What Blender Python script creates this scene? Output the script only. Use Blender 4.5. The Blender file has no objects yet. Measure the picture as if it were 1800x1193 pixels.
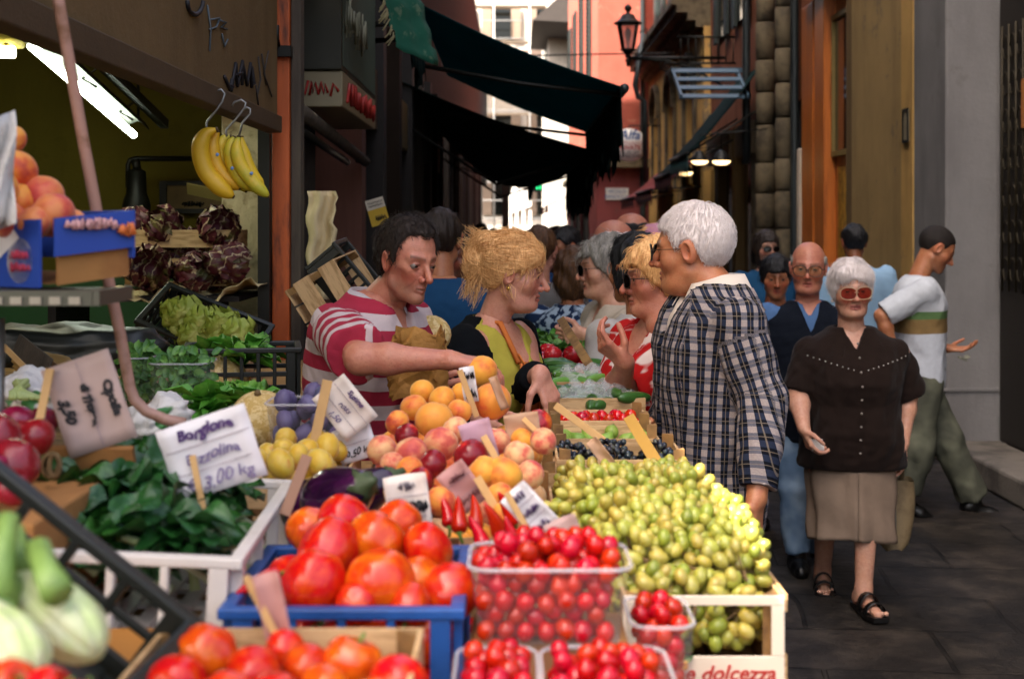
import bpy, math, random
import numpy as np
from mathutils import Vector, Matrix, Euler
random.seed(7); RNG = np.random.default_rng(11)
SC = bpy.context.scene
COL = SC.collection
F = 2400.0; CX = 900.0; HY = 395.0; EYE = 1.65
R = math.radians

def P(px, py, Y):
    """point at depth Y that the photograph shows at pixel (px, py)"""
    return np.array([(px - CX) * Y / F, Y, EYE - (py - HY) * Y / F])

def lin(c):
    if isinstance(c, str):
        c = c.lstrip('#'); c = [int(c[i:i+2], 16) / 255 for i in (0, 2, 4)]
    return tuple((x / 12.92 if x <= .04045 else ((x + .055) / 1.055) ** 2.4) for x in c[:3])

# ---------------------------------------------------------------- objects
def tag(o, label=None, cat=None, group=None, kind=None):
    if label: o['label'] = label
    if cat: o['category'] = cat
    if group: o['group'] = group
    if kind: o['kind'] = kind
    return o

def empty(name, loc=(0, 0, 0), label=None, cat=None, group=None):
    o = bpy.data.objects.new(name, None); COL.objects.link(o)
    o.location = tuple(float(x) for x in loc); o.empty_display_size = .1
    return tag(o, label, cat, group)

def link(name, me, mat=None, parent=None, loc=None):
    o = bpy.data.objects.new(name, me); COL.objects.link(o)
    if mat is not None:
        if len(me.materials): me.materials.clear()
        for m in (mat if isinstance(mat, (list, tuple)) else [mat]): me.materials.append(m)
    if parent is not None:
        o.parent = parent
        o.location = tuple(-np.array(parent.location)) if loc is None else tuple(loc)
        if loc is None and parent.parent is not None:
            o.location = tuple(-np.array(parent.location) - np.array(parent.parent.location))
    elif loc is not None: o.location = tuple(loc)
    return o

def dup(o, loc, rot=None, scale=None, **kw):
    c = o.copy(); COL.objects.link(c); c.location = tuple(float(x) for x in loc)
    if rot is not None: c.rotation_euler = rot
    if scale is not None: c.scale = scale if hasattr(scale, '__len__') else (scale,) * 3
    if kw: tag(c, **kw)
    for ch in o.children:
        d = ch.copy(); COL.objects.link(d); d.parent = c
        for g in ch.children:
            e = g.copy(); COL.objects.link(e); e.parent = d
    return c

class MB:
    """collects shapes into one mesh"""
    def __init__(s): s.v = []; s.f = []; s.m = []; s.mi = 0; s.sm = []
    def add(s, vs, fs, smooth=False):
        b = len(s.v); s.v += [tuple(map(float, v)) for v in vs]
        for f in fs: s.f.append(tuple(i + b for i in f)); s.m.append(s.mi); s.sm.append(smooth)
        return s
    def box(s, c, d, rot=None):
        x, y, z = d[0] / 2, d[1] / 2, d[2] / 2
        vs = [Vector(p) for p in ((-x,-y,-z),(x,-y,-z),(x,y,-z),(-x,y,-z),(-x,-y,z),(x,-y,z),(x,y,z),(-x,y,z))]
        if rot is not None:
            M_ = rot if isinstance(rot, Matrix) else Euler(rot).to_matrix()
            vs = [M_ @ v for v in vs]
        c = Vector(tuple(float(q) for q in c))
        return s.add([v + c for v in vs], [(0,3,2,1),(4,5,6,7),(0,1,5,4),(1,2,6,5),(2,3,7,6),(3,0,4,7)])
    def bx(s, x0, x1, y0, y1, z0, z1):
        return s.box(((x0+x1)/2, (y0+y1)/2, (z0+z1)/2), (abs(x1-x0), abs(y1-y0), abs(z1-z0)))
    def bar(s, a, b, w, t, up=(0, 0, 1)):
        """box from a to b, width w (side), thickness t (up)"""
        a = Vector(tuple(map(float, a))); b = Vector(tuple(map(float, b))); d = b - a; L = d.length
        x = d.normalized(); u = Vector(up)
        y = u.cross(x)
        if y.length < 1e-5: y = Vector((1, 0, 0)).cross(x)
        y.normalize(); z = x.cross(y)
        return s.box((a + b) / 2, (L, w, t), Matrix((x, y, z)).transposed())
    def tube(s, pts, r, n=8, cap=True):
        pts = [Vector(tuple(map(float, p))) for p in pts]
        rs = r if hasattr(r, '__len__') else [r] * len(pts)
        vs = []; fs = []; prev = None
        for i, p in enumerate(pts):
            d = (pts[min(i+1, len(pts)-1)] - pts[max(i-1, 0)]).normalized()
            if prev is None:
                u = Vector((0, 0, 1)) if abs(d.z) < .9 else Vector((1, 0, 0))
                prev = d.cross(u).normalized()
            x = (prev - d * prev.dot(d)).normalized(); y = d.cross(x); prev = x
            for k in range(n):
                a = 2 * math.pi * k / n
                vs.append(p + (x * math.cos(a) + y * math.sin(a)) * rs[i])
        for i in range(len(pts) - 1):
            for k in range(n):
                fs.append((i*n+k, i*n+(k+1) % n, (i+1)*n+(k+1) % n, (i+1)*n+k))
        if cap:
            fs.append(tuple(range(n-1, -1, -1))); fs.append(tuple((len(pts)-1)*n + k for k in range(n)))
        return s.add(vs, fs, True)
    def lathe(s, prof, n=16, c=(0, 0, 0), lobes=None, ax=None):
        vs = []; fs = []
        for (r, z) in prof:
            for k in range(n):
                a = 2 * math.pi * k / n
                q = r * (1 + (lobes(a, z) if lobes else 0))
                v = Vector((q * math.cos(a), q * math.sin(a), z))
                if ax is not None: v = ax @ v
                vs.append(v + Vector(c))
        m = len(prof)
        for i in range(m - 1):
            for k in range(n):
                fs.append((i*n+k, i*n+(k+1) % n, (i+1)*n+(k+1) % n, (i+1)*n+k))
        fs.append(tuple(range(n-1, -1, -1))); fs.append(tuple((m-1)*n + k for k in range(n)))
        return s.add(vs, fs, True)
    def grid(s, pts, nu, nv, smooth=True):
        fs = [(i*nv+j, (i+1)*nv+j, (i+1)*nv+j+1, i*nv+j+1) for i in range(nu-1) for j in range(nv-1)]
        return s.add(pts, fs, smooth)
    def ico(s, c, r, sub=2, M_=None):
        V, Fc = ICO(sub)
        sc = np.array(r if hasattr(r, '__len__') else (r, r, r))
        v = V * sc
        if M_ is not None: v = v @ np.array(M_).T
        return s.add(v + np.array(c), Fc, True)
    def prism(s, poly, d, M_=None, c=(0, 0, 0)):
        """extrude a 2-D polygon (x, z) by d along y, centred"""
        n = len(poly); vs = [Vector((x, -d/2, z)) for x, z in poly] + [Vector((x, d/2, z)) for x, z in poly]
        if M_ is not None: vs = [M_ @ v for v in vs]
        fs = [tuple(range(n)), tuple(range(2*n-1, n-1, -1))] + [(i, i+n, (i+1) % n+n, (i+1) % n) for i in range(n)]
        return s.add([v + Vector(tuple(map(float, c))) for v in vs], fs)
    def mesh(s, name):
        me = bpy.data.meshes.new(name); me.from_pydata(s.v, [], s.f); me.update()
        me.polygons.foreach_set('use_smooth', s.sm); me.polygons.foreach_set('material_index', s.m)
        return me
    def build(s, name, mat=None, parent=None, loc=None, bevel=0, solid=0):
        me = s.mesh(name)
        if loc is not None and parent is None:
            me.transform(Matrix.Translation(-Vector(tuple(map(float, loc)))))
        o = link(name, me, mat, parent, None if parent is not None else loc)
        if solid:
            m = o.modifiers.new('thick', 'SOLIDIFY'); m.thickness = solid; m.offset = 0
        if bevel:
            m = o.modifiers.new('bevel', 'BEVEL'); m.width = bevel; m.segments = 2; m.limit_method = 'ANGLE'; m.angle_limit = .7
        return o

_ico = {}
def ICO(sub):
    if sub not in _ico:
        import bmesh
        bm = bmesh.new(); bmesh.ops.create_icosphere(bm, subdivisions=sub, radius=1)
        bm.verts.ensure_lookup_table()
        _ico[sub] = (np.array([v.co[:] for v in bm.verts]), [tuple(v.index for v in f.verts) for f in bm.faces]); bm.free()
    return _ico[sub]

# ---------------------------------------------------------------- materials
class NT:
    def __init__(s, name):
        s.m = bpy.data.materials.new(name); s.m.use_nodes = True
        s.t = s.m.node_tree; s.t.nodes.clear()
        s.out = s.n('ShaderNodeOutputMaterial')
    def n(s, typ, ins=None, **kw):
        nd = s.t.nodes.new(typ)
        for k, v in kw.items(): setattr(nd, k, v)
        for k, v in (ins or {}).items():
            sk = nd.inputs[k]
            if isinstance(v, bpy.types.NodeSocket): s.t.links.new(v, sk)
            elif isinstance(v, bpy.types.Node): s.t.links.new(v.outputs[0], sk)
            else:
                if sk.type == 'RGBA' and len(v) == 3: v = (*v, 1)
                sk.default_value = v
        return nd
    def coord(s, k='Object'): return s.n('ShaderNodeTexCoord').outputs[k]
    def noise(s, scale, detail=4, vec=None, rough=.55, out='Fac'):
        return s.n('ShaderNodeTexNoise', {'Vector': vec or s.coord(), 'Scale': scale, 'Detail': detail, 'Roughness': rough}).outputs[out]
    def math(s, op, a, b=0.0, c=0.0, clamp=False):
        return s.n('ShaderNodeMath', {0: a, 1: b, 2: c}, operation=op, use_clamp=clamp).outputs[0]
    def mix(s, f, a, b, mode='MIX'):
        nd = s.n('ShaderNodeMix', data_type='RGBA', blend_type=mode)
        for i, v in ((0, f), (6, a), (7, b)):
            if isinstance(v, bpy.types.NodeSocket): s.t.links.new(v, nd.inputs[i])
            else: nd.inputs[i].default_value = v if i == 0 else (*v[:3], 1)
        return nd.outputs[2]
    def ramp(s, f, stops, interp='LINEAR'):
        nd = s.n('ShaderNodeValToRGB', {0: f}); cr = nd.color_ramp; cr.interpolation = interp
        while len(cr.elements) < len(stops): cr.elements.new(.5)
        for e, (p, c) in zip(cr.elements, stops):
            e.position = p; e.color = (*((c, c, c) if isinstance(c, (int, float)) else lin(c) if isinstance(c, str) else c), 1)
        return nd.outputs[0]
    def mapping(s, vec, scale=(1, 1, 1), rot=(0, 0, 0), loc=(0, 0, 0)):
        return s.n('ShaderNodeMapping', {'Vector': vec, 'Scale': scale, 'Rotation': rot, 'Location': loc}).outputs[0]
    def sep(s, v): return s.n('ShaderNodeSeparateXYZ', {0: v}).outputs
    def rand(s): return s.n('ShaderNodeObjectInfo').outputs['Random']
    def attr(s, name, k='Vector'): return s.n('ShaderNodeAttribute', attribute_name=name).outputs[k]
    def hsv(s, col, h=.5, sa=1.0, v=1.0):
        return s.n('ShaderNodeHueSaturation', {'Color': col, 'Hue': h, 'Saturation': sa, 'Value': v}).outputs[0]
    def bump(s, h, strength=.3, dist=.01):
        return s.n('ShaderNodeBump', {'Height': h, 'Strength': strength, 'Distance': dist}).outputs[0]
    def bsdf(s, col, rough=.6, normal=None, **kw):
        ins = {'Base Color': col, 'Roughness': rough}
        if normal is not None: ins['Normal'] = normal
        names = {'metal': 'Metallic', 'spec': 'Specular IOR Level', 'sss': 'Subsurface Weight', 'sheen': 'Sheen Weight', 'coat': 'Coat Weight',
                 'trans': 'Transmission Weight', 'alpha': 'Alpha', 'ior': 'IOR', 'sssr': 'Subsurface Radius', 'ssss': 'Subsurface Scale',
                 'emis': 'Emission Color', 'emit': 'Emission Strength', 'coatr': 'Coat Roughness', 'sheenr': 'Sheen Roughness'}
        for k, v in kw.items(): ins[names[k]] = v
        b = s.n('ShaderNodeBsdfPrincipled', ins)
        s.t.links.new(b.outputs[0], s.out.inputs[0]); return b
    def surf(s, sh): s.t.links.new(sh if isinstance(sh, bpy.types.NodeSocket) else sh.outputs[0], s.out.inputs[0])

_mc = {}
def M(name, col, rough=.6, var=.18, vs=9., bump=0., bs=80., bd=.004, rv=0., hv=0., col2=None, c2s=4., c2w=(.45, .6), stretch=(1, 1, 1), **kw):
    """general material: base colour with noise variation, optional second colour in patches, bump, per-object variation"""
    if name in _mc: return _mc[name]
    t = NT(name); c = lin(col); co = t.mapping(t.coord(), stretch)
    base = t.mix(t.noise(vs, 5, co), tuple(x * (1 - var) for x in c), tuple(min(1, x * (1 + var)) for x in c))
    if col2: base = t.mix(t.ramp(t.noise(c2s, 6, co, .65), [(c2w[0], 0.), (c2w[1], 1.)]), base, lin(col2))
    if rv or hv:
        r = t.rand()
        base = t.hsv(base, t.math('MULTIPLY_ADD', r, hv, .5 - hv / 2), 1., t.math('MULTIPLY_ADD', t.math('FRACT', t.math('MULTIPLY', r, 7.31)), rv, 1 - rv / 2))
    nrm = t.bump(t.noise(bs, 4, co), bump, bd) if bump else None
    t.bsdf(base, rough, nrm, **kw)
    _mc[name] = t.m; return t.m

def lettering(text, size, M4, mat, parent, name='lettering', align='CENTER', wob=.0, shear=0., extr=.0006, bold=0.0, flip=False, spacing=1.0):
    """written words as real geometry; M4 maps text plane (x right, y up, z out) into the world"""
    cu = bpy.data.curves.new(name, 'FONT'); cu.body = text; cu.size = size; cu.align_x = align; cu.align_y = 'CENTER'
    cu.extrude = extr; cu.shear = shear; cu.offset = bold; cu.space_character = spacing; cu.resolution_u = 3
    tmp = bpy.data.objects.new('tmp_text', cu); COL.objects.link(tmp)
    dg = bpy.context.evaluated_depsgraph_get()
    me = bpy.data.meshes.new_from_object(tmp.evaluated_get(dg)); bpy.data.objects.remove(tmp); bpy.data.curves.remove(cu)
    if wob:
        for v in me.vertices:
            x, y = v.co.x, v.co.y
            v.co.y += wob * size * (math.sin(x / size * 2.3 + y / size * 1.1) + .5 * math.sin(x / size * 5.1 + 1))
            v.co.x += wob * size * .6 * math.sin(y / size * 4.7 + x / size * 1.7)
    if flip: me.transform(Matrix.Scale(-1, 4, (1, 0, 0)))
    me.transform(M4)
    return link(name, me, mat, parent)

def frame(o, x, y):
    """4x4 with origin o, x axis x, y axis ~ y, z = x cross y"""
    x = Vector(tuple(map(float, x))).normalized(); y = Vector(tuple(map(float, y))); z = x.cross(y).normalized(); y = z.cross(x)
    m = Matrix((x, y, z)).transposed().to_4x4(); m.translation = Vector(tuple(map(float, o))); return m

# ---------------------------------------------------------------- implicit surfaces
f32 = np.float32
def A3(v): return np.asarray(v, dtype=f32)
def sph(p, c, r): return np.linalg.norm(p - A3(c), axis=1) - r
def ell(p, c, r, Rm=None):
    q = p - A3(c)
    if Rm is not None: q = q @ A3(Rm)
    r = A3(r); k0 = np.linalg.norm(q / r, axis=1); k1 = np.linalg.norm(q / (r * r), axis=1)
    return k0 * (k0 - 1) / np.maximum(k1, 1e-6)
def rc(p, a, b, ra, rb):
    a = A3(a); ba = A3(b) - a; h = np.clip((p - a) @ ba / max(float(ba @ ba), 1e-9), 0, 1)
    return np.linalg.norm(p - a - h[:, None] * ba, axis=1) - (ra + (rb - ra) * h)
def smin(a, b, k):
    if k <= 0: return np.minimum(a, b)
    h = np.maximum(k - np.abs(a - b), 0) / k
    return np.minimum(a, b) - h * h * k * .25
def smax(a, b, k): return -smin(-a, -b, k)

def surfnet(fn, lo, hi, h):
    """blocky sparse surface nets: returns verts (n,3), quads (m,4)"""
    lo = np.array(lo, float); hi = np.array(hi, float); B = 8
    nb = np.ceil((hi - lo) / (h * B)).astype(int) + 1; n = nb * B
    D = np.empty(n, f32)
    bi = np.stack(np.meshgrid(*[np.arange(k) for k in nb], indexing='ij'), -1).reshape(-1, 3)
    d = fn((lo + (bi * B + (B - 1) / 2) * h).astype(f32))
    Dv = D.reshape(nb[0], B, nb[1], B, nb[2], B)
    Dv[bi[:, 0], :, bi[:, 1], :, bi[:, 2], :] = d[:, None, None, None]
    act = bi[np.abs(d) < h * B * 1.9 + .006]
    off = np.stack(np.meshgrid(*[np.arange(B)] * 3, indexing='ij'), -1).reshape(-1, 3)
    for s in range(0, len(act), 1500):
        a = act[s:s+1500]
        g = (a[:, None, :] * B + off[None]).reshape(-1, 3)
        v = fn((lo + g * h).astype(f32)).reshape(len(a), B, B, B)
        Dv[a[:, 0], :, a[:, 1], :, a[:, 2], :] = v
    S = D < 0
    c = [S[i:n[0]-1+i, j:n[1]-1+j, k:n[2]-1+k] for i in (0, 1) for j in (0, 1) for k in (0, 1)]
    anyc = c[0].copy(); allc = c[0].copy()
    for q in c[1:]: anyc |= q; allc &= q
    I = np.argwhere(anyc & ~allc)
    if len(I) == 0: return np.zeros((0, 3)), np.zeros((0, 4), int)
    pos = np.zeros((len(I), 3)); cnt = np.zeros(len(I))
    corners = [np.array((i, j, k)) for i in (0, 1) for j in (0, 1) for k in (0, 1)]
    for a in corners:
        for ax in range(3):
            if a[ax]: continue
            b = a.copy(); b[ax] = 1
            A = I + a; Bq = I + b
            da = D[A[:, 0], A[:, 1], A[:, 2]]; db = D[Bq[:, 0], Bq[:, 1], Bq[:, 2]]
            m = (da < 0) != (db < 0)
            t = np.where(m, da / np.where(np.abs(da - db) < 1e-12, 1, da - db), 0)
            q = A.astype(float); q[:, ax] += t
            pos[m] += q[m]; cnt[m] += 1
    V = lo + pos / cnt[:, None] * h
    idx = np.full(n, -1, np.int32); idx[I[:, 0], I[:, 1], I[:, 2]] = np.arange(len(I))
    Q = []
    for ax in range(3):
        u, w = (ax + 1) % 3, (ax + 2) % 3
        sl0 = [slice(1, k - 1) for k in n]; sl1 = list(sl0); sl1[ax] = slice(2, n[ax])
        s0 = S[tuple(sl0)]; s1 = S[tuple(sl1)]
        E = np.argwhere(s0 != s1) + 1; fl = S[E[:, 0], E[:, 1], E[:, 2]]
        eu = np.zeros(3, int); eu[u] = 1; ew = np.zeros(3, int); ew[w] = 1
        g = lambda e: idx[e[:, 0], e[:, 1], e[:, 2]]
        q = np.stack([g(E - eu - ew), g(E - ew), g(E), g(E - eu)], 1)
        q[~fl] = q[~fl][:, ::-1]; Q.append(q)
    Q = np.concatenate(Q); Q = Q[(Q >= 0).all(1)]
    return V, Q

def np_mesh(name, V, Q, smooth=True):
    me = bpy.data.meshes.new(name)
    me.vertices.add(len(V)); me.vertices.foreach_set('co', np.asarray(V, f32).ravel())
    me.loops.add(Q.size); me.loops.foreach_set('vertex_index', Q.ravel().astype(np.int32))
    me.polygons.add(len(Q)); me.polygons.foreach_set('loop_start', np.arange(0, Q.size, Q.shape[1], dtype=np.int32))
    me.update(calc_edges=True); me.validate()
    if smooth: me.polygons.foreach_set('use_smooth', np.ones(len(me.polygons), bool))
    return me

def relax(V, Q, it=2, lam=.5):
    for _ in range(it):
        S_ = np.zeros_like(V); c = np.zeros(len(V))
        for a, b in ((0, 1), (1, 2), (2, 3), (3, 0)):
            np.add.at(S_, Q[:, a], V[Q[:, b]]); np.add.at(S_, Q[:, b], V[Q[:, a]])
            np.add.at(c, Q[:, a], 1); np.add.at(c, Q[:, b], 1)
        V = V + lam * (S_ / np.maximum(c, 1)[:, None] - V)
    return V

def vnormals(V, Q):
    n = np.cross(V[Q[:, 2]] - V[Q[:, 0]], V[Q[:, 3]] - V[Q[:, 1]]); N = np.zeros_like(V)
    for k in range(4): np.add.at(N, Q[:, k], n)
    return N / np.maximum(np.linalg.norm(N, axis=1, keepdims=True), 1e-12)

_waves = [(RNG.normal(size=3), RNG.uniform(0, 6.28)) for _ in range(40)]
def wob(V, freq, seed=0, n=7):
    """smooth pseudo noise in about -1..1"""
    s = np.zeros(len(V))
    for k in range(n):
        w, ph = _waves[(seed * 5 + k) % 40]
        s += np.sin(V @ (w * freq * (.6 + .25 * k)) + ph + 1.3 * np.sin(V @ (_waves[(seed + k + 11) % 40][0] * freq * .5)))
    return s / n * 1.6

def vattr(me, name, arr):
    arr = np.asarray(arr, f32)
    if arr.shape[1] == 3 and name != 'cuv': arr = np.concatenate([arr, np.ones((len(arr), 1), f32)], 1)
    if name == 'cuv':
        a = me.attributes.new(name, 'FLOAT_VECTOR', 'POINT'); a.data.foreach_set('vector', arr.ravel())
    else:
        a = me.color_attributes.new(name, 'FLOAT_COLOR', 'POINT'); a.data.foreach_set('color', arr.ravel())
# ================================================================= camera, light
cam = bpy.data.cameras.new('camera'); co = bpy.data.objects.new('camera', cam); COL.objects.link(co)
co.location = (0, 0, EYE); co.rotation_euler = (R(90), 0, 0)
cam.sensor_width = 36; cam.lens = 48; cam.shift_y = -201.5 / 1800; cam.clip_start = .05; cam.clip_end = 500
cam.dof.use_dof = True; cam.dof.focus_distance = 3.75; cam.dof.aperture_fstop = 4.9
SC.camera = co
SUN = Vector((-.50, -.40, .86)).normalized()
w = bpy.data.worlds.new('World'); SC.world = w; w.use_nodes = True
nt = w.node_tree; bg = nt.nodes['Background']
sky = nt.nodes.new('ShaderNodeTexSky'); sky.sky_type = 'NISHITA'; sky.sun_disc = False
sky.sun_elevation = math.asin(SUN.z); sky.sun_rotation = math.atan2(SUN.x, SUN.y)
sky.air_density = 1.0; sky.dust_density = 8.0; sky.ozone_density = .2
nt.links.new(sky.outputs[0], bg.inputs[0]); bg.inputs[1].default_value = .13
sl = bpy.data.lights.new('sun', 'SUN'); sl.energy = 5.0; sl.angle = R(.5); sl.color = (1, .93, .82)
so = bpy.data.objects.new('sun', sl); COL.objects.link(so); so.location = SUN * 30
so.rotation_euler = SUN.to_track_quat('Z', 'Y').to_euler()
vs = SC.view_settings; vs.view_transform = 'Standard'; vs.look = 'None'; vs.gamma = 1; vs.exposure = 2.2
SC.cycles.max_bounces = 7; SC.cycles.diffuse_bounces = 4; SC.cycles.transparent_max_bounces = 14; SC.cycles.transmission_bounces = 6
SC.cycles.use_denoising = True; SC.cycles.caustics_reflective = False; SC.cycles.caustics_refractive = False
SC.cycles.sample_clamp_indirect = 6

# ================================================================= materials of the setting
def paving():
    t = NT('stone paving'); co = t.coord()
    wv = t.n('ShaderNodeVectorMath', {0: co, 1: t.n('ShaderNodeVectorMath', {0: t.noise(1.1, 3, co, out='Color'), 1: (.12, .12, 0)}, operation='MULTIPLY')}, operation='ADD').outputs[0]
    wv = t.mapping(wv, rot=(0, 0, R(4)))
    br = t.n('ShaderNodeTexBrick', {'Vector': wv, 'Color1': (*lin('#2b2623'), 1), 'Color2': (*lin('#1c1a18'), 1), 'Mortar': (*lin('#0e0c0b'), 1), 'Scale': 1.0,
             'Mortar Size': .010, 'Mortar Smooth': .35, 'Bias': 0., 'Brick Width': .86, 'Row Height': .52}, offset=.43)
    c = t.mix(t.ramp(t.noise(5, 7, co, .7), [(.45, .0), (.75, .7)]), br.outputs[0], lin('#5a5046'))
    c = t.mix(t.ramp(t.noise(1.3, 5, co), [(.42, .0), (.62, .75)]), c, lin('#1a1715'))
    h = t.math('ADD', t.math('MULTIPLY', br.outputs[1], -1.3), t.math('MULTIPLY', t.noise(16, 7, co, .7), .7))
    t.bsdf(c, t.math('MULTIPLY_ADD', t.noise(7, 4, co), .4, .38), t.bump(h, 1., .02), spec=.2)
    return t.m

def plaster(name, col, stain='#4a3a28', low='#6b6358', amt=.5, rough=.85):
    t = NT(name); co = t.coord()
    c = t.mix(t.noise(2.2, 6, co, .65), tuple(x * .72 for x in lin(col)), tuple(min(1, x * 1.22) for x in lin(col)))
    streak = t.noise(3.0, 5, t.mapping(co, (1.1, 1.1, .2)), .65)
    c = t.mix(t.ramp(streak, [(.48, 0.), (.74, amt)]), c, lin(stain))
    c = t.mix(t.ramp(t.noise(1.7, 8, co, .72), [(.58, 0.), (.61, min(1, amt * 1.5))]), c, lin(low))
    t.bsdf(c, rough, t.bump(t.noise(38, 6, co, .7), .35, .012), spec=.12)
    return t.m

M_ochre = plaster('ochre plaster', '#a88c5e', amt=.3); M_ochre2 = plaster('pale ochre plaster', '#c69f60')
M_grey = plaster('grey paint', '#83807f', '#5c5858', '#75716f', .45, .75)
M_pink = plaster('salmon plaster', '#a85a4c', '#8a4a3c', '#b9806c', .35)
M_redw = plaster('rose plaster', '#96504e', '#5a2e2e', '#80504e', .4)
M_brown = plaster('russet plaster', '#80503c', '#3e281e', '#6a4636', .5)
M_olive = plaster('olive interior paint', '#6e6426', '#4a4418', '#605820', .35)
M_tan = plaster('tan plaster', '#755f40', '#4c3c28', '#766448', .45)
M_white = plaster('sunlit cream plaster', '#cfc7bc', '#b4a99a', '#c2b8ab', .4)
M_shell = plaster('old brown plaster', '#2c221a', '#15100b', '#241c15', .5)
M_stone = M('weathered stone', '#6a5e48', .85, .2, 5, .25, 30, .012, col2='#403729', c2s=3)
M_step = M('worn grey stone', '#6d655c', .8, .3, 6, .4, 40, .01, col2='#4a443d', c2s=3)
M_orange = M('orange varnished wood', '#bf6a26', .42, .3, 3, .2, 30, .004, stretch=(6, 6, .5), col2='#7e3d12', c2s=5, c2w=(.5, .75))
M_rust = M('rust orange painted steel', '#b4531f', .6, .25, 6, .3, 50, .004, stretch=(3, 3, .6), col2='#5a2a16', c2s=4, c2w=(.52, .66))
M_dwood = M('dark old wood', '#1d1610', .7, .4, 4, .4, 40, .005, stretch=(5, 5, .5))
M_gwood = M('weathered grey wood', '#4a4034', .8, .35, 5, .4, 40, .005, stretch=(5, 5, .5), col2='#3a3228')
M_black = M('black iron', '#14140f', .5, .2, 20, .2, 60, .002, metal=.4)
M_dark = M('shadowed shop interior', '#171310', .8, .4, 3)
M_glass = M('dark window glass', '#0d0f0e', .08, .1, 3, spec=.6)
def canvas(name, col, col2, k):
    t = NT(name); co = t.coord(); c = t.mix(t.noise(2.4, 5, t.mapping(co, (1, .4, 1)), .6), lin(col), lin(col2)); c = t.mix(t.ramp(t.noise(9, 6, co, .7), [(.55, 0.), (.75, .4)]), c, lin('#3c4a44'))
    nb_ = t.bump(t.noise(150, 2, co), .2, .002); t.surf(t.n('ShaderNodeMixShader', {0: k, 1: t.n('ShaderNodeBsdfPrincipled', {'Base Color': c, 'Roughness': .85, 'Normal': nb_, 'Specular IOR Level': .2}), 2: t.n('ShaderNodeBsdfTranslucent', {0: c})})); return t.m
M_teal = canvas('dark teal awning canvas', '#225f63', '#16464a', .6); M_awnu = canvas('black green awning canvas', '#143434', '#0c2020', .4)

M_green = M('green awning canvas', '#1d6652', .85, .3, 6, .25, 120, .003, col2='#6c8a70', c2s=14, c2w=(.58, .68))
M_redawn = M('dull red awning canvas', '#7a2b28', .85, .2, 5)
M_shut = M('dark green shutter paint', '#26302e', .7, .2, 6)
M_blue = M('slate blue painted metal', '#4d6577', .5, .2, 6)
M_metal = M('galvanised metal', '#8b8b88', .4, .2, 12, metal=.7)
M_copper = M('grey zinc pipe', '#3e4446', .45, .2, 12, metal=.6)
M_roof = M('dark roof tiles', '#3a332f', .9, .3, 14, .6, 20, .03)
M_cream = M('cream sign enamel', '#8f8263', .5, .12, 6)
M_ink = M('black marker ink', '#141218', .6, .1)
M_purp = M('violet marker ink', '#4c3266', .7, .25, 60)
M_red = M('red sign paint', '#b02a22', .6, .2, 20)
M_bluep = M('blue sign paint', '#2a58a0', .6, .15, 20)
M_wht = M('white enamel', '#ebe9e4', .4, .06, 5)
def emit(name, col, k):
    t = NT(name); t.surf(t.n('ShaderNodeEmission', {'Color': (*lin(col), 1), 'Strength': k})); return t.m
M_tube = emit('lit fluorescent tube', '#f2ffe8', 9.5); M_warm = emit('lit warm lamp', '#ffd090', 1.2); M_ledg = emit('green light letters', '#2ee88a', .55)

# ================================================================= ground
mb = MB(); mb.add([(-30, -25, 0), (30, -25, 0), (30, 140, 0), (-30, 140, 0)], [(0, 1, 2, 3)])
tag(mb.build('street', paving()), 'dark worn stone slab paving of the narrow street', 'street', kind='structure')

# ================================================================= right side buildings
FX = 3.0
def part(name, mat, parent, boxes, bevel=0):
    if name in ('shutter', 'post', 'leg', 'pillar', 'shop_pillar', 'shop_window', 'window', 'shop_board', 'bracket') and len(boxes) > 1: return [part(name, mat, parent, [q], bevel) for q in boxes][0]
    m = MB()
    for b in boxes: m.bx(*b)
    return m.build(name, mat, parent, bevel=bevel)

b = empty('grey_building', (3.4, 8, 0), 'grey painted building corner with dark grille doorway beside the street', 'building')
part('pier', M_grey, b, [(3.0, 3.42, 9.45, 10.2, .14, 9.5)], .015)
part('plinth', M_step, b, [(2.97, 3.45, 9.42, 10.19, 0, .14)], .012)
part('string_course', M_grey, b, [(2.985, 3.41, 9.435, 9.6, .50, .52)])
part('wall', M_shell, b, [(3.42, 6, 1.6, 9.449, 0, 12), (3.425, 6, 9.45, 10.2, 0, 12)])  # long near run beyond view added to block sky from the right
d = part('doorway', M_dwood, b, [(3.36, 3.418, 7.3, 9.40, .17, 3.2)])
m = MB()
for i in range(16): m.tube([(3.345, 7.4 + i * .128, 1.2), (3.345, 7.4 + i * .128, 3.0)], .008, 6)
for j in range(7):
    for i in range(15): m.tube([(3.345, 7.46 + i*.128 + .05*math.cos(a), 1.35 + j*.25 + .08*math.sin(a)) for a in np.linspace(0, 6.28, 9)], .005, 5)
m.build('grille', M('dull bronze grille', '#2e2614', .5, .2, metal=.4), d)
tag(part('door_step', M_step, None, [(2.95, 3.355, 7.3, 9.38, 0, .17)], .02), 'worn grey stone step below the dark grille doorway', 'step')
m = MB(); m.bx(3.33, 3.35, 8.72, 8.93, 1.6 + .68, 1.6 + 1.0); tag(m.build('wall_notice', M('tan notice', '#b8743c', .6)), 'small tan notice fixed on the dark doorway at street edge', 'notice')
# bolts and holes in the pier
for (y, z) in ((9.43, 2.02), (9.44, 1.64)):
    pass

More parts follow.
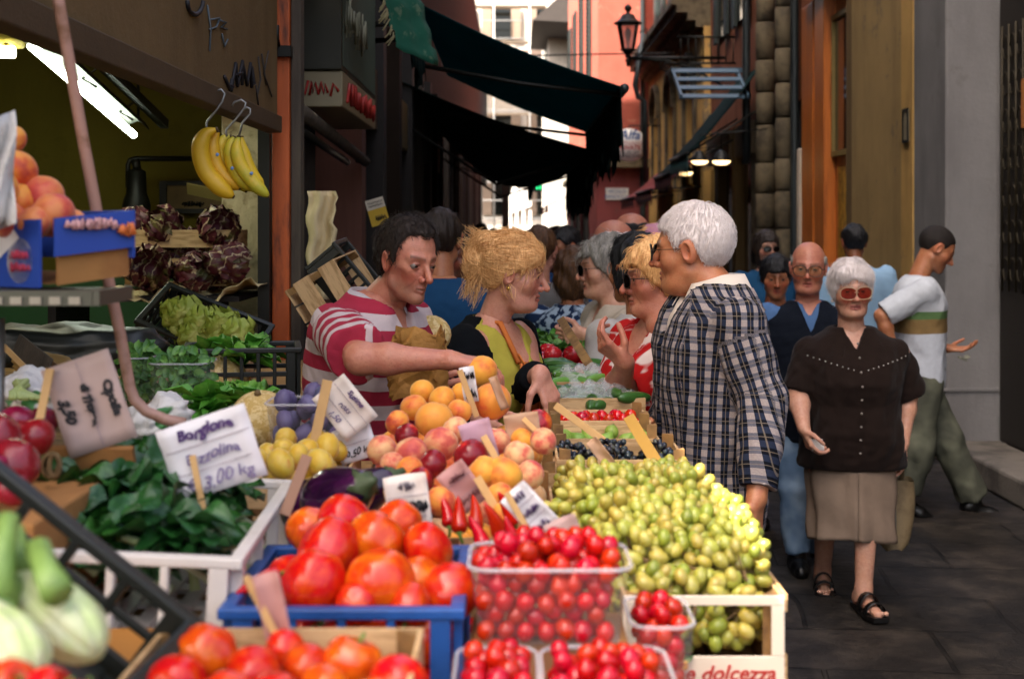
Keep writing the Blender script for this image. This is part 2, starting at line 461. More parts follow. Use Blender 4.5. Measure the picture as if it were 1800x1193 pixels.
b = empty('ochre_building', (3.0, 11, 0), 'brown ochre plastered building with tall flat pilasters and peeling patches', 'building')
part('wall', M_ochre, b, [(3.08, 6, 10.21, 12.4, 0, 9.2)])
part('pilaster', M_ochre2, b, [(2.995, 3.4, 10.21, 10.52, 0, 9.2)], .01)
mp = MB(); mp.bx(3.02, 3.4, 10.54, 12.2, .9, 9.2); mp.build('pilaster', M_ochre, b, bevel=.06)
part('pilaster_base', M_step, b, [(2.99, 3.4, 10.53, 12.22, 0, .9)], .02)
part('corner_strip', M_tan, b, [(3.04, 3.3, 12.21, 12.42, 0, 9.2)])
s = MB(); s.bx(2.984, 2.994, 10.29, 10.42, 2.28, 2.52); o = tag(s.build('number_plaque', M('dull plaque', '#8a8068', .5)), 'small framed grey plaque fixed on the pale ochre pilaster', 'plaque')
s = MB(); s.bx(2.978, 2.985, 10.275, 10.30, 2.27, 2.53); s.bx(2.978, 2.985, 10.41, 10.435, 2.27, 2.53); s.bx(2.978, 2.985, 10.30, 10.41, 2.51, 2.53); s.bx(2.978, 2.985, 10.30, 10.41, 2.27, 2.29); s.build('plaque_frame', M_black, o)

b = empty('wooden_shopfront', (3.1, 13.4, 0), 'varnished orange wood shop front with dark slanted display window', 'shop front')
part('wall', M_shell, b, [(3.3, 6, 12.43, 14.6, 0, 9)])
part('post', M_orange, b, [(3.0, 3.25, 13.15, 13.55, 0, 3.9)], .012)
part('post', M_orange, b, [(3.02, 3.25, 13.72, 14.25, 0, 3.9)], .012)
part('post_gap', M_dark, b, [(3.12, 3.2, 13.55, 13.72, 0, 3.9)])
part('panel', M_orange, b, [(3.12, 3.25, 12.45, 13.14, 0, 4.0)])
w_ = part('window', M_glass, b, [(3.10, 3.118, 12.5, 13.1, 2.35, 3.6)])
part('window_frame', M('aged brass frame', '#8d7a48', .5, .2, metal=.4), w_, [(3.07, 3.10, 12.46, 12.5, 2.3, 3.65), (3.07, 3.10, 13.1, 13.14, 2.3, 3.65), (3.07, 3.10, 12.5, 13.1, 2.3, 2.35), (3.07, 3.10, 12.5, 13.1, 3.6, 3.65)])
part('display_panel', M('yellow brown poster', '#8d6420', .6, .5, 12, col2='#c99a34', c2s=9), b, [(3.10, 3.118, 12.5, 12.98, .9, 2.2)])
part('lintel', M_dwood, b, [(2.9, 3.25, 12.45, 13.9, 4.01, 4.5)])
part('lit_edge', M('painted glare on door edge', '#c4b6a4', .7, .3, 20, .5, 30, .02), b, [(3.0, 3.2, 14.27, 14.42, 0, 2.45)], .02)  # bright reflection on the door edge, put into the pale colour

def rust_column(y, label, r=.2, x=2.98, z0=0.):
    c = MB(); z = z0; k = 0
    while z < 8.5:
        h = .40 + .05 * math.sin(k * 2.3); q = r * (1 + .05 * math.sin(k * 1.7))
        c.lathe([(q*.88, z), (q*.985, z + .012), (q, z + h*.5), (q*.985, z + h - .03), (q*.88, z + h - .016)], 16, (x, y, 0)); z += h; k += 1
    tag(c.build('stone_column', M_stone, loc=(x, y, 0)), label, 'column', 'rusticated columns between the shops')
rust_column(14.95, 'banded stone column right beside the orange shop front', .10)
rust_column(16.05, 'banded stone column next to the dark drainpipe and awning', .115)
m = MB(); m.tube([(2.9, 16.9, z) for z in np.linspace(2.4, 9, 12)], .05, 10); [m.tube([(2.9, 16.9, z), (2.9, 16.9, z + .07)], .062, 10) for z in (3.2, 4.6, 6)]
tag(m.build('drainpipe', M_copper), 'dark zinc drainpipe running down beside the banded columns', 'drainpipe')
m = MB(); m.tube([(3.02, 14.6, z) for z in np.linspace(0, 9, 8)], .045, 10); tag(m.build('drainpipe', M_copper), 'thin dark pipe between orange shop front and banded column', 'drainpipe')

b = empty('russet_building', (3.1, 20, 0), 'dark russet plastered house with small shuttered windows above awnings', 'building')
part('wall', M_brown, b, [(3.1, 6, 14.61, 21.3, 3.0, 10.5)])
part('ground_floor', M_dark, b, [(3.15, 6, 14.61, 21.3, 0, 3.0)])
for y in (17.9, 19.6): 
    w_ = part('window', M_glass, b, [(3.07, 3.098, y, y + .7, 4.4, 6.0)]); part('shutter', M_shut, w_, [(3.03, 3.068, y - .3, y, 4.35, 6.05), (3.03, 3.068, y + .7, y + 1.0, 4.35, 6.05)])
for y in (16.9, 18.4, 20.0):
    part('shop_pillar', M_tan if y > 17 else M_stone, b, [(3.02, 3.148, y, y + .35, 0, 2.95)])
    part('shop_window', M_glass, b, [(3.10, 3.149, y + .45, y + 1.3, .4, 2.5)])
part('shop_board', M('faded shop board', '#77634a', .6, .3), b, [(2.98, 3.09, 17.0, 18.3, 2.55, 2.95), (2.98, 3.09, 18.8, 21, 2.55, 2.95)])

# arched ochre building
def arch_wall(name, b, y0, y1, z1, arches, mat, x=3.0, thick=.35):
    m = MB(); ys = sorted(arches); cur = y0
    for (c, r, zs, zb) in ys:
        m.bx(x, x + thick, cur, c - r, 0, z1); n = 14
        pts = [(c - r, zs)] + [(c - r * math.cos(a), zs + r * math.sin(a)) for a in np.linspace(0, math.pi, n)] + [(c + r, zs)]
        for (ya, za), (yb, zb_) in zip(pts[1:-2], pts[2:-1]):
            vs = [(x, ya, za), (x, yb, zb_), (x, yb, z1), (x, ya, z1)]; vs += [(x + thick, q[1], q[2]) for q in vs]
            m.add(vs, [(3, 2, 1, 0), (4, 5, 6, 7), (0, 1, 5, 4), (2, 3, 7, 6)])
        m.bx(x, x + thick, c - r, c + r, 0, zb); cur = c + r
    m.bx(x, x + thick, cur, y1, 0, z1)
    return m.build(name, mat, b)
b = empty('arched_building', (3.0, 25, 0), 'old ochre building with tall arched windows under a heavy cornice', 'building')
AR = [(22.9, .6, 4.0 - .2, 2.3), (25.6, .6, 3.8, 2.3), (28.2, .6, 3.8, 2.3)]
arch_wall('wall', b, 21.31, 29.9, 4.75, AR, M_ochre2)
for (c, r, zs, zb) in AR:
    w_ = part('window', M_glass, b, [(3.22, 3.26, c - r, c + r, zb, zs + r)])
    g = MB()
    for i in range(7): g.tube([(3.2, c - r + .1 + i * (2*r - .2) / 6, zb), (3.2, c - r + .1 + i * (2*r - .2) / 6, zs + r * .9)], .012, 5)
    for j in range(5): g.tube([(3.2, c - r, zb + j * .4), (3.2, c + r, zb + j * .4)], .012, 5)
    g.build('iron_bars', M_black, w_)
    tr = MB(); n = 16
    for a0, a1 in zip(np.linspace(0, math.pi, n)[:-1], np.linspace(0, math.pi, n)[1:]):
        tr.bar((2.97, c - (r + .1) * math.cos(a0), zs + (r + .1) * math.sin(a0)), (2.97, c - (r + .1) * math.cos(a1), zs + (r + .1) * math.sin(a1)), .06, .16, (1, 0, 0))
    tr.bx(2.94, 2.998, c - r - .18, c - r - .02, zb, zs); tr.bx(2.94, 2.998, c + r + .02, c + r + .18, zb, zs)
    tr.build('arch_moulding', M_stone, b)
m = MB()
for i, (dx, z0, z1) in enumerate(((.12, 4.751, 4.85), (.25, 4.851, 4.98), (.42, 4.981, 5.1), (.5, 5.101, 5.2))): m.bx(3.0 - dx, 3.34, 21.4, 29.85, z0, z1)
for i in range(24): m.bx(2.78, 2.99, 21.6 + i * .345, 21.75 + i * .345, 4.79, 4.98)
m.build('cornice', M_stone, b)
part('upper_wall', M_brown, b, [(3.1, 6, 21.31, 29.9, 5.201, 11)])
for y in (22.5, 25.2, 27.8): 
    w_ = part('window', M_glass, b, [(3.07, 3.098, y, y + .9, 5.8, 7.8)]); part('shutter', M_shut, w_, [(3.02, 3.068, y - .45, y, 5.75, 7.85), (3.02, 3.068, y + .9, y + 1.35, 5.75, 7.85)])

# salmon building
def shutters(b, y, z0, z1, x, wd=.55):
    w_ = part('window', M_glass, b, [(x - .03, x - .002, y, y + .9, z0, z1)])
    for yy in (y, y + .46):
        s_ = MB(); s_.bx(x - .07, x - .031, yy, yy + .44, z0, z1)
        for k in range(int((z1 - z0) / .11)): s_.box((x - .085, yy + .22, z0 + .06 + k * .11), (.03, .36, .05), (0, R(-30), 0))
        s_.build('shutter', M_shut, w_)
b = empty('salmon_building', (1.9, 31, 0), 'tall salmon pink house with dark louvred shutters at the street bend', 'building')
part('wall', M_pink, b, [(1.9, 3.6, 30, 46, 3.3, 12)])
part('ground_floor', M_redw, b, [(1.86, 3.6, 29.96, 46.0, 0, 2.9)])
part('ledge', M_stone, b, [(1.7, 3.6, 29.7, 46, 2.901, 3.08)])
part('band', M_redw, b, [(1.88, 3.6, 29.98, 46, 3.081, 3.299)])
for y in (32.6, 36.2, 40.0, 43.4): shutters(b, y, 5.2, 7.9, 1.9)
part('eaves', M_dwood, b, [(1.3, 3.6, 29.6, 46, 12.001, 12.2)])
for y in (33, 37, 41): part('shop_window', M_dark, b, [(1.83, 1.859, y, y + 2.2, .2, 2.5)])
m = MB(); m.tube([(2.86, 29.88, z) for z in np.linspace(0, 12, 10)], .06, 10); tag(m.build('drainpipe', M_copper), 'dark drainpipe down the corner of the salmon pink house', 'drainpipe')

b = empty('gabled_house', (1.6, 60, 0), 'pale sunlit house with dark gabled roof beyond the salmon building', 'building')
part('wall', M_white, b, [(1.55, 6, 58, 70, 0, 11.5)])
m = MB(); m.prism([(-2.2, 9.6), (1.2, 12.6), (1.5, 12.4), (1.5, 9.4)], 9, Matrix.Identity(3), (3.0, 57.6, 0)); m.build('roof', M_roof, b)
part('window', M_shut, b, [(1.5, 1.549, 60, 61.2, 8.2, 10.0), (1.5, 1.549, 64, 65.2, 8.2, 10.0)])

# far end of the street
b = empty('end_building', (-2, 78, 0), 'bright sunlit cream building closing the far end of the street', 'building')
part('wall', M_white, b, [(-16, 12, 78, 84, 0, 16)])
part('brick_storey', M('pale brickwork', '#b9a494', .9, .25, 30, .3, 60, .01), b, [(-16, 12, 77.9, 77.999, 9.2, 11.6)])
for x in (-6.2, -3.7, -1.15, 1.4):
    for z in (2.2, 6.0, 12.2): 
        w_ = part('window', M_glass, b, [(x, x + 1.1, 77.86, 77.89, z, z + 1.9)]); part('shutter', M('brown shutter', '#8a7868', .7), w_, [(x - .55, x, 77.8, 77.86, z, z + 1.9), (x + 1.1, x + 1.65, 77.8, 77.86, z, z + 1.9)])
sc = empty('scaffolding', (-1, 76, 0), 'metal scaffolding with plank decks and coloured cloths on the end building', 'scaffolding')
m = MB()
for x in np.arange(-9, 5, 2.0):
    for y in (76.0, 77.0): m.tube([(x, y, 0), (x, y, 15)], .05, 6)
for z in np.arange(2, 15, 1.0):
    m.tube([(-9, 76, z), (4, 76, z)], .035, 6)
m.build('pole', M('pale scaffold tube', '#a7a5a2', .5, metal=.5), sc)
part('deck', M('scaffold plank', '#9c8d7c', .8), sc, [(-9, 4, 76.05, 76.95, z, z + .08) for z in (5.8, 7.8, 9.8, 11.8, 13.8)])
part('red_cloth', M('red cloth', '#d2566a', .8), sc, [(-4.35, -4.0, 75.9, 75.94, 9.9, 11.0)]); part('blue_cloth', M('blue cloth', '#4a6fb0', .8), sc, [(-1.9, -1.5, 75.9, 75.94, 9.9, 11.1)])

# ================================================================= left side facade
LX = -.86
b = empty('left_row', (-1.0, 30, 0), 'long dark row of old shops under deep awnings along the left', 'building')
b.name = 'shop_row'
part('wall', M_shell, b, [(-6, LX - .12, 8.0, 26, 3.2, 13), (-6, LX - .12, 26.01, 54, 3.2, 7.6)])  # heights above view chosen to shade the street, lower where salmon house gets sun
part('ground_floor', M_dark, b, [(-6, LX - .3, 6.25, 54, 0, 3.199), (-.985, LX - .04, 5.66, 6.249, 0, 3.199), (-6, LX - .12, 5.001, 7.99, 3.2, 13)])  # last box: unseen upper wall, extended to close a gap that let sun through
k = 0
for y in np.arange(8.0, 40, 1.35):
    part('shop_pillar', (M_gwood, M_dwood, M_shell, M_dwood)[k % 4] if k else M('pinkish worn wood', '#7a4c3c', .7, .3, 5, stretch=(5, 5, .5)), b, [(LX - .299, LX - .02, y, y + .22, 0, 3.19)])
    if k % 2 == 0: part('shop_board', (M('brown shop board', '#4a3626', .6), M_dwood, M('ochre shop board', '#5c4a24', .6))[k % 3], b, [(LX - .29, LX - .06, y + .23, y + 1.34, 2.3, 2.7)])
    else: part('shop_window', M_glass, b, [(LX - .299, LX - .2, y + .23, y + 1.34, .6, 2.2)])
    k += 1
# ---- market shop: the facade with the opening
b = empty('market_shop', (LX, 4, 0), 'tan plastered greengrocer shop open to the street with graffiti above its beam', 'building')
part('front_wall', M_tan, b, [(LX - .14, LX, 1.85, 5.0, 2.048, 13), (LX - .14, LX, .2, 1.849, 2.048, 3.26)])  # heights above view shaped for the sun: low end lights the grape edge
part('side_wall', M_tan, b, [(-5, LX - .141, 1.85, 2.0, 2.62, 13)])
part('roof', M_roof, b, [(-5, LX - .141, .2, 1.849, 2.62, 3.1)])
part('beam', M('brown beam wood', '#4a3820', .7, .3, 5, .3, 40, .004, stretch=(4, 4, 4)), b, [(LX - .04, LX + .02, .2, 4.99, 1.985, 2.046), (LX - .20, LX - .145, .2, 4.99, 2.085, 2.3)], .004)
part('ceiling', M_olive, b, [(-4.5, LX - .225, .2, 6.2, 2.56, 2.6)])
part('back_wall', M_olive, b, [(-4.5, LX - .1, 6.0, 6.1, 1.45, 2.559)])
part('green_dado', M('green gloss paint', '#1f5c22', .5, .25, 4), b, [(-4.5, LX - .1, 5.98, 6.1, 0, 1.449)])
part('inner_wall', M_olive, b, [(-4.6, -4.5, .2, 6.1, 0, 2.559)])
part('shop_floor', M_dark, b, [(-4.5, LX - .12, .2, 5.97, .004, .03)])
part('white_pier', M('flaking white plaster', '#c9b690', .85, .2, 6, .6, 25, .02, col2='#9c8760', c2s=7, c2w=(.52, .62)), b, [(-1.16, -.985, 5.45, 5.62, .6, 2.12)], .006)
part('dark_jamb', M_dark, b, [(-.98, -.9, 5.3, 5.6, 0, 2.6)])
post = part('door_post', M_rust, b, [(LX - .03, LX + .035, 5.06, 5.12, 0, 4)], .006)
part('pipe', M_black, b, [(LX - .075, LX - .032, 5.02, 5.06, 0, 4)]); part('timber', M_gwood, b, [(LX + .037, LX + .075, 5.08, 5.16, 0, 4)], .004)
m = MB(); m.bx(LX - .035, LX + .045, 5.03, 5.13, 2.27, 2.31); m.tube([(LX + .0, 5.03, 2.31), (LX + .0, 5.0, 2.33), (LX + .0, 5.0, 2.38)], .008, 6); m.build('latch', M_black, b)
# graffiti: pen strokes lying on the wall
def stroke_obj(name, strokes, mat, parent, r=.008):
    m = MB()
    for s_ in strokes: m.tube([(LX + .004, y, z) for y, z in s_], r, 5)
    return m.build(name, mat, parent)
def wallpt(px, py): 
    Y = -LX * F / (CX - px); return (Y, EYE + (HY - py) * Y / F)
G = [[(392,135),(402,158),(405,140)],[(404,160),(412,112),(414,150)],[(415,152),(424,108),(423,150)],[(412,132),(424,128)],[(424,112),(432,150),(438,112),(440,155)],[(440,118),(445,148),(440,150)],[(400,150),(408,152)],[(452,100),(456,140),(450,170)],[(458,95),(466,150)],[(470,90),(462,130),(476,170)],[(448,150),(452,185)]]
stroke_obj('graffiti', [[wallpt(*q) for q in s_] for s_ in G[:7]], M_ink, b, .006)
stroke_obj('graffiti', [[wallpt(*q) for q in s_] for s_ in G[7:]], M('faint marker', '#3a3430', .7), b, .003)
stroke_obj('graffiti', [[wallpt(*q) for q in s_] for s_ in ([(362,10),(368,50),(366,90)],[(366,35),(384,32),(378,48),(366,52)],[(384,36),(396,40),(386,48),(397,52)],[(388,60),(392,82),(398,70)])], M('blue grey marker', '#5b6468', .7), b, .003)
stroke_obj('graffiti', [[wallpt(326 + 14 - 14 * math.cos(a), 2 + 24 * math.sin(a)) for a in np.linspace(0, 3.1, 9)]], M_ink, b, .007)

# sign box on the left facade
s = empty('shop_sign', (-.8, 6.4, 2.6), 'boxy dark shop sign with cream lower panel and red script letters', 'sign')
part('box', M('dark olive sign box', '#2b2a1c', .6, .2), s, [(-.98, -.715, 5.72, 7.12, 2.30, 3.2), (-.98, -.93, 5.72, 7.12, 2.16, 2.299)], .004)
part('panel', M_cream, s, [(-.925, -.712, 5.74, 7.11, 2.145, 2.296)], .006)
m = MB()
for i in range(26): m.bx(-.714, -.709, 5.76 + i * .052, 5.78 + i * .052, 2.32, 3.1)
m.build('ribbing', M('green ribbing', '#3c4636', .6), s)
def scrawl(name, M4, w, h, mat, parent, n=6, r=.004, seed=1, rows=1):
    """brush-written line too worn to read, as raised strokes in the plane of M4"""
    g = random.Random(seed); m = MB()
    for row in range(rows):
        y0 = (rows / 2 - row - .5) * h * 1.25; x = -w / 2
        while x < w / 2:
            k = g.choice((3, 4, 5)); cw = w / n * g.uniform(.7, 1.1)
            pts = [(x + cw * (i / (k - 1)) * .9 + g.uniform(-.1, .1) * cw, y0 + (h / 2 if i % 2 else -h / 2) * g.uniform(.35, 1.), .001) for i in range(k)]
            m.tube([M4 @ Vector(p) for p in pts], r, 4); x += cw
    return m.build(name, mat, parent)
scrawl('lettering', frame((-.7085, 6.42, 2.222), (0, 1, 0), (0, 0, 1)), 1.1, .10, M_red, s, 7, .009, 3)
scrawl('lettering', frame((-.7085, 6.2, 2.55), (0, 1, 0), (0, 0, 1)), .8, .22, M('pale sign paint', '#8a8a72', .6), s, 8, .006, 5)
scrawl('lettering', frame((-.82, 5.737, 2.222), (1, 0, 0), (0, 0, 1)), .16, .07, M_red, s, 3, .006, 9)

# awnings over the street
def awning(name, y0, y1, xi, zi, xo, zo, mat, label, sag=.06, fringe=.34, fr_mat=None, group='awnings over the street', sv=.6):
    a = empty(name, (xi, y0, zi), label, 'awning', group)
    m = MB(); nu, nv = 12, 14; pts = []
    for i in range(nu):
        for j in range(nv):
            u, v = i / (nu - 1), j / (nv - 1); y = y0 + (y1 - y0) * v
            pts.append((xi + (xo - xi) * u, y, zi + (zo - zi) * u - sag * math.sin(math.pi * u) * (sv + (1 - sv) * (math.sin(math.pi * v) if sv > .3 else v)) - .01 * math.sin(v * 31) * math.sin(math.pi * u)))
    m.grid(pts, nu, nv); m.build('canopy', mat, a, solid=.006)
    # scalloped valance on the outer edge
    v_ = MB(); pts = []; n = max(24, int((y1 - y0) * 26))
    for i in range(n):
        y = y0 + (y1 - y0) * i / (n - 1); d = fringe * (.72 + .28 * abs(math.sin(i * 1.3))) * (1 - .2 * math.sin(i * .37))
        for k in range(4): pts.append((xo + .02 * math.sin(i * .9) * k / 3 - .02, y, zo - .015 - d * k / 3))
    v_.grid(pts, n, 4); v_.build('valance', fr_mat or mat, a, solid=.004)
    r_ = MB(); r_.tube([(xo, y0, zo), (xo, y1, zo)], .028, 8); r_.build('front_rail', M_copper, a)
    for y in (y0 + .12, y1 - .12):
        e = MB(); mid = ((xi + xo) / 2, y, (zi + zo) / 2 - sag - .16)
        e.tube([(xi, y, zi - .35), mid, (xo, y, zo - .03)], .016, 6); e.build('arm', M_black, a)
    return a
awning('awning', 8.0, 11.9, -.56, 2.95, .66, 2.45, M_teal, 'large dark teal awning sloping out over the street, nearest of the big ones', .05, .42, M_awnu)
a2 = awning('awning', 12.0, 17.6, -1.0, 2.92, .72, 2.30, M_awnu, 'sagging black green awning hanging low behind the teal awning', .44, .5, sv=.1)
awning('awning', 19.0, 23.5, -.95, 3.0, .3, 2.6, M_awnu, 'dark far awning with torn fringe near the bright street end', .2, .5)
awning('awning', 7.1, 8.0 - .05, -.86, 3.05, -.5, 2.75, M_awnu, 'short folded dark awning above the boxy shop sign', .03, .3)
awning('awning', 5.0, 5.55, -.86, 3.05, .55, 2.8, M_teal, 'near teal awning spread above the vendor, its frayed end flap showing', .05, .2, M_green)
# green end flap of the near awning
a = empty('awning_flap', (-.42, 5.6, 2.6), 'faded green fringed awning end hanging at top of the left facade', 'awning')
m = MB(); pts = []; 
for i in range(16):
    z = 2.9 - i * .034
    for j in range(7):
        u = j / 6; pts.append((-.62 + .16 * u + (i / 15) * .14 + .008 * math.sin(i * 2 + j), 5.75 + .25 * u + .02 * math.sin(j * 2.2), z - .05 * u + (.015 * math.sin(i * 3.1) if j in (0, 6) else 0)))
m.grid(pts, 16, 7); m.build('flap', M_green, a, solid=.004)
m = MB()
for i in range(40):
    y = random.random(); z = 2.88 - y * .5; m.tube([(-.62 + (2.9 - z) / .51 * .14, 5.75, z), (-.64 + (2.9 - z) / .51 * .14 + random.uniform(-.02, .02), 5.74, z - random.uniform(.02, .05))], .003, 4)
m.build('fringe', M('pale frayed fringe', '#a9a37c', .8), a)

# right side small awnings, canopy, lamps
def side_awning(y0, y1, xo, zo, zi, mat, label, val=.22, vm=None):
    a = empty('shop_awning', (3.0, y0, zi), label, 'awning', 'shop awnings along the right side')
    m = MB(); m.grid([(2.98 + (xo - 2.98) * u, y0 + (y1 - y0) * v, zi + (zo - zi) * u - .05 * math.sin(math.pi * u)) for u in np.linspace(0, 1, 8) for v in np.linspace(0, 1, 8)], 8, 8); m.build('canopy', mat, a, solid=.006)
    n = 30; m = MB(); m.grid([(xo, y0 + (y1 - y0) * i / n, zo - val * k * (1 if k == 0 else .8 + .2 * math.sin(i * 1.4))) for i in range(n + 1) for k in (0, 1)], n + 1, 2); m.build('valance', vm or mat, a, solid=.004)
    m = MB(); m.tube([(xo, y0, zo), (xo, y1, zo)], .025, 7)
    m.build('front_rail', M_black, a)
    for y in (y0 + .02, y1 - .02): m = MB(); m.tube([(2.99, y, zi - .5), (xo, y, zo)], .015, 6); m.build('arm', M_black, a)
side_awning(16.3, 18.1, 2.1, 2.5, 3.55, M_awnu, 'dark awning with teal valance beside the banded stone columns', .3, M('teal valance canvas', '#175050', .85))
side_awning(18.4, 20.6, 2.15, 2.35, 3.3, M_awnu, 'black awning just behind the teal edged one', .25, M_redawn)
side_awning(21.5, 24.2, 2.2, 2.2, 2.75, M_redawn, 'dull red awning below the first tall arched window', .25)
side_awning(25.2, 28.2, 2.25, 2.15, 2.7, M_redawn, 'dull red awning below the farther arched windows', .2)
for (px, y, lab) in ((950, 38, 'small red awning far down under the salmon house'), (958, 34, 'nearer small red awning under the salmon house')):
    a = empty('shop_awning', (1.8, y, 2.5), lab, 'awning', 'shop awnings along the right side')
    m = MB(); m.grid([(1.84 - .95 * u, y + 2.6 * v, 2.55 - .4 * u) for u in np.linspace(0, 1, 5) for v in np.linspace(0, 1, 5)], 5, 5); m.build('canopy', M_redawn, a, solid=.01)
    m = MB(); m.bx(.88, .9, y, y + 2.6, 1.95, 2.15); m.build('valance', M_redawn, a)
c = empty('slatted_canopy', (2.4, 17.2, 3.4), 'slate blue slatted metal canopy above the dark awning', 'canopy')
for k in range(4):
    z = 3.56 - k * .125; m = MB(); m.box((2.42 - .01*k, 17.0 - .22 * k, z), (.78, .085, .02), (R(35), 0, 0)); m.build('slat', M_blue, c)
m = MB(); m.bar((2.82, 17.2, 3.6), (2.82, 16.3, 3.18), .03, .05); m.bar((2.02, 17.2, 3.6), (2.02, 16.3, 3.18), .03, .05); m.bx(2.0, 2.98, 17.15, 17.2, 3.56, 3.62); m.build('bracket', M_blue, c)
m = MB(); m.tube([(2.2, 18.2, 4.15), (2.98, 18.2, 4.15)], .015, 6); [m.tube([(2.25 + i * .1, 18.2, 4.15), (2.25 + i * .1, 18.2, 3.8)], .009, 5) for i in range(8)]; m.tube([(2.2, 18.2, 3.8), (2.98, 18.2, 3.8)], .015, 6)
tag(m.build('balcony_rail', M_black), 'little black iron balcony rail above the slatted canopy', 'railing')
for (px, py, Y, lab) in ((1230, 283, 15.9, 'lit shop spotlight lowest under the right awnings'), (1205, 303, 18.2, 'lit shop spotlight farther under the right awnings'), (1268, 283, 14.9, 'lit shop spotlight nearest the banded column')):
    p = P(px, py, Y); e = empty('shop_spotlight', p, lab, 'lamp', 'shop spotlights under the awnings')
    m = MB(); m.lathe([(.02, .12), (.05, .1), (.1, .02), (.11, .0), (.10, .0)], 14, p); m.tube([p + (0, 0, .1), p + (0, 0, .3), p + (.5, 0, .35)], .008, 6); m.build('shade', M_black, e)
    m = MB(); m.lathe([(.001, .012), (.098, .012), (.098, -.015), (.06, -.04), (.001, -.045)], 14, p); m.build('bulb', M_warm, e)
# hanging brackets and cables
m = MB(); m.tube([P(960 + (1500 - 960) * t, 96 + 14 * (t - .5) ** 2 - 2, 20) for t in np.linspace(-.2, .42, 20)], .012, 6); tag(m.build('street_cable', M_black), 'thin dark cable strung across the street at lamp height', 'cable')
m = MB(); m.tube([P(*q) for q in ((1132, 60, 26), (1116, 150, 26), (1122, 172, 26), (1133, 178, 26), (1134, 320, 26))], .05, 8); tag(m.build('drainpipe', M_copper), 'bent dark downpipe beside the street lamp and arched building', 'drainpipe')

# street lamp on a wrought bracket
LY = 19.5; lc = P(1104, 66, LY); sY = LY / F
L_ = empty('street_lamp', lc, 'old black iron lantern on a wrought wall bracket over the street', 'street lamp')
m = MB()
def px_prof(rows): return [(r * sY, (66 - y) * sY) for r, y in rows]
m.lathe(px_prof([(2, 8), (6, 12), (7, 16), (4, 20), (3, 24), (10, 26), (15, 34), (20, 38), (25, 40), (25, 43), (2, 43)]), 8, lc); m.build('cap', M_black, L_)
g = MB()
for k in range(4):
    a = math.pi / 4 + k * math.pi / 2; t0 = lc + np.array((22 * math.cos(a), 22 * math.sin(a), 23)) * sY; t1 = lc + np.array((12 * math.cos(a), 12 * math.sin(a), -22)) * sY
    g.bar(t0, t1, .03, .03)
g.lathe(px_prof([(13, 86), (14, 89), (9, 92), (5, 96), (6, 100), (3, 104), (7, 106), (3, 110), (4, 113), (1, 118)]), 8, lc); g.build('lantern_frame', M_black, L_)
m = MB(); vs_ = []
for (r, dz) in ((20.5, 22), (11, -20)):
    for k in range(4): a = math.pi / 4 + k * math.pi / 2; vs_.append(lc + np.array((r * math.cos(a), r * math.sin(a), dz)) * sY)
m.add(vs_, [(0, 1, 5, 4), (1, 2, 6, 5), (2, 3, 7, 6), (3, 0, 4, 7)])
t = NT('lantern glass'); t.surf(t.n('ShaderNodeMixShader', {0: .45, 1: t.n('ShaderNodeBsdfTransparent', {0: (.95, .85, .82, 1)}), 2: t.n('ShaderNodeBsdfPrincipled', {'Base Color': (.5, .36, .34, 1), 'Roughness': .2})}))
m.build('glass', t.m, L_)
m = MB(); m.lathe(px_prof([(2, 84), (3, 70), (6, 62), (6, 56), (3, 50), (1, 49)]), 10, lc); m.build('bulb', M('milky lamp bulb', '#9a8f86', .3), L_)
m = MB(); x0 = lc[0]; z = lc[2] - 36 * sY
m.tube([(x0 - .02, LY, z), (3.05, LY, z)], .022, 8); m.tube([(x0 + .1, LY, z - .02), (x0 + .5, LY, z - .03), (x0 + .95, LY, z - .16), (3.05, LY, z - .42)], .018, 8)
m.tube([(x0 + .55 + .12 * (1 - k / 26) * math.cos(k * .55), LY, z - .12 + .1 * (1 - k / 26) * math.sin(k * .55)) for k in range(24)], .012, 6)
m.tube([(x0 + .95 + .17 * (1 - k / 26) * math.cos(k * .55 + 2), LY, z - .17 + .13 * (1 - k / 26) * math.sin(k * .55 + 2)) for k in range(24)], .012, 6)
m.tube([(x0 + .14, LY, z + .02), (x0 + .3, LY, z + .2), (x0 + .26, LY, z + .42), (x0 + .16, LY, z + .36)], .012, 6)
m.build('bracket', M_black, L_)

# signs
p = P(1106, 255, 27); o = empty('oval_sign', p, 'white oval detective agency sign hanging before the salmon wall', 'sign')
m = MB(); k = 27 / F; m.lathe([(.01, -.03), (31 * k, -.03), (31.5 * k, 0), (31 * k, .03), (.01, .03)], 36, (0, 0, 0), None, Matrix.Rotation(R(90), 3, 'X'))
m.v = [(x + p[0], y + p[1], z * .92 + p[2]) for x, y, z in m.v]; m.build('panel', M_wht, o)
for txt, dy, s_, mt in (('Alfa', -17, 19, M_bluep), ('INVESTIGAZIONI', -3, 6.6, M_red), ('PRIVATE', 5, 8.5, M_red), ('TEL. 051 237', 13, 5.0, M_ink), ('DETECTIVE', 20, 6.8, M_ink)):
    lettering(txt, s_ * k * 1.25, frame(p + np.array((0, -.034, -dy * k)), (1, 0, 0), (0, 0, 1)), mt, o, shear=.25 if dy == -17 else 0, bold=.004 if dy in (-17, 5) else 0)
m = MB(); m.tube([p + (0, 0, .3), p + (0, 0, .38), (2.95, 27, p[2] + .38)], .015, 6); m.tube([p + (.35, 0, .36), (2.95, 27, p[2] + .62)], .012, 6); m.build('bracket', M_black, o)
p = P(1085, 341, 29.9); p[1] = 29.945; k = 30 / F
o = empty('street_plaque', p, 'white street name plaque on the rose coloured wall', 'plaque')
m = MB(); m.box(p, (40 * k, .025, 21 * k)); m.build('plate', M_wht, o, bevel=.006)
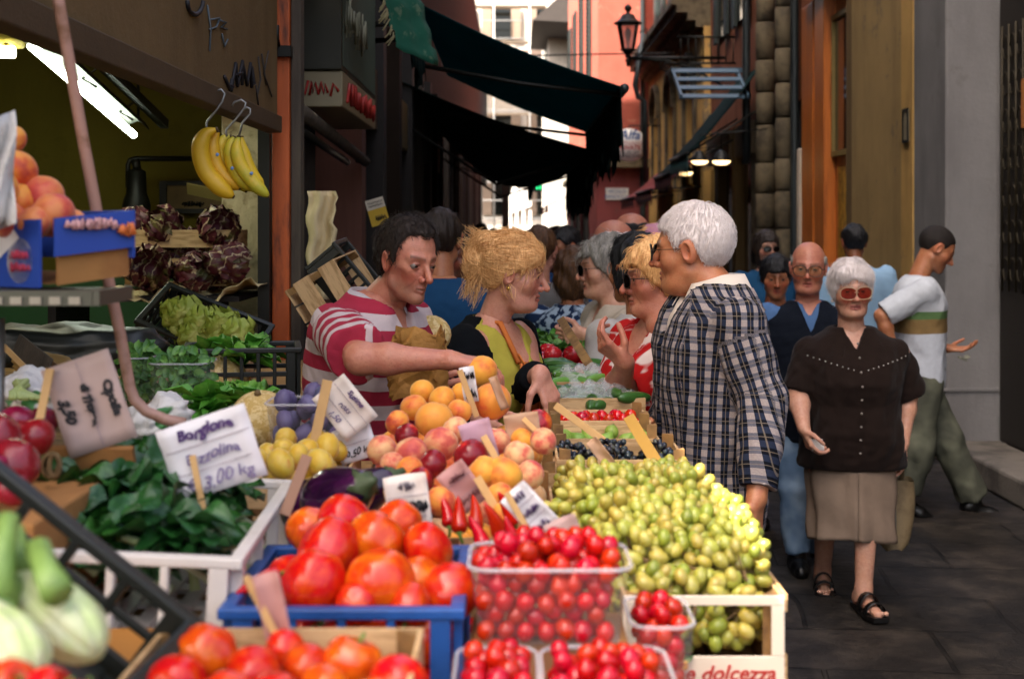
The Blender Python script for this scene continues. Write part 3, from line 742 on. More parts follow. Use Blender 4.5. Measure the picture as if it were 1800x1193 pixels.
lettering('VICOLO', 8.5 * k, frame(p + np.array((0, -.0135, 4.2 * k)), (1, 0, 0), (0, 0, 1)), M_bluep, o); lettering('RANOCCHI', 8.5 * k, frame(p + np.array((0, -.0135, -4.8 * k)), (1, 0, 0), (0, 0, 1)), M_bluep, o)
p = P(943, 326, 34); k = 34 / F
o = empty('green_light_sign', p, 'small green lit sign seen reversed under the far awnings', 'sign')
m = MB(); m.box(p + np.array((0, .05, 0)), (22 * k, .08, 22 * k)); m.build('box', M('dark sign box', '#08120e', .4), o)
lettering('IR', 22 * k, frame(p + np.array((0, .008, 0)), (1, 0, 0), (0, 0, 1)), M_ledg, o, flip=True, bold=.004)
m = MB(); m.tube([p + (0, .05, .14), p + (0, .05, .3), p + (1.3, .05, .3)], .02, 6); m.build('bracket', M_black, o)
# crown topped white hoarding far down the street
Yc = 66; k = Yc / F
o = empty('white_hoarding', P(915, 400, Yc), 'bright white crown topped hoarding on posts far down the street', 'hoarding')
poly = [((x - 915) * k, (395 - y) * k) for x, y in ((893, 352), (904, 324), (911, 334), (918, 331), (925, 339), (929, 329), (934, 352), (934, 362), (893, 376))]
m = MB(); m.prism(poly, .08, Matrix.Identity(3), (15 * k, Yc, EYE)); m.build('board', M_wht, o)
m = MB(); [m.bx((x - 900) * k - .05, (x - 900) * k + .05, Yc - .05, Yc + .05, 0, EYE + 25 * k) for x in (897, 908, 920, 932)]; m.build('post', M_wht, o)
# far dark pillar & portico edge at the street end
tag(part('stone_pillar', M_shell, None, [(-.36, -.1, 50, 50.5, 0, 4.6)]), 'dark brown pillar standing against the bright end building', 'pillar')

m = MB(); m.tube([P(530, 196, 5.3), P(642, 284, 7.9)], .03, 10); [m.tube([P(x, y, Y), P(x - 14, y - 2, Y)], .02, 8) for x, y, Y in ((534, 198, 5.35), (640, 282, 7.8))]; tag(m.build('awning_roller', M_gwood), 'worn grey awning roller bar below the boxy shop sign', 'roller')
m = MB(); m.tube([P(532, 232, 5.4), P(610, 285, 7.2)], .018, 8); tag(m.build('iron_bar', M_black), 'thin dark iron bar below the grey awning roller', 'bar')
# ================================================================= produce materials
def peach_mat(name, base, blush, deep, rough=.55, amt=(.42, .62)):
    t = NT(name); co = t.coord('Generated'); r = t.rand()
    cc = t.n('ShaderNodeVectorMath', {0: co, 1: t.n('ShaderNodeCombineXYZ', {0: t.math('MULTIPLY', r, 37.), 1: t.math('MULTIPLY', r, 11.)}).outputs[0]}, operation='ADD').outputs[0]
    n1 = t.noise(1.7, 3, cc); n1 = t.math('ADD', n1, t.math('MULTIPLY_ADD', t.math('FRACT', t.math('MULTIPLY', r, 17.7)), .28, -.14))
    c = t.mix(t.ramp(n1, [(amt[0], 0.), (amt[1], 1.)]), lin(base), lin(blush))
    c = t.mix(t.ramp(t.math('ADD', n1, t.math('MULTIPLY', t.noise(22, 5, cc), .12)), [(amt[1] + .02, 0.), (amt[1] + .18, .85)]), c, lin(deep))
    c = t.mix(t.ramp(t.noise(60, 2, cc), [(.55, 0.), (.75, .25)]), c, lin(base))
    t.bsdf(c, rough, t.bump(t.noise(70, 3, cc), .08, .002), sss=.12, sssr=(.02, .008, .004), ssss=.5, sheen=.15 if rough > .4 else 0., spec=.4)
    return t.m
M_peach = peach_mat('orange peach skin', '#e89a3a', '#d9602c', '#a3222a')
M_peachp = peach_mat('pale white peach skin', '#e4b27c', '#d4654c', '#ae2a38', amt=(.44, .62))
M_nect = peach_mat('red nectarine skin', '#d8702c', '#b81f28', '#6e0f1e', .22, (.25, .45))
M_apric = peach_mat('apricot skin', '#eda336', '#e27f2a', '#c4502a')
M_tom = M('ripe tomato skin', '#c4200c', .24, .14, 25, .04, 40, hv=.014, rv=.22, col2='#d8560c', c2s=1.6, c2w=(.42, .72), spec=.4, coat=.12, sss=.08, sssr=(.02, .004, .002), ssss=.5)
M_tomo = M('orange red tomato skin', '#cc3a0c', .22, .14, 25, .04, 40, hv=.012, rv=.2, col2='#dc6a10', c2s=1.3, c2w=(.42, .66), spec=.45, coat=.15)
M_pep = M('red pepper skin', '#be140a', .2, .16, 20, .03, 40, hv=.012, rv=.3, spec=.45, coat=.15)
M_cher = M('cherry tomato skin', '#b80e08', .17, .15, 60, hv=.016, rv=.35, spec=.45, coat=.15)
M_ply = peach_mat('yellow plum skin', '#cfa326', '#d2b44c', '#bf6a2e', .45, (.46, .66))
M_plp = M('bloomy purple plum skin', '#3c2a52', .55, .3, 40, hv=.06, rv=.4, col2='#77759a', c2s=30, c2w=(.42, .65))
M_egg = M('glossy eggplant skin', '#260a28', .16, .3, 10, spec=.5, coat=.3, col2='#4a1642', c2s=8)
M_oni = M('red onion skin', '#8c1030', .25, .3, 14, .1, 40, hv=.03, rv=.3, stretch=(1, 1, .25), col2='#b84a5c', c2s=20, c2w=(.55, .7), coat=.2)
M_app = M('red apple skin', '#a81a22', .25, .25, 30, rv=.3)
M_stem = M('green stem', '#5c7a2a', .6, .2, 30); M_brst = M('brown stem', '#6a5230', .8, .25, 30)
M_melon = M('netted melon rind', '#c2a05c', .8, .15, 30, .6, 120, .004, col2='#dcc188', c2s=70, c2w=(.48, .55))
M_chard = M('dark chard leaf', '#1c4a1c', .4, .4, 18, .5, 40, .01, rv=.3, col2='#3a6e22', c2s=9, c2w=(.5, .75))
M_lett = M('bright lettuce leaf', '#4c8a26', .5, .35, 20, .4, 60, .006, col2='#8fb648', c2s=14, c2w=(.5, .75))
M_herb = M('green salad leaf', '#3d6e28', .5, .4, 40, .3, 80, col2='#6f9a45', c2s=25)
M_cabb = M('pale cabbage leaf', '#9aa83a', .55, .3, 20, .4, 50, .006, col2='#d2cc7a', c2s=10, c2w=(.48, .7))
M_fenw = M('white fennel bulb', '#c6caa4', .4, .12, 8, .2, 12, .01, stretch=(6, 6, .6), col2='#b9c98a', c2s=5)
M_feng = M('green fennel stalk', '#7c9a4c', .45, .25, 12, .2, 30, .006, stretch=(4, 4, .6))
M_zucc = M('dark zucchini skin', '#274a1c', .35, .3, 30, rv=.3, col2='#4a7a34', c2s=40)
M_fig = M('green fig skin', '#7f9c3c', .5, .25, 20, hv=.04, rv=.3)
M_ban = M('banana peel', '#dcab22', .5, .12, 12, .08, 30, hv=.03, rv=.15, col2='#b98a1c', c2s=25, c2w=(.62, .8))
M_bang = M('greenish banana peel', '#b9b230', .5, .12, 12, .08, 30, col2='#d8b62a', c2s=9)
M_btip = M('brown banana tip', '#4e3a18', .8, .3, 40)
M_rad = None
def grape_mat(name, c1, c2, c3):
    t = NT(name); r = t.rand(); co = t.coord('Object')
    g = t.n('ShaderNodeNewGeometry').outputs['Random Per Island']
    c = t.ramp(g, [(0., c1), (.5, c2), (1., c3)]); c = t.hsv(c, .5, 1., t.math('MULTIPLY_ADD', r, .35, .82))
    c = t.mix(t.ramp(t.noise(260, 3, co), [(.6, 0.), (.8, .12)]), c, lin('#8a6a2e'))
    c = t.mix(t.ramp(t.noise(55, 3, co), [(.5, 0.), (.8, .16)]), c, lin('#c9cfa4'))
    t.bsdf(c, .2, None, sss=.6, sssr=(.03, .028, .01), ssss=.4, spec=.45); return t.m
M_grape = grape_mat('green grape skin', '#858f32', '#a0a046', '#b09c48'); M_grapeb = grape_mat('black grape skin', '#10121c', '#1c1a28', '#20303e')
def radicchio():
    t = NT('radicchio leaf'); co = t.coord()
    n_ = t.noise(9, 4, t.mapping(co, (3, 3, .5)), .6)
    c = t.mix(t.ramp(t.n('ShaderNodeTexWave', {'Vector': co, 'Scale': 9, 'Distortion': 9, 'Detail': 3, 'Detail Scale': 2.2}).outputs[1], [(.86, 0.), (.99, .7)]), lin('#4e1620'), lin('#c9b48c'))
    c = t.mix(t.ramp(n_, [(.55, 0.), (.7, .6)]), c, lin('#7d8a3c'))
    t.bsdf(c, .5, t.bump(n_, .5, .01)); return t.m
M_rad = radicchio()
M_crate = M('pale poplar wood', '#cda878', .75, .22, 6, .3, 40, .003, rv=.2, stretch=(1, 1, 6), col2='#a98558', c2s=12)
M_crated = M('aged crate wood', '#96703f', .8, .3, 6, .3, 40, .003, rv=.2, col2='#6a4c2a', c2s=9)
M_stick = M('wooden label stick', '#c39a63', .75, .2, 30, rv=.3)
M_wpl = M('white crate plastic', '#d6cdc4', .45, .1, 10, .1, 60, col2='#b9aa98', c2s=6, c2w=(.55, .8))
M_bpl = M('blue crate plastic', '#1d4f94', .4, .15, 10, .08, 60, col2='#17407c', c2s=8)
M_kpl = M('black crate plastic', '#161a16', .42, .2, 10, .08, 60)
M_gpl = M('green crate plastic', '#2c7a5a', .45, .15, 10)
M_carton = M('brown cardboard', '#a4703a', .85, .15, 12, .1, 90, col2='#8a5a2c', c2s=5)
M_cblue = M('printed blue carton', '#24459c', .5, .1, 10); M_lav = M('mauve price card', '#b78f9c', .7, .12, 20)
M_card = M('cream price card', '#dccfc4', .65, .08, 14, col2='#bda99c', c2s=7, c2w=(.5, .8)); M_cardw = M('white price card', '#dad5d6', .6, .06, 14)
M_cardp = M('pink price card', '#b4807a', .65, .12, 16); M_cardt = M('tan price card', '#b08a6c', .7, .15, 16); M_cline = M('faint ruled line', '#8d7a84', .7)
M_sheet = M('white stall sheet', '#cfc8bd', .8, .08, 5, .2, 8, .02)
M_paper = M('crumpled white paper', '#ddd8d2', .7, .06, 10, .3, 20, .02)
M_wrap = M('cream wrapping paper', '#cbb68a', .75, .15, 9, .5, 16, .02)
M_kraft = M('brown kraft paper bag', '#a5742f', .75, .14, 9, .4, 24, .015, col2='#8a5d22', c2s=4)
def clear(name, tint=(.95, .97, .97), k=.12, rough=.12):
    t = NT(name); lw = t.n('ShaderNodeLayerWeight', {'Blend': .3}).outputs[1]
    f = t.math('MULTIPLY_ADD', lw, .2, k, True)
    t.surf(t.n('ShaderNodeMixShader', {0: f, 1: t.n('ShaderNodeBsdfTransparent', {0: (*tint, 1)}), 2: t.n('ShaderNodeBsdfPrincipled', {'Base Color': (.8, .8, .82, 1), 'Roughness': rough, 'Specular IOR Level': .6})}))
    return t.m
M_clear = clear('clear tub plastic', (.97, .97, .97), .03); M_film = clear('clear bag film', (.95, .97, .95), .22, .25); M_rimc = clear('thick clear rim', (.95, .92, .92), .28, .15)

# ================================================================= shapes
def lk(name, mb, mat, parent, bevel=0, solid=0):
    o = link(name, mb.mesh(name), mat, parent, (0, 0, 0))
    if solid: m = o.modifiers.new('thick', 'SOLIDIFY'); m.thickness = solid; m.offset = 0
    if bevel: m = o.modifiers.new('bevel', 'BEVEL'); m.width = bevel; m.segments = 2; m.limit_method = 'ANGLE'; m.angle_limit = .7
    return o
def wooden_crate(x0, x1, y0, y1, z0, h, label, rows=2, group='wooden crates on the stall', mat=None, post=.0, panel=0, rot=0):
    cx, cy = (x0 + x1) / 2, (y0 + y1) / 2; a, b = (x1 - x0) / 2, (y1 - y0) / 2; mat = mat or M_crate
    c = empty('wooden_crate', (cx, cy, z0), label, 'crate', group); c.rotation_euler.z = rot
    m = MB(); n = max(3, int((x1 - x0) / .07))
    for i in range(n): m.box((-a + (i + .5) * 2 * a / n, 0, .006), (2 * a / n - .008, 2 * b - .012, .006))
    lk('base', m, mat, c)
    for sx in (-1, 1):
        for sy in (-1, 1):
            m = MB(); t = .022; X, Y_ = sx * (a - .006), sy * (b - .006)
            m.prism([(0, 0), (t, 0), (0, t)], h + post, Matrix.Rotation(R(-90), 3, 'X'), (0, 0, 0))
            m.v = [(X - sx * abs(v[0]), Y_ - sy * abs(v[1]), (h + post) / 2 + (v[2])) for v in [(q[0], q[1], q[2]) for q in m.v]]
            lk('post', m, M_crated, c)
    sh = h * .62 / rows; gap = (h - sh * rows) / rows
    for k, (ax, s) in enumerate((('x', -1), ('x', 1), ('y', -1), ('y', 1))):
        m = MB()
        for r_ in range(rows):
            zc = h - sh / 2 - r_ * (sh + gap)
            hh = sh
            if ax == 'x': m.box((0, s * (b - .003), zc), (2 * a, .005, hh))
            else: m.box((s * (a - .003), 0, zc - .0005), (.005, 2 * b - .012, hh))
        lk('side', m, mat, c)
    return c
def plastic_crate(w, d, h, mat, label, loc, rot=(0, 0, 0), cells=(5, 3), name='plastic_crate', group='plastic crates on the stall', bars=2, wall=.010):
    c = empty(name, loc, label, 'crate', group); c.rotation_euler = rot
    a, b = w / 2, d / 2
    m = MB(); nx = 8
    for i in range(nx): m.box((-a + (i + .5) * w / nx, 0, .006), (w / nx * .55, d - .02, .008))
    for j in range(6): m.box((0, -b + (j + .5) * d / 6, .0045), (w - .02, d / 6 * .4, .006))
    lk('base', m, mat, c)
    m = MB(); r_ = .018
    m.box((0, -b, h - .007), (w + r_, r_, .014)); m.box((0, b, h - .007), (w + r_, r_, .014)); m.box((-a, 0, h - .0072), (r_, d - r_, .0136)); m.box((a, 0, h - .0072), (r_, d - r_, .0136))
    lk('rim', m, mat, c, .003)
    for ax, s, L in (('x', -1, w), ('x', 1, w), ('y', -1, d), ('y', 1, d)):
        m = MB(); n = cells[0] if ax == 'x' else cells[1]
        def pb(u0, u1, z0, z1, t=wall):
            if ax == 'x': m.bx(u0, u1, s * b - t / 2, s * b + t / 2, z0, z1)
            else: m.bx(s * a - t / 2, s * a + t / 2, u0, u1, z0, z1)
        pb(-L / 2 + .009, L / 2 - .009, .0, h * .22)
        if bars > 1: pb(-L / 2 + .009, L / 2 - .009, h * .52, h * .60, wall * .8)
        for i in range(n + 1):
            u = -L / 2 + .02 + i * (L - .04) / n; pb(u - (.012 if i in (0, n) else .005), u + (.012 if i in (0, n) else .005), h * .22, h - .0135, wall * 1.15)
        lk('side', m, mat, c, .0015)
    return c
def punnet(w, d, h, loc, label, rot=0, name='plastic_tub', group='clear plastic tubs', mat=None, taper=.86):
    c = empty(name, loc, label, 'tub', group); c.rotation_euler.z = rot
    def ring(a, b, r_, z, n=5):
        pts = []
        for sx, sy, a0 in ((1, 1, 0), (-1, 1, 90), (-1, -1, 180), (1, -1, 270)):
            for k in range(n): q = R(a0 + 90 * k / (n - 1)); pts.append((sx * (a - r_) + r_ * math.cos(q), sy * (b - r_) + r_ * math.sin(q), z))
        return pts
    a, b = w / 2, d / 2
    rings = [ring(a * taper, b * taper, .02, .002), ring(a * (taper + .02), b * (taper + .02), .022, .012), ring(a * (taper * .4 + .6) * .985, b * (taper * .4 + .6) * .985, .024, h * .6), ring(a * .975, b * .975, .025, h - .004)]
    n = len(rings[0]); m = MB(); vs = sum(rings, []); fs = [tuple(range(n))]
    for i in range(len(rings) - 1):
        for k in range(n): fs.append((i*n+k, i*n+(k+1) % n, (i+1)*n+(k+1) % n, (i+1)*n+k))
    m.add(vs, fs, True); lk('wall', m, mat or M_clear, c)
    m = MB(); p = ring(a, b, .026, h); m.tube(p + [p[0]], .0028, 6, False); lk('rim', m, M_rimc, c)
    return c

_pm = {}
def proto(kind):
    if kind in _pm: return _pm[kind]
    if kind in ('peach', 'plum', 'cherry', 'apple', 'onion', 'fig', 'apricot'):
        V, Fc = ICO(3 if kind in ('peach', 'apple', 'onion', 'apricot') else 2); V = V.copy(); N = V / np.linalg.norm(V, axis=1, keepdims=True)
        th = np.arccos(np.clip(N[:, 2], -1, 1)); az = np.arctan2(N[:, 1], N[:, 0])
        if kind in ('peach', 'apricot'):
            rr = 1 - .16 * np.exp(-(th / .3) ** 2) - .07 * np.exp(-(az / .17) ** 2) * np.clip(np.cos(th * .6), 0, 1) + .04 * np.exp(-((math.pi - th) / .25) ** 2); V = N * rr[:, None] * np.array((1, 1.03, .95))
        elif kind == 'plum': V = N * np.array((.86, .86, 1.12)) * (1 - .05 * np.exp(-(az / .15) ** 2))[:, None]
        elif kind == 'cherry': V = N * np.array((.93, .93, 1.1))
        elif kind == 'apple': V = N * (1 - .3 * np.exp(-(th / .32) ** 2) - .12 * np.exp(-((math.pi - th) / .3) ** 2))[:, None] * np.array((1, 1, .92))
        elif kind == 'onion': V = N * (1 + .35 * np.exp(-(th / .2) ** 2) + .1 * np.exp(-((math.pi - th) / .2) ** 2))[:, None] * np.array((1, 1, .85))
        elif kind == 'fig': V = N * (1 + .5 * np.exp(-(th / .35) ** 2))[:, None] * np.array((.9, .9, .9))
        m = MB(); m.add(V, Fc, True)
    elif kind == 'tomato':
        m = MB(); prof = [(.02, -.82), (.45, -.84), (.82, -.6), (1.02, -.1), (1.0, .3), (.78, .66), (.45, .78), (.15, .68), (.02, .62)]
        prof = smooth_prof(prof, 3); m.lathe(prof, 36, lobes=lambda a, z: .075 * abs(math.cos(3 * a + .6)) * (1 if z > -.5 else .6) - .03 + .035 * math.cos(2 * a))
    elif kind == 'pepper':
        m = MB(); prof = smooth_prof([(.02, -1.25), (.3, -1.28), (.62, -1.0), (.82, -.3), (.98, .4), (.9, .8), (.55, .95), (.2, .82), (.02, .74)], 3)
        m.lathe(prof, 32, lobes=lambda a, z: .11 * abs(math.cos(1.5 * a + .4)) - .05 + .03 * math.cos(2 * a + z))
    elif kind == 'horn':
        m = MB(); pts = []; rs = []
        for i in range(14): t = i / 13; pts.append((.5 * t * t, .1 * math.sin(3 * t), -2.6 * t)); rs.append(max(.04, .62 * (1 - t) ** .6 * (1 - .45 * math.exp(-(t / .06) ** 2))))
        m.tube(pts, rs, 14)
    me = m.mesh(kind); _pm[kind] = me; return me
def smooth_prof(p, k):
    for _ in range(k - 1):
        q = [p[0]]
        for a, b in zip(p[:-1], p[1:]): q += [(a[0]*.75 + b[0]*.25, a[1]*.75 + b[1]*.25), (a[0]*.25 + b[0]*.75, a[1]*.25 + b[1]*.75)]
        p = q + [p[-1]]
    return p
_stemme = {}
def unit(v): v = np.asarray(v, float); return v / np.linalg.norm(v)
def fruit(kind, name, mat, loc, r, label, group, cat=None, rot=None, stem=None, sc=(1, 1, 1)):
    key = (kind, mat.name)
    if key not in _pm:
        me = proto(kind).copy(); me.materials.clear(); me.materials.append(mat); _pm[key] = me
    o = bpy.data.objects.new(name, _pm[key]); COL.objects.link(o); o.location = tuple(float(x) for x in loc); o.scale = (r * sc[0], r * sc[1], r * sc[2])
    o.rotation_euler = rot if rot is not None else (random.uniform(-.9, .9), random.uniform(-.9, .9), random.uniform(0, 6.28))
    tag(o, label, cat or name.split('_')[-1], group)
    if stem:
        if stem not in _stemme:
            m = MB()
            if stem == 'calyx':
                for k in range(6):
                    a = k * 1.047; m.add([(.06*math.cos(a+.5), .06*math.sin(a+.5), .68), (.55*math.cos(a), .55*math.sin(a), .80), (.06*math.cos(a-.5), .06*math.sin(a-.5), .70)], [(0, 1, 2), (2, 1, 0)])
                m.tube([(0, 0, .6), (.03, 0, .85), (.1, .03, 1.02)], .07, 6)
            elif stem == 'peduncle': m.tube([(0, 0, .72), (.02, 0, .95), (.14, .05, 1.3), (.2, .1, 1.5)], [.22, .14, .11, .13], 7)
            elif stem == 'hornstem': m.tube([(0, 0, -.05), (-.02, 0, .2), (.1, .05, .75)], [.3, .12, .09], 7)
            me = m.mesh('stem'); me.materials.append(M_stem); _stemme[stem] = me
        s_ = bpy.data.objects.new('stem', _stemme[stem]); COL.objects.link(s_); s_.parent = o
    return o
def drop(x0, x1, y0, y1, z0, r, n, top, K=45, seed=1, inset=1.0, pre=()):
    """lets n balls settle one after another: returns centres (and radii) of a natural heap below top(x, y)"""
    g = np.random.default_rng(seed); C = [tuple(p) for p in pre]
    for _ in range(n):
        best = None; rr = r * g.uniform(.9, 1.08)
        for _k in range(K):
            x = g.uniform(x0 + inset * rr, x1 - inset * rr); y = g.uniform(y0 + inset * rr, y1 - inset * rr); z = z0 + rr
            if C:
                A = np.array(C); d2 = (A[:, 0] - x) ** 2 + (A[:, 1] - y) ** 2; s_ = (A[:, 3] + rr) * .95; m = d2 < s_ * s_
                if m.any(): z = max(z, float((A[m, 2] + np.sqrt(s_[m] ** 2 - d2[m])).max()))
            if z + rr > top(x, y): continue
            if best is None or z < best[2]: best = (x, y, z, rr)
        if best: C.append(best)
    return C[len(pre):]
def fill(x0, x1, y0, y1, z0, r, top, seed=1):
    g = np.random.default_rng(seed); C = []; k = 0
    while z0 + r + k * 1.46 * r < z0 + .3:
        z = z0 + r + k * 1.46 * r; j = 0; y = y0 + r + (k % 2) * .6 * r
        while y < y1 - r * .9:
            x = x0 + r + ((j + k) % 2) * r
            while x < x1 - r * .9:
                q = np.array((x, y, z)) + g.normal(size=3) * r * .16
                if q[2] + r < top(q[0], q[1]) - r * .4 * g.random(): C.append((*q, r * g.uniform(.9, 1.08)))
                x += 1.9 * r
            y += 1.7 * r; j += 1
        k += 1
    return C
def seen_sort(C, keep):
    """keep the balls that show: drop those buried under others"""
    A = np.array(C); out = []
    for i, (x, y, z, r) in enumerate(C):
        m = (np.abs(A[:, 0] - x) < r * 1.1) & (np.abs(A[:, 1] - y) < r * 1.1) & (A[:, 2] > z + r * 1.2)
        if m.sum() < keep: out.append(C[i])
    return out

def leaf(mb, base, d, up, L, W, curl=.4, wav=.1, nu=6, nv=5, seed=0, fold=.25):
    d = Vector(d).normalized(); up = Vector(up); s = d.cross(up).normalized(); up = s.cross(d); g = random.Random(seed); pts = []; ph = g.uniform(0, 6)
    for i in range(nu):
        t = i / (nu - 1); w_ = W * (math.sin(math.pi * min(1, t * .86 + .12)) ** .7) * (1 if t < .99 else .55)
        for j in range(nv):
            v = j / (nv - 1) * 2 - 1
            p = Vector(tuple(map(float, base))) + d * (L * t * (1 - .25 * curl * t)) + up * (-curl * L * t * t * .6 + wav * W * math.sin(t * 7 + v * 3 + ph) * abs(v) + fold * W * v * v) + s * (v * w_ / 2)
            pts.append(p)
    mb.grid(pts, nu, nv)

# ================================================================= stall
TZ = .98
st = empty('market_stall', (-.1, 2, 0), 'long street market stall table under the crates of produce', 'market stall')
part('table_top', M_crated, st, [(-1.15, .385, 1.0, 2.84, TZ - .04, TZ - .002), (.08, .45, 2.842, 7.6, TZ - .04, TZ - .002)])
part('riser', M_crated, st, [(-.66, -.345, 1.64, 2.16, TZ, 1.128), (-.47, -.285, 2.22, 2.84, TZ, 1.16)], .003)
m = MB(); pts = []
for i in range(60):
    for j in range(6): pts.append((.388 + .012 * math.sin(i * .9) * j / 5, .98 + 1.88 * i / 59, TZ - .005 - .72 * j / 5))
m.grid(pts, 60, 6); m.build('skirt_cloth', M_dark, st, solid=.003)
for (x, y) in ((-1.1, 1.06), (.34, 1.06), (-1.1, 2.78), (.34, 2.78), (.12, 4.6), (.41, 4.6), (.12, 7.5), (.41, 7.5)): part('leg', M_crated, st, [(x - .025, x + .025, y - .025, y + .025, 0, TZ - .041)])
bc = empty('back_counter', (-1.2, 3.8, 0), 'dark wooden counter inside the greengrocer shop holding salads and melons', 'counter')
part('counter_top', M_crated, bc, [(-2.6, -.60, 2.95, 4.95, 1.12, 1.16)]); part('leg', M_dwood, bc, [(-.68, -.62, 3.0, 3.06, 0, 1.119), (-.68, -.62, 4.84, 4.9, 0, 1.119), (-2.55, -2.49, 3.0, 3.06, 0, 1.119), (-2.55, -2.49, 4.84, 4.9, 0, 1.119)]); part('panel', M_dwood, bc, [(-2.48, -.69, 3.0, 3.03, .1, 1.119)])

# ---- front wooden crate with red peppers
fc = wooden_crate(-.365, -.092, 1.12, 1.425, TZ, .25, 'wooden crate in front of the blue crate, heaped with red tomatoes', 3)
def px_fruit(kind, name, mat, px, py, Y, rpx, label, group, **k): return fruit(kind, name, mat, P(px, py, Y), rpx * Y / F, label, group, **k)
GP = 'red tomatoes in the front wooden crate'; LP = 'glossy red tomato in the front wooden crate'
for i, (px, py, Y, r, rot) in enumerate(((365, 1150, 1.36, 62, (1.2, .6, .4)), (445, 1185, 1.31, 58, (1.4, -.3, 2)), (310, 1200, 1.28, 55, (1.1, .8, 1)), (620, 1165, 1.35, 62, (.2, .3, 1)), (540, 1175, 1.34, 50, (.9, -.9, 3)), (700, 1200, 1.3, 55, (1.2, .2, 4)), (570, 1215, 1.24, 55, (1.3, .9, 2)), (400, 1230, 1.22, 60, (1.5, .2, 0)), (480, 1235, 1.20, 60, (1.2, -.7, 1)), (660, 1240, 1.2, 60, (.8, .4, 2)), (500, 1140, 1.39, 40, (1.2, .1, 5)))):
    px_fruit('tomato', 'tomato', M_tom if i % 3 else M_tomo, px, py, Y, r * .86, LP, GP, rot=(rot[0] + (3.1 if i not in (3, 7) else 0), rot[1], rot[2]), stem='calyx', sc=(1, 1, 1 + .12 * (i % 3)))
C = drop(-.35, -.10, 1.14, 1.41, TZ + .01, .042, 40, lambda x, y: 1.2, seed=4)
for c in seen_sort(C, 2): fruit('tomato', 'tomato', M_tom, c[:3], c[3] * .9, LP, GP, stem='calyx')

# ---- blue crate of tomatoes
plastic_crate(.272, .305, .222, M_bpl, 'blue plastic crate heaped with ribbed red tomatoes', (-.2, 1.755, TZ), cells=(4, 4))
GT = 'ribbed tomatoes in the blue crate'; LT = 'ribbed orange red tomato heaped in the blue plastic crate'
TOM = [(668, 1020, 1.665, 58, (.1, -.1, 0)), (553, 1022, 1.66, 54, (.15, .2, 1)), (578, 968, 1.74, 52, (.5, .3, 2)), (662, 948, 1.77, 50, (.3, -.5, 3)), (604, 915, 1.83, 44, (.2, .6, 4)), (752, 965, 1.76, 42, (.4, .2, 5)), (735, 1018, 1.70, 42, (.8, .1, 1)), (790, 1040, 1.69, 50, (1.0, -.5, 2)), (512, 1020, 1.72, 40, (.5, .9, 3)), (690, 985, 1.80, 36, (.2, .2, 1)), (628, 1060, 1.64, 38, (.9, 0, 0)), (720, 1065, 1.64, 36, (.5, .5, 2)), (545, 930, 1.85, 40, (.3, .2, 0)), (700, 920, 1.86, 40, (.5, .4, 1))]
pre = []
for i, (px, py, Y, r, rot) in enumerate(TOM):
    p = P(px, py, Y); pre.append((*p, r * Y / F)); fruit('tomato', 'tomato', M_tom if i % 3 else M_tomo, p, r * Y / F, LT, GT, rot=(rot[0] + 3.14, rot[1] * 1.3, rot[2]), stem='calyx', sc=(1, 1, 1.06 + .14 * (i % 3)))
C = drop(-.332, -.068, 1.61, 1.9, TZ + .012, .034, 90, lambda x, y: 1.19, seed=5)
for c in seen_sort(C, 2): fruit('tomato', 'tomato', M_tom, c[:3], c[3], LT, GT, stem='calyx')
fruit('horn', 'pepper', M_pep, P(490, 1010, 1.69), .022, 'small red horn pepper at left end of the blue crate', None, cat='pepper', rot=(1.3, .2, 2.2), stem='hornstem')

# ---- tubs of cherry tomatoes
GC = 'cherry tomatoes in the clear tubs'
def tub(x0, x1, y0, y1, z0, h, label, n, fl, seed, over=.03, r=.0125):
    punnet(x1 - x0, y1 - y0, h, ((x0 + x1) / 2, (y0 + y1) / 2, z0), label)
    tp = lambda x, y: z0 + h + over * (1 - ((x - (x0 + x1) / 2) / (x1 - x0) * 2) ** 2) * (1 - ((y - (y0 + y1) / 2) / (y1 - y0) * 2) ** 2) + .004
    C = fill(x0 + .008, x1 - .008, y0 + .007, y1 - .007, z0 + .003, r, tp, seed); C += drop(x0 + .004, x1 - .004, y0 + .004, y1 - .004, z0 + h * .5, r, 40, lambda x, y: tp(x, y) + .008, seed=seed, K=50, pre=C)
    vis = set(seen_sort(C, 3))
    for c in C:
        if c in vis and c[2] > z0 + h * .55 or c[1] < y0 + .045 or c[0] > x1 - .022 and c[1] < y1 - .03: fruit('cherry', 'cherry_tomato', M_cher, c[:3], c[3], fl, GC, cat='tomato')
wooden_crate(-.06, .15, 1.3, 1.6, TZ, .08, 'low wooden crate under the stacked cherry tomato tubs', 1)
tub(-.052, .142, 1.60, 1.74, 1.153, .092, 'large clear plastic tub brimming with cherry tomatoes, topmost of its stack', 330, 'small red cherry tomato in the topmost clear tub', 1)
tub(.032, .172, 1.40, 1.56, 1.070, .098, 'clear plastic tub of cherry tomatoes below the large tub, toward the grapes', 150, 'small red cherry tomato in the lower tub toward the grapes', 2, .012)
tub(-.062, .028, 1.38, 1.56, 1.070, .098, 'clear plastic tub of cherry tomatoes below the large tub, by the blue crate', 120, 'small red cherry tomato in the lower tub by the blue crate', 3, .02)
tub(.146, .225, 1.66, 1.80, 1.06, .10, 'small clear tub squeezed between the large tub and the grape crate', 60, 'small red cherry tomato in the tub beside the grape crate', 4, .012)
part_ = MB(); part_.bx(-.06, .225, 1.61, 1.83, TZ, 1.058); tag(part_.build('carton', M_carton, bevel=.004), 'brown cardboard carton beneath the stacked tomato tubs', 'carton')
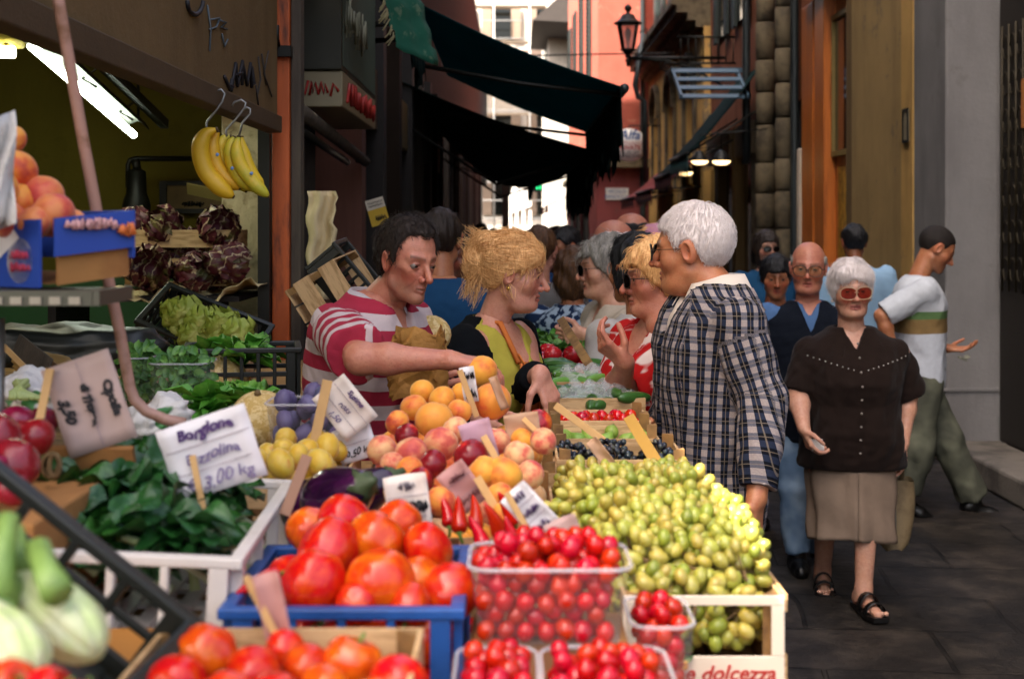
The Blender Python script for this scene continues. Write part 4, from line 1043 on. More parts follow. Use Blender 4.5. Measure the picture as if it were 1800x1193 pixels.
part_ = MB(); part_.bx(-.05, .14, 1.64, 1.76, 1.0585, 1.152); tag(part_.build('carton', M_carton, bevel=.004), 'cardboard carton directly under the topmost tomato tub', 'carton')

# ---- grapes
gc = wooden_crate(.154, .378, 1.9, 2.22, TZ, .155, 'pale wooden crate of green grapes with red printed end panel', 1)
bpy.data.objects.remove([q for q in gc.children if q.name.startswith('side')][0])
m = MB(); m.bx(-.112, .112, -.167, -.1625, .0, .072); m.bx(-.112, -.094, -.167, -.1625, .0725, .142); m.bx(.094, .112, -.167, -.1625, .0725, .142); m.bx(-.112, .112, -.167, -.1625, .1425, .156)
ep = lk('end_panel', m, M('pale printed crate wood', '#e2d2bd', .6, .08, 6), gc, .001)
m = MB(); m.bx(.1125, .117, -.16, .16, .0, .072); m.bx(.1125, .117, -.16, .16, .132, .156); lk('side_panel', m, M_crate, gc)
fr_ = frame((gc.location.x, 1.9 - .0075, 0), (1, 0, 0), (0, 0, 1))
o = lettering('che dolcezza', .030, frame((.022, -.1675, .048), (1, 0, 0), (0, 0, 1)), M_red, None, shear=.25, bold=.0006, wob=.02); o.parent = ep; o.location = (0, 0, 0)
m = MB()
for k in range(9): m.ico((-.05 + .008 * (k % 4), -.168, .058 + .005 * (k // 4)), .005, 1)
o = lk('emblem', m, M('orange fruit print', '#d8902a', .6), gc); o.parent = ep
m = MB()
for s_ in (-1, 1): leaf(m, (-.036, -.169, .064), (s_, 0, .5), (0, -1, 0), .024, .012, .1, .05)
o = lk('emblem_leaf', m, M('green leaf print', '#4a7a30', .6), gc); o.parent = ep
wooden_crate(.118, .35, 2.26, 2.66, TZ, .18, 'wooden crate behind the nearest grape crate, also full of green grapes', 3)
def bunch_mesh(seed, n, L, W, r):
    g = np.random.default_rng(seed); C = []
    for _ in range(n * 30):
        if len(C) >= n: break
        t = g.uniform(0, 1); a = g.uniform(0, 6.283); q = W * (1 - .62 * t) * math.sqrt(g.uniform(.45, 1))
        p = np.array((q * math.cos(a), q * math.sin(a), -L * t)); p[2] += g.normal() * .004
        if all(np.linalg.norm(p - c) > 1.62 * r for c in C): C.append(p)
    m = MB(); E = []
    for c in C:
        ax = np.array((c[0], c[1], -.02)); ax /= np.linalg.norm(ax); z = Vector(ax); x = z.orthogonal().normalized(); y = z.cross(x)
        m.ico(c, np.array((.9, .9, 1.22)) * r * g.uniform(.86, 1.1), 2, Matrix((x, y, z)).transposed())
    s_ = MB(); s_.tube([(0, 0, .035), (.002, .004, 0), (0, 0, -L * .5), (.003, 0, -L * .9)], [.0025, .003, .002, .001], 5)
    for c in C[::2]: s_.tube([(0, 0, min(-.002, c[2] + .012)), (c[0] * .6, c[1] * .6, c[2] + .004), tuple(c)], .0011, 4)
    return m.mesh('grapes'), s_.mesh('stalk')
GB = [bunch_mesh(s_, n_, L_, W_, .0118) for s_, n_, L_, W_ in ((1, 58, .115, .048), (2, 66, .13, .05), (3, 48, .095, .05), (4, 70, .135, .05))]
for a_, b_ in GB: a_.materials.append(M_grape); b_.materials.append(M_brst)
def bunch(loc, rot, k, label, group, mats=None, s=1):
    e = empty('grape_bunch', loc, label, 'grapes', group); e.rotation_euler = rot; e.scale = (s, s, s)
    a_, b_ = GB[k % 4]
    if mats: 
        key = ('bk', k % 4)
        if key not in _pm: _pm[key] = a_.copy(); _pm[key].materials.clear(); _pm[key].materials.append(mats)
        a_ = _pm[key]
    link('berries', a_, None, e, (0, 0, 0)); link('stalk', b_, None, e, (0, 0, 0))
g = random.Random(6)
GG = 'green grape bunches in the wooden crates'; k = 0
def gtop(x, y):      # height of the heap over the two crates
    t = min(1, max(0, (y - 1.9) / .3)); return 1.135 + .085 * math.sin(min(1, t * 1.15) * 1.57) - .045 * max(0, (y - 2.3) / .4) - .25 * max(0, abs(x - .25) - .1)
for i in range(5):
    for j in range(11):
        x = .18 + i * .035 + g.uniform(-.01, .01); y = 1.935 + j * .066 + (g.uniform(-.02, .02) if j else 0)
        if y > 2.62: continue
        if y > 2.22: x = .135 + i * .042 + g.uniform(-.012, .012)
        z = gtop(x, y) - .034 + g.uniform(-.014, .006)
        bunch((x, y, z), (R((g.choice((72, -72, 84, -84, 90)) if j > 1 else g.choice((70, 80))) + g.uniform(-10, 10)), g.uniform(-.2, .2), g.uniform(-.5, .5) if y > 2.2 or i > 2 else g.uniform(-.8, .8)), k, 'bunch of ripe green grapes heaped in the nearest grape crate' if y < 2.22 else 'bunch of green grapes piled in the second grape crate', GG); k += 1
for i in range(5):      # lower layer seen through the open end
    bunch((.19 + i * .035, 1.975, 1.085), (R(80), 0, g.uniform(-.4, .4)), k, 'bunch of ripe green grapes heaped in the nearest grape crate', GG, s=.85); k += 1
for i in range(4):
    bunch((.33, 1.95 + i * .07, 1.15 + .01 * i), (R(88), .1, g.uniform(-.25, .25)), k, 'bunch of ripe green grapes heaped in the nearest grape crate', GG, s=.9); k += 1
bunch((.13, 2.25, 1.19), (R(60), .3, 1.2), 2, 'bunch of green grapes piled in the second grape crate', GG)

# ---- peaches
wooden_crate(-.29, .075, 2.13, 2.62, TZ, .17, 'wooden crate of pale and orange peaches beside the grapes', 2, post=.03)
wooden_crate(-.245, .09, 2.635, 2.84, TZ, .19, 'wooden crate of orange peaches just under the vendor\'s outstretched hand', 2, post=.02)
GPc = 'peaches heaped in the wooden crates'
def ptop(x, y): return 1.15 + .125 * math.sin(min(1, max(0, (y - 2.1) / .62)) * 1.57) - .5 * max(0, abs(x + .1) - .13)
pre = []
for (px, py, Y, r, mt) in ((763, 738, 2.62, 34, M_peach), (727, 716, 2.7, 24, M_peach), (777, 702, 2.76, 24, M_apric), (742, 688, 2.8, 22, M_apric), (808, 722, 2.7, 22, M_peach), (865, 705, 2.78, 34, M_peach), (812, 692, 2.8, 20, M_apric), (698, 742, 2.6, 22, M_peach), (671, 790, 2.4, 27, M_peachp), (722, 795, 2.36, 29, M_peachp), (775, 780, 2.44, 31, M_peachp), (690, 815, 2.3, 22, M_peachp), (760, 815, 2.26, 26, M_nect), (740, 845, 2.2, 25, M_nect), (828, 802, 2.32, 32, M_nect), (850, 830, 2.24, 30, M_apric), (885, 835, 2.24, 34, M_apric), (775, 882, 2.1, 28, M_peach), (720, 825, 2.24, 24, M_apric), (930, 835, 2.3, 27, M_peachp), (912, 800, 2.38, 27, M_peachp), (945, 745, 2.62, 26, M_nect), (920, 775, 2.5, 24, M_apric), (878, 870, 2.14, 24, M_peach), (890, 905, 2.08, 26, M_peach), (800, 755, 2.5, 24, M_peachp), (715, 765, 2.5, 22, M_nect), (955, 775, 2.45, 24, M_peachp), (870, 775, 2.45, 26, M_peachp)):
    p = P(px, py, Y); pre.append((*p, r * Y / F)); 
    lab = {M_peach: 'orange peach with a red blush in the peach crates', M_peachp: 'pale pinkish white peach in the peach crates', M_nect: 'dark red nectarine among the peaches', M_apric: 'golden apricot coloured peach in the peach crates'}[mt]
    fruit('peach', 'peach' if mt != M_nect else 'nectarine', mt, p, r * Y / F, lab, GPc, cat='peach' if mt != M_nect else 'nectarine')
C = drop(-.285, .07, 2.14, 2.84, TZ + .01, .031, 420, lambda x, y: ptop(x, y) - .03, seed=8)
rr_ = np.array([p[:3] for p in pre])
for i, c in enumerate(seen_sort(C, 2)):
    if np.linalg.norm(rr_ - np.array(c[:3]), axis=1).min() < .042: continue
    mt = (M_peachp, M_peach, M_peachp, M_apric, M_nect)[i % 5] if c[1] < 2.6 else (M_peach, M_apric)[i % 2]
    lab = {M_peach: 'orange peach with a red blush in the peach crates', M_peachp: 'pale pinkish white peach in the peach crates', M_nect: 'dark red nectarine among the peaches', M_apric: 'golden apricot coloured peach in the peach crates'}[mt]
    fruit('peach', 'peach' if mt != M_nect else 'nectarine', mt, c[:3], c[3], lab, GPc, cat='peach' if mt != M_nect else 'nectarine')

# ---- red horn peppers behind the tubs
wooden_crate(-.11, .112, 1.93, 2.12, TZ, .185, 'pale wooden crate of pointed red peppers behind the tomatoes', 2)
GH = 'pointed red peppers behind the cherry tomatoes'
g = random.Random(3)
for (px, py, Y, r, rot) in ((808, 935, 2.0, 30, (.3, .4, 1)), (880, 940, 1.98, 30, (.2, -.4, 2)), (905, 920, 2.04, 28, (.9, .3, 4)), (850, 962, 1.95, 28, (1.3, .4, 3)), (920, 970, 1.93, 30, (1.2, -.3, 5)), (940, 985, 1.9, 26, (1.4, .5, 0)), (790, 925, 2.06, 26, (1.2, .2, 3)), (965, 965, 1.96, 28, (1.1, .9, 1)), (870, 985, 1.9, 24, (1.4, -.6, 2)), (835, 930, 2.06, 28, (1.2, .3, 2.5)), (990, 955, 2.0, 24, (1.3, .3, 5)), (1090, 850, 2.4, 1, (0, 0, 0))):
    if r > 5: px_fruit('horn', 'pepper', M_pep, px, py, Y, r * .92, 'pointed glossy red pepper heaped behind the cherry tomato tubs', GH, rot=(rot[0] + 2.4, rot[1], rot[2]), stem='hornstem')
C = drop(-.10, .105, 1.94, 2.11, TZ + .01, .026, 70, lambda x, y: 1.17, seed=9)
for c in seen_sort(C, 2): fruit('horn', 'pepper', M_pep, c[:3], c[3] * 1.0, 'pointed glossy red pepper heaped behind the cherry tomato tubs', GH, rot=(g.uniform(1, 2), g.uniform(-1, 1), g.uniform(0, 6)), stem='hornstem')
m = MB(); m.ico(P(975, 960, 1.93), (.012, .012, .02), 2); 
px_fruit('pepper', 'pepper', M('yellow pepper skin', '#d8a41a', .2), 968, 952, 1.94, 20, 'small yellow pepper among the pointed red peppers', None, rot=(.5, .3, 1), stem='peduncle')

# ---- eggplants
GE = 'eggplants between the peppers and the plums'
for i, (px, py, Y, L, rot, lab) in enumerate(((600, 872, 2.02, .15, (1.1, .5, .5), 'glossy dark eggplant with green cap beside the blue crate'), (568, 885, 2.1, .14, (1.2, .2, 1.1), 'dark purple eggplant behind the glossy one'), (640, 865, 2.12, .12, (1.0, -.5, 2.), 'eggplant half hidden beneath the cream price card'))):
    e = empty('eggplant', P(px, py, Y), lab, 'eggplant', GE); e.rotation_euler = rot
    m = MB(); prof = smooth_prof([(.001, -.5), (.18, -.48), (.31, -.3), (.33, -.08), (.25, .18), (.17, .36), (.12, .45), (.02, .47)], 3); m.lathe([(r * L, z * L) for r, z in prof], 24); lk('fruit', m, M_egg, e)
    m = MB(); m.lathe([(.16 * L, .385 * L), (.125 * L, .46 * L), (.06 * L, .5 * L), (.035 * L, .6 * L)], 10, lobes=lambda a, z: .25 * math.cos(5 * a) if z < .4 * L else 0); lk('cap', m, M('dark eggplant cap', '#3c4a2a', .6), e)

# ---- plums
wooden_crate(-.455, -.285, 2.24, 2.5, 1.161, .06, 'shallow wooden crate of yellow plums', 1)
GY = 'yellow plums in the shallow crate'
C = drop(-.46, -.29, 2.22, 2.52, 1.168, .0245, 140, lambda x, y: 1.285 - 2.2 * max(0, abs(x + .375) - .05) ** 1.2, seed=12)
for c in seen_sort(C, 2): fruit('plum', 'plum', M_ply, c[:3], c[3], 'ripe yellow plum heaped in the shallow crate', GY)
mb = MB(); mb.bx(-.31, -.285, 2.19, 2.215, 1.0, 1.2); mb.bx(-.335, -.22, 2.175, 2.189, 1.17, 1.20); tag(mb.build('green_crate_edge', M_gpl, bevel=.003), 'green plastic crate rim showing beside the eggplants', 'crate')
punnet(.17, .13, .085, (-.385, 2.64, 1.225), 'clear tub of bloomy purple plums behind the yellow plums', name='plastic_tub')
mb = MB(); mb.bx(-.47, -.30, 2.57, 2.72, 1.161, 1.224); tag(mb.build('carton', M_carton, bevel=.004), 'cardboard carton under the tub of purple plums', 'carton')
GV = 'purple plums in and around the clear tub'
C = drop(-.463, -.307, 2.58, 2.70, 1.23, .021, 60, lambda x, y: 1.345, seed=13) + drop(-.47, -.29, 2.525, 2.57, 1.2, .018, 14, lambda x, y: 1.26, seed=14)
for c in C: fruit('plum', 'plum', M_plp, c[:3], c[3], 'bloomy purple plum in the clear tub' if c[1] > 2.575 else 'small purple plum in front of the clear tub', GV)

# ---- white crate with chard
plastic_crate(.30, .5, .125, M_wpl, 'white plastic crate full of dark green chard', (-.50, 1.905, 1.129), (0, R(3), R(2)), cells=(4, 3), bars=1, wall=.014)
GCh = 'dark green chard bunches in the white crate'
g = random.Random(21)
for b_ in range(9):
    c0 = Vector((-.60 + (b_ % 3) * .072 + g.uniform(-.02, .02), 1.78 + (b_ // 3) * .13, 1.22 + (.035 if b_ in (3, 4, 6, 7) else 0)))
    m = MB(); ms = MB()
    for k in range(42):
        a = g.uniform(-2.6, 2.6) + 1.57; d = Vector((math.cos(a), math.sin(a) * .5 - .3, g.uniform(-.1, .45)))
        base = c0 + Vector((g.uniform(-.04, .04), g.uniform(-.05, .05), g.uniform(-.02, .055)))
        leaf(m, base, d, (g.uniform(-.3, .3), g.uniform(-.5, .1), 1), g.uniform(.05, .09), g.uniform(.032, .055), g.uniform(.4, 1.1), g.uniform(.14, .3), 11, 9, seed=b_ * 20 + k)
        if k < 3: ms.tube([base, base - d * .05 + Vector((0, 0, -.01)), base - d * .1 - Vector((0, 0, .03))], [.005, .006, .008], 6)
    e = empty('chard_bunch', c0, 'bunch of dark green chard leaves in the white plastic crate', 'chard', GCh); m.build('leaf', M_chard, e); ms.build('stalk', M_fenw, e)
mb = MB()
for (a_, b_) in (((330, 940), (395, 915)), ((345, 945), (372, 908)), ((400, 960), (350, 935)), ((440, 960), (380, 955))): mb.tube([P(*a_, 1.78), P((a_[0]+b_[0])/2, (a_[1]+b_[1])/2 - 6, 1.79), P(*b_, 1.8)], [.008, .01, .004], 6)
tag(mb.build('chard_stalks', M_fenw), 'cut pale chard stalks lying at the end of the white crate', 'stalks')
mb = MB(); mb.bx(-.56, -.352, 1.45, 1.63, TZ, 1.17); o = tag(mb.build('carton', M('orange brown cardboard', '#b0742c', .8, .15, 12), bevel=.004), 'orange brown cardboard carton below the white chard crate', 'carton')
# black crate leaning at the lower left
plastic_crate(.30, .20, .11, M_kpl, 'black plastic crate leaning steeply in front of the chard', (-.520, 1.33, 1.238), (R(6), R(37), R(-4)), cells=(4, 3), bars=2)
# tray with fennel nearest the camera
tr = punnet(.26, .2, .06, (-.42, 1.12, 1.19), 'clear tray holding white fennel nearest the viewer', .2); tr.rotation_euler = (R(10), R(34), .15)
for i, (a_, b_, c_, Y, r, lab) in enumerate((((175, 1150), (90, 1060), (-20, 985), 1.12, .027, 'white fennel bulb with green stalks lying above its neighbour'), ((60, 1190), (20, 1120), (-60, 1040), 1.05, .024, 'second white fennel bulb under the larger one'))):
    e = empty('fennel', P(*a_, Y), lab, 'fennel', 'fennel in the clear tray'); m = MB()
    A_, B_, C_ = (P(*q, Y + .03 * k) for k, q in enumerate((a_, b_, c_)))
    T = np.linspace(0, 1, 16); prof = np.interp(T, np.linspace(0, 1, 14), [.15, .6, .85, .98, 1, .98, .92, .82, .7, .6, .52, .46, .42, .38]); ax = [A_ * (1 - t) ** 2 + 2 * B_ * t * (1 - t) + C_ * t * t for t in T]; du = unit(C_ - A_); e1 = unit(np.cross(du, (0, 1, 0))); e2 = np.cross(du, e1)
    m.tube(ax, r * .8 * prof, 14)
    for k in range(7):
        an = k * .9 + .3; m.tube([p + (e1 * math.cos(an + .5 * t) + e2 * math.sin(an + .5 * t)) * r * q * (.48 + .1 * t) for p, q, t in zip(ax, prof, T)], [r * q * .55 for q in prof], 12)
    m.build('bulb', M_fenw, e)
    for k in range(5):
        o_ = np.array((random.uniform(-.02, .02), random.uniform(-.01, .02), random.uniform(-.015, .03))); s0 = B_ * .45 + C_ * .55
        m = MB(); m.tube([s0 + o_ * .4, C_ + o_ * 1.3, C_ + (C_ - B_) * (.1 + .2 * k / 5) + o_ * 2.], [.014, .011, .009], 8); m.build('stalk', M_feng, e)
m = MB(); m.tube([P(100, 1040, 1.1), P(80, 1000, 1.13), P(66, 962, 1.15)], [.014, .011, .012], 8); tag(m.build('fennel_stalk', M_feng), 'single cut green stalk standing up behind the fennel', 'stalk')
for i, (px, py, Y, r) in enumerate(((20, 1205, 1.0, 45), (90, 1218, 1.0, 46), (-20, 1190, 1.02, 40), (150, 1232, 1.02, 40))): px_fruit('tomato', 'tomato', M_tom, px, py, Y, r, 'red tomato in the very near corner below the fennel', 'tomatoes below the fennel', stem='calyx')
mb = MB(); mb.bx(-.5, -.30, .95, 1.1, TZ, 1.29 - .03); tag(mb.build('carton', M_carton, bevel=.004), 'cardboard carton under the near corner tomatoes', 'carton')
# red onions
GO = 'red onions at the left of the stall'
for (px, py, Y, r) in ((25, 815, 1.72, 48), (-5, 765, 1.78, 42), (60, 770, 1.86, 38), (30, 745, 1.9, 36), (75, 740, 1.95, 28), (-20, 830, 1.68, 40), (20, 860, 1.66, 32)):
    px_fruit('onion', 'onion', M_oni, px, py, Y, r, 'shiny red onion strung at the left edge of the stall', GO)
m = MB()
for k in range(7): m.tube([P(90 + 14 * math.cos(a + k) * (1 - .06 * k) + k, 818 + 20 * math.sin(a + k), 1.8) for a in np.linspace(0, 5, 12)], .004, 5)
tag(m.build('onion_braid', M_brst), 'dry brown braid of onion tops beside the red onions', 'onion braid')
mb = MB(); mb.box(P(110, 850, 1.95), (.22, .01, .12), (R(20), 0, R(-4))); tag(mb.build('cardboard_sheet', M_carton), 'brown cardboard sheet propped behind the red onions', 'cardboard')
mb = MB(); mb.bx(-.75, -.56, 1.6, 2.0, TZ, 1.30); tag(mb.build('carton', M_carton, bevel=.004), 'tall cardboard carton under the red onions', 'carton')

# ================================================================= price cards
def card(corners, Y, mat, label, text=(), stick=None, Ys=None, lines=2, group='handwritten price cards on sticks', tdir=0, smat=None):
    """corners: four pixels clockwise from top left; Y may differ per corner"""
    Y4 = Y if hasattr(Y, '__len__') else (Y,) * 4
    q = [P(*c, y) for c, y in zip(corners, Y4)]; ctr = sum(q) / 4
    ux = (q[1] - q[0] + q[2] - q[3]) / 2; uy = (q[0] - q[3] + q[1] - q[2]) / 2; w_, h_ = np.linalg.norm(ux), np.linalg.norm(uy)
    M4 = frame(ctr, ux, uy); o = empty('price_card', ctr, label, 'price card', group)
    m = MB(); nu = 8; pts = []
    for i in range(nu):
        for j in range(nu):
            u, v = i / (nu - 1) - .5, j / (nu - 1) - .5; pts.append(M4 @ Vector((u * w_, v * h_, .006 * (u * u * 4 - .4) + .002 * math.sin(9 * v + 5 * u))))
    m.grid(pts, nu, nu); m.build('card', mat, o, solid=.0012)
    T = M4 @ Matrix.Translation((0, 0, .0035)) @ Matrix.Rotation(tdir, 4, 'Z'); W, H = (w_, h_) if abs(math.sin(tdir)) < .5 else (h_, w_)
    n = max(1, len(text))
    for i, tx in enumerate(text):
        y = H * (.5 - (i + .5) / n)
        if tx is None: continue
        if tx[0] == 'scrawl': scrawl('lettering', T @ Matrix.Translation((0, y, 0)), W * tx[1], H / n * tx[2], tx[3], o, tx[4], tx[5], seed=i + int(corners[0][0]))
        else: lettering(tx[0], H / n * tx[1], T @ Matrix.Translation((tx[4] * W if len(tx) > 4 else 0, y, 0)), tx[2], o, shear=.25, wob=.085, bold=tx[3] if len(tx) > 3 else .0004, extr=.0004)
    if lines:
        m = MB()
        for i in range(1, lines + 1): 
            y = H * (.5 - i / (lines + 1)); m.bar(T @ Vector((-W * .47, y, -.001)), T @ Vector((W * .47, y, -.001)), .0008, .0008)
        m.build('ruling', M_cline, o)
    if stick:
        a, b, Ya, Yb, wd = stick; m = MB(); a3, b3 = P(*a, Ya), P(*b, Yb); v = (b3 - a3); m.bar(a3, b3, wd, .003, (0, -1, 0)) ; m.build('stick', smat or M_stick, o, bevel=.0006)
    return o
V_ = M_purp; K_ = M_ink
card([(82, 645), (198, 613), (236, 765), (117, 812)], 1.92, M_cardt if False else M('pinkish tan price card', '#b79c92', .65, .08, 14), 'pinkish price card of the red onions with black marker writing turned sideways',
     (('Cipolla', .55, K_, .0012), ('di Tropea', .46, K_, .0014), ('3,50', .62, K_, .0012)), ((88, 648), (45, 860), 1.91, 1.85, .012), tdir=R(-90), lines=1)
card([(272, 757), (434, 708), (467, 832), (318, 887)], 1.9, M_cardw, 'white price card of the chard in violet marker, tilted on its stick', (('Borgione', .62, V_, .0010), ('B zzolina', .62, M('faded violet ink', '#6a5c86', .7), .0003), ('\u20ac 3.00 kg', .72, M('pale violet ink', '#7a6c90', .7), .0002)), ((338, 800), (372, 968), 1.893, 1.86, .009))
card([(558, 770), (655, 735), (660, 800), (628, 806)], 2.46, M_cardw, 'white card of the purple plums half behind another card', (None, ('0,50 kg', .5, K_, .0004),), None, lines=1)
card([(566, 690), (614, 651), (655, 735), (592, 786)], 2.44, M_card, 'cream plum price card with violet writing running downhill', (('Susine', .6, V_, .0004), ('ross', .6, V_, .0002), ('1,50', .6, M('faded violet ink', '#6a5c86', .7), .0002)), ((576, 668), (550, 790), 2.42, 2.4, .018), tdir=R(-90))
card([(656, 842), (741, 832), (771, 938), (706, 949)], 1.94, M_card, 'cream price card standing over the ribbed tomatoes with black marker line', (('scrawl', .35, .5, M('faded ink', '#6a6270', .7), 4, .0011), ('scrawl', .72, .6, K_, 7, .0026), ('scrawl', .6, .5, M('faded ink', '#6a6270', .7), 6, .0011)), ((680, 860), (706, 975), 1.95, 1.93, .010))
card([(768, 838), (808, 806), (864, 870), (815, 905)], 2.12, M_cardp, 'dull pink price card planted among the peaches', (('scrawl', .5, .3, M('dark pink ink', '#6e3c44', .7), 5, .001), ('scrawl', .6, .3, M('dark pink ink', '#6e3c44', .7), 5, .001)), ((838, 838), (885, 915), 2.1, 2.09, .013))
card([(797, 752), (855, 733), (882, 800), (832, 812)], 2.34, M_lav, 'blank mauve back of a price card above the nectarines', (), ((850, 766), (897, 850), 2.335, 2.3, .012), lines=0)
card([(800, 648), (825, 645), (849, 702), (824, 707)], 2.74, M_cardw, 'narrow white price card right under the vendor\'s hand', (('scrawl', .6, .5, K_, 3, .0016), ('scrawl', .6, .6, K_, 3, .0016)), ((808, 650), (838, 732), 2.735, 2.72, .012), lines=0)
card([(883, 872), (926, 843), (978, 912), (940, 958)], 1.93, M_cardw, 'bluish white price card leaning over the pointed red peppers', (('scrawl', .4, .5, V_, 4, .0012), ('scrawl', .6, .5, V_, 6, .0011), ('scrawl', .5, .5, V_, 5, .0011)), ((890, 865), (946, 962), 1.925, 1.915, .009))
card([(962, 935), (1003, 888), (1046, 985), (978, 985)], 1.83, M('tan mauve card back', '#a98a84', .7, .12, 14), 'plain brownish back of a price card between tomatoes and grapes', (), None, lines=0)
card([(425, 1015), (478, 1008), (536, 1160), (500, 1172)], 1.40, M('rosy tan card', '#b08078', .7, .12, 14), 'blurred rosy brown price card standing over the front crate of red tomatoes', (), ((432, 1012), (520, 1185), 1.41, 1.38, .008), lines=0)
card([(872, 735), (935, 726), (962, 768), (905, 776)], 2.5, M_cardt, 'tan back of a price card beside the orange peaches', (), ((920, 735), (975, 790), 2.49, 2.46, .009), lines=0)
card([(850, 670), (866, 663), (902, 712), (890, 716)], 2.72, M_cardt, 'narrow brown card edge sticking up between peaches and woman', (), None, lines=0)
card([(1020, 790), (1040, 778), (1090, 800), (1075, 815)], 2.6, M_cardt, 'tan card lying on top of the grapes', (), None, lines=0)
def lath(a, b, Ya, Yb, wd, label, mat=None):
    m = MB(); m.bar(P(*a, Ya), P(*b, Yb), wd, .005, (0, -1, 0)); tag(m.build('wooden_stick', mat or M_stick, bevel=.001), label, 'stick', 'bare label sticks on the stall')
lath((976, 712), (1062, 775), 2.95, 2.9, .016, 'pale bare label stick leaning over the tomato crates')
lath((1105, 732), (1172, 842), 2.85, 2.62, .024, 'broad yellowish lath slanting down into the black grapes', M('yellow wood lath', '#b48a3c', .7))
lath((540, 800), (500, 905), 2.0, 1.98, .016, 'rosy brown stick planted beside the eggplants', M('rosy stick', '#a77c62', .7))
lath((985, 560), (1060, 680), 5.0, 4.2, .03, 'tan stick rising from the farther vegetable crates', M_crated)
lath((1015, 645), (1045, 700), 4.3, 3.9, .02, 'thin stick near the bagged vegetables', M_crated)

# ================================================================= far part of the stall
FARG = 'wooden crates along the far stall'
wooden_crate(.088, .348, 2.70, 2.92, TZ, .205, 'wooden crate of black grapes with tall corner posts', 2, post=.02, group=FARG, mat=M_crate)
for i in range(9): bunch((.12 + (i % 3) * .09, 2.74 + (i // 3) * .065, 1.165 + .01 * (i % 2)), (R(75), .2, i * 1.3), i, 'bunch of tiny black grapes in the tall posted crate', 'black grape bunches', M_grapeb, .62)
wooden_crate(.085, .325, 3.0, 3.2, TZ, .20, 'wooden crate of green figs behind the black grapes', 2, post=.03, group=FARG, mat=M_crate)
for c in drop(.09, .32, 3.01, 3.19, 1.10, .021, 60, lambda x, y: 1.19, seed=31): fruit('fig', 'fig', M_fig, c[:3], c[3], 'green fig in the crate behind the black grapes', 'green figs')
wooden_crate(.085, .33, 3.24, 3.44, TZ, .205, 'wooden crate of small red tomatoes behind the figs', 2, post=.02, group=FARG)
for c in drop(.09, .325, 3.25, 3.43, 1.10, .017, 90, lambda x, y: 1.195, seed=32): fruit('cherry', 'cherry_tomato', M_cher, c[:3], c[3], 'red tomato in the crate behind the green figs', 'cherry tomatoes of the far crate', cat='tomato')
wooden_crate(.09, .35, 3.48, 3.74, TZ, .15, 'pale crate with a grey film beside the floral woman', 2, group=FARG)
def bagged(x0, x1, y0, y1, z, n, kind, mat, label, blabel, seed):
    g = random.Random(seed)
    for i in range(n):
        p = (g.uniform(x0, x1), g.uniform(y0, y1), z + g.uniform(0, .03)); fruit('plum', kind, mat, p, .022, label, kind + 's in the far crates', rot=(1.5, g.uniform(-.5, .5), g.uniform(0, 6)), sc=(1, 1, 2.6))
    m = MB(); nu = 16; m.grid([(x0 + (x1 - x0) * i / 15, y0 + (y1 - y0) * j / 15, z + .05 + .018 * math.sin(i * 1.1 + seed) * math.cos(j * .9) - .03 * (abs(i / 7.5 - 1) ** 4 + abs(j / 7.5 - 1) ** 4)) for i in range(16) for j in range(16)], 16, 16)
    if blabel: tag(m.build('plastic_bag', M_film), blabel, 'bag')
wooden_crate(.11, .37, 3.78, 4.02, TZ, .19, 'wooden crate of bagged green beans and courgettes', 2, group=FARG)
bagged(.13, .35, 3.8, 4.0, 1.145, 26, 'courgette', M_zucc, 'small green courgette in the crate with film bags', 'clear film bag over the small green courgettes', 1)
wooden_crate(.11, .37, 4.08, 4.34, TZ, .2, 'wooden crate of green tomatoes and courgettes', 2, group=FARG)
bagged(.13, .35, 4.1, 4.3, 1.16, 22, 'courgette', M('mixed green vegetable skin', '#5a8a38', .4, .3, 20, rv=.4), 'pale green courgette in the middle far crate', 'clear film bag over the pale green courgettes', 2)
plastic_crate(.3, .26, .15, M_kpl, 'black plastic crate of long dark courgettes', (.26, 4.55, TZ + .03), cells=(5, 3))
bagged(.14, .36, 4.45, 4.68, 1.15, 14, 'courgette', M_zucc, 'long dark courgette in the black far crate', None, 3)
wooden_crate(.06, .36, 4.85, 5.1, TZ, .17, 'printed pale crate of shiny red apples', 1, group=FARG)
for c in drop(.07, .35, 4.86, 5.09, TZ + .08, .037, 40, lambda x, y: 1.225, seed=33): fruit('apple', 'apple', M_app, c[:3], c[3], 'shiny red apple in the pale far crate', 'red apples', rot=(random.uniform(-.4, .4), random.uniform(-.4, .4), 0))
def greens(name, x0, x1, y0, y1, z, n, mat, label, L=.09, W=.05, seed=1, cat='greens', up=.6, group=None):
    g = random.Random(seed); m = MB()
    for i in range(n):
        a = g.uniform(0, 6.28); leaf(m, (g.uniform(x0, x1), g.uniform(y0, y1), z + g.uniform(-.02, .02)), (math.cos(a), math.sin(a), g.uniform(.1, 1) * up), (0, 0, 1), L * g.uniform(.6, 1.2), W * g.uniform(.6, 1.2), g.uniform(.2, .9), g.uniform(.1, .25), 5, 5, seed=i + seed * 100)
    o = m.build(name, mat, loc=((x0 + x1) / 2, (y0 + y1) / 2, z)); return tag(o, label, cat, group, kind='stuff')
greens('parsley', .08, .38, 5.2, 5.6, 1.16, 160, M_herb, 'dark leafy parsley heaped beyond the red apples', .08, .05, 3)
plastic_crate(.34, .42, .16, M_kpl, 'black crate under the heaped parsley', (.23, 5.4, TZ), cells=(6, 4))
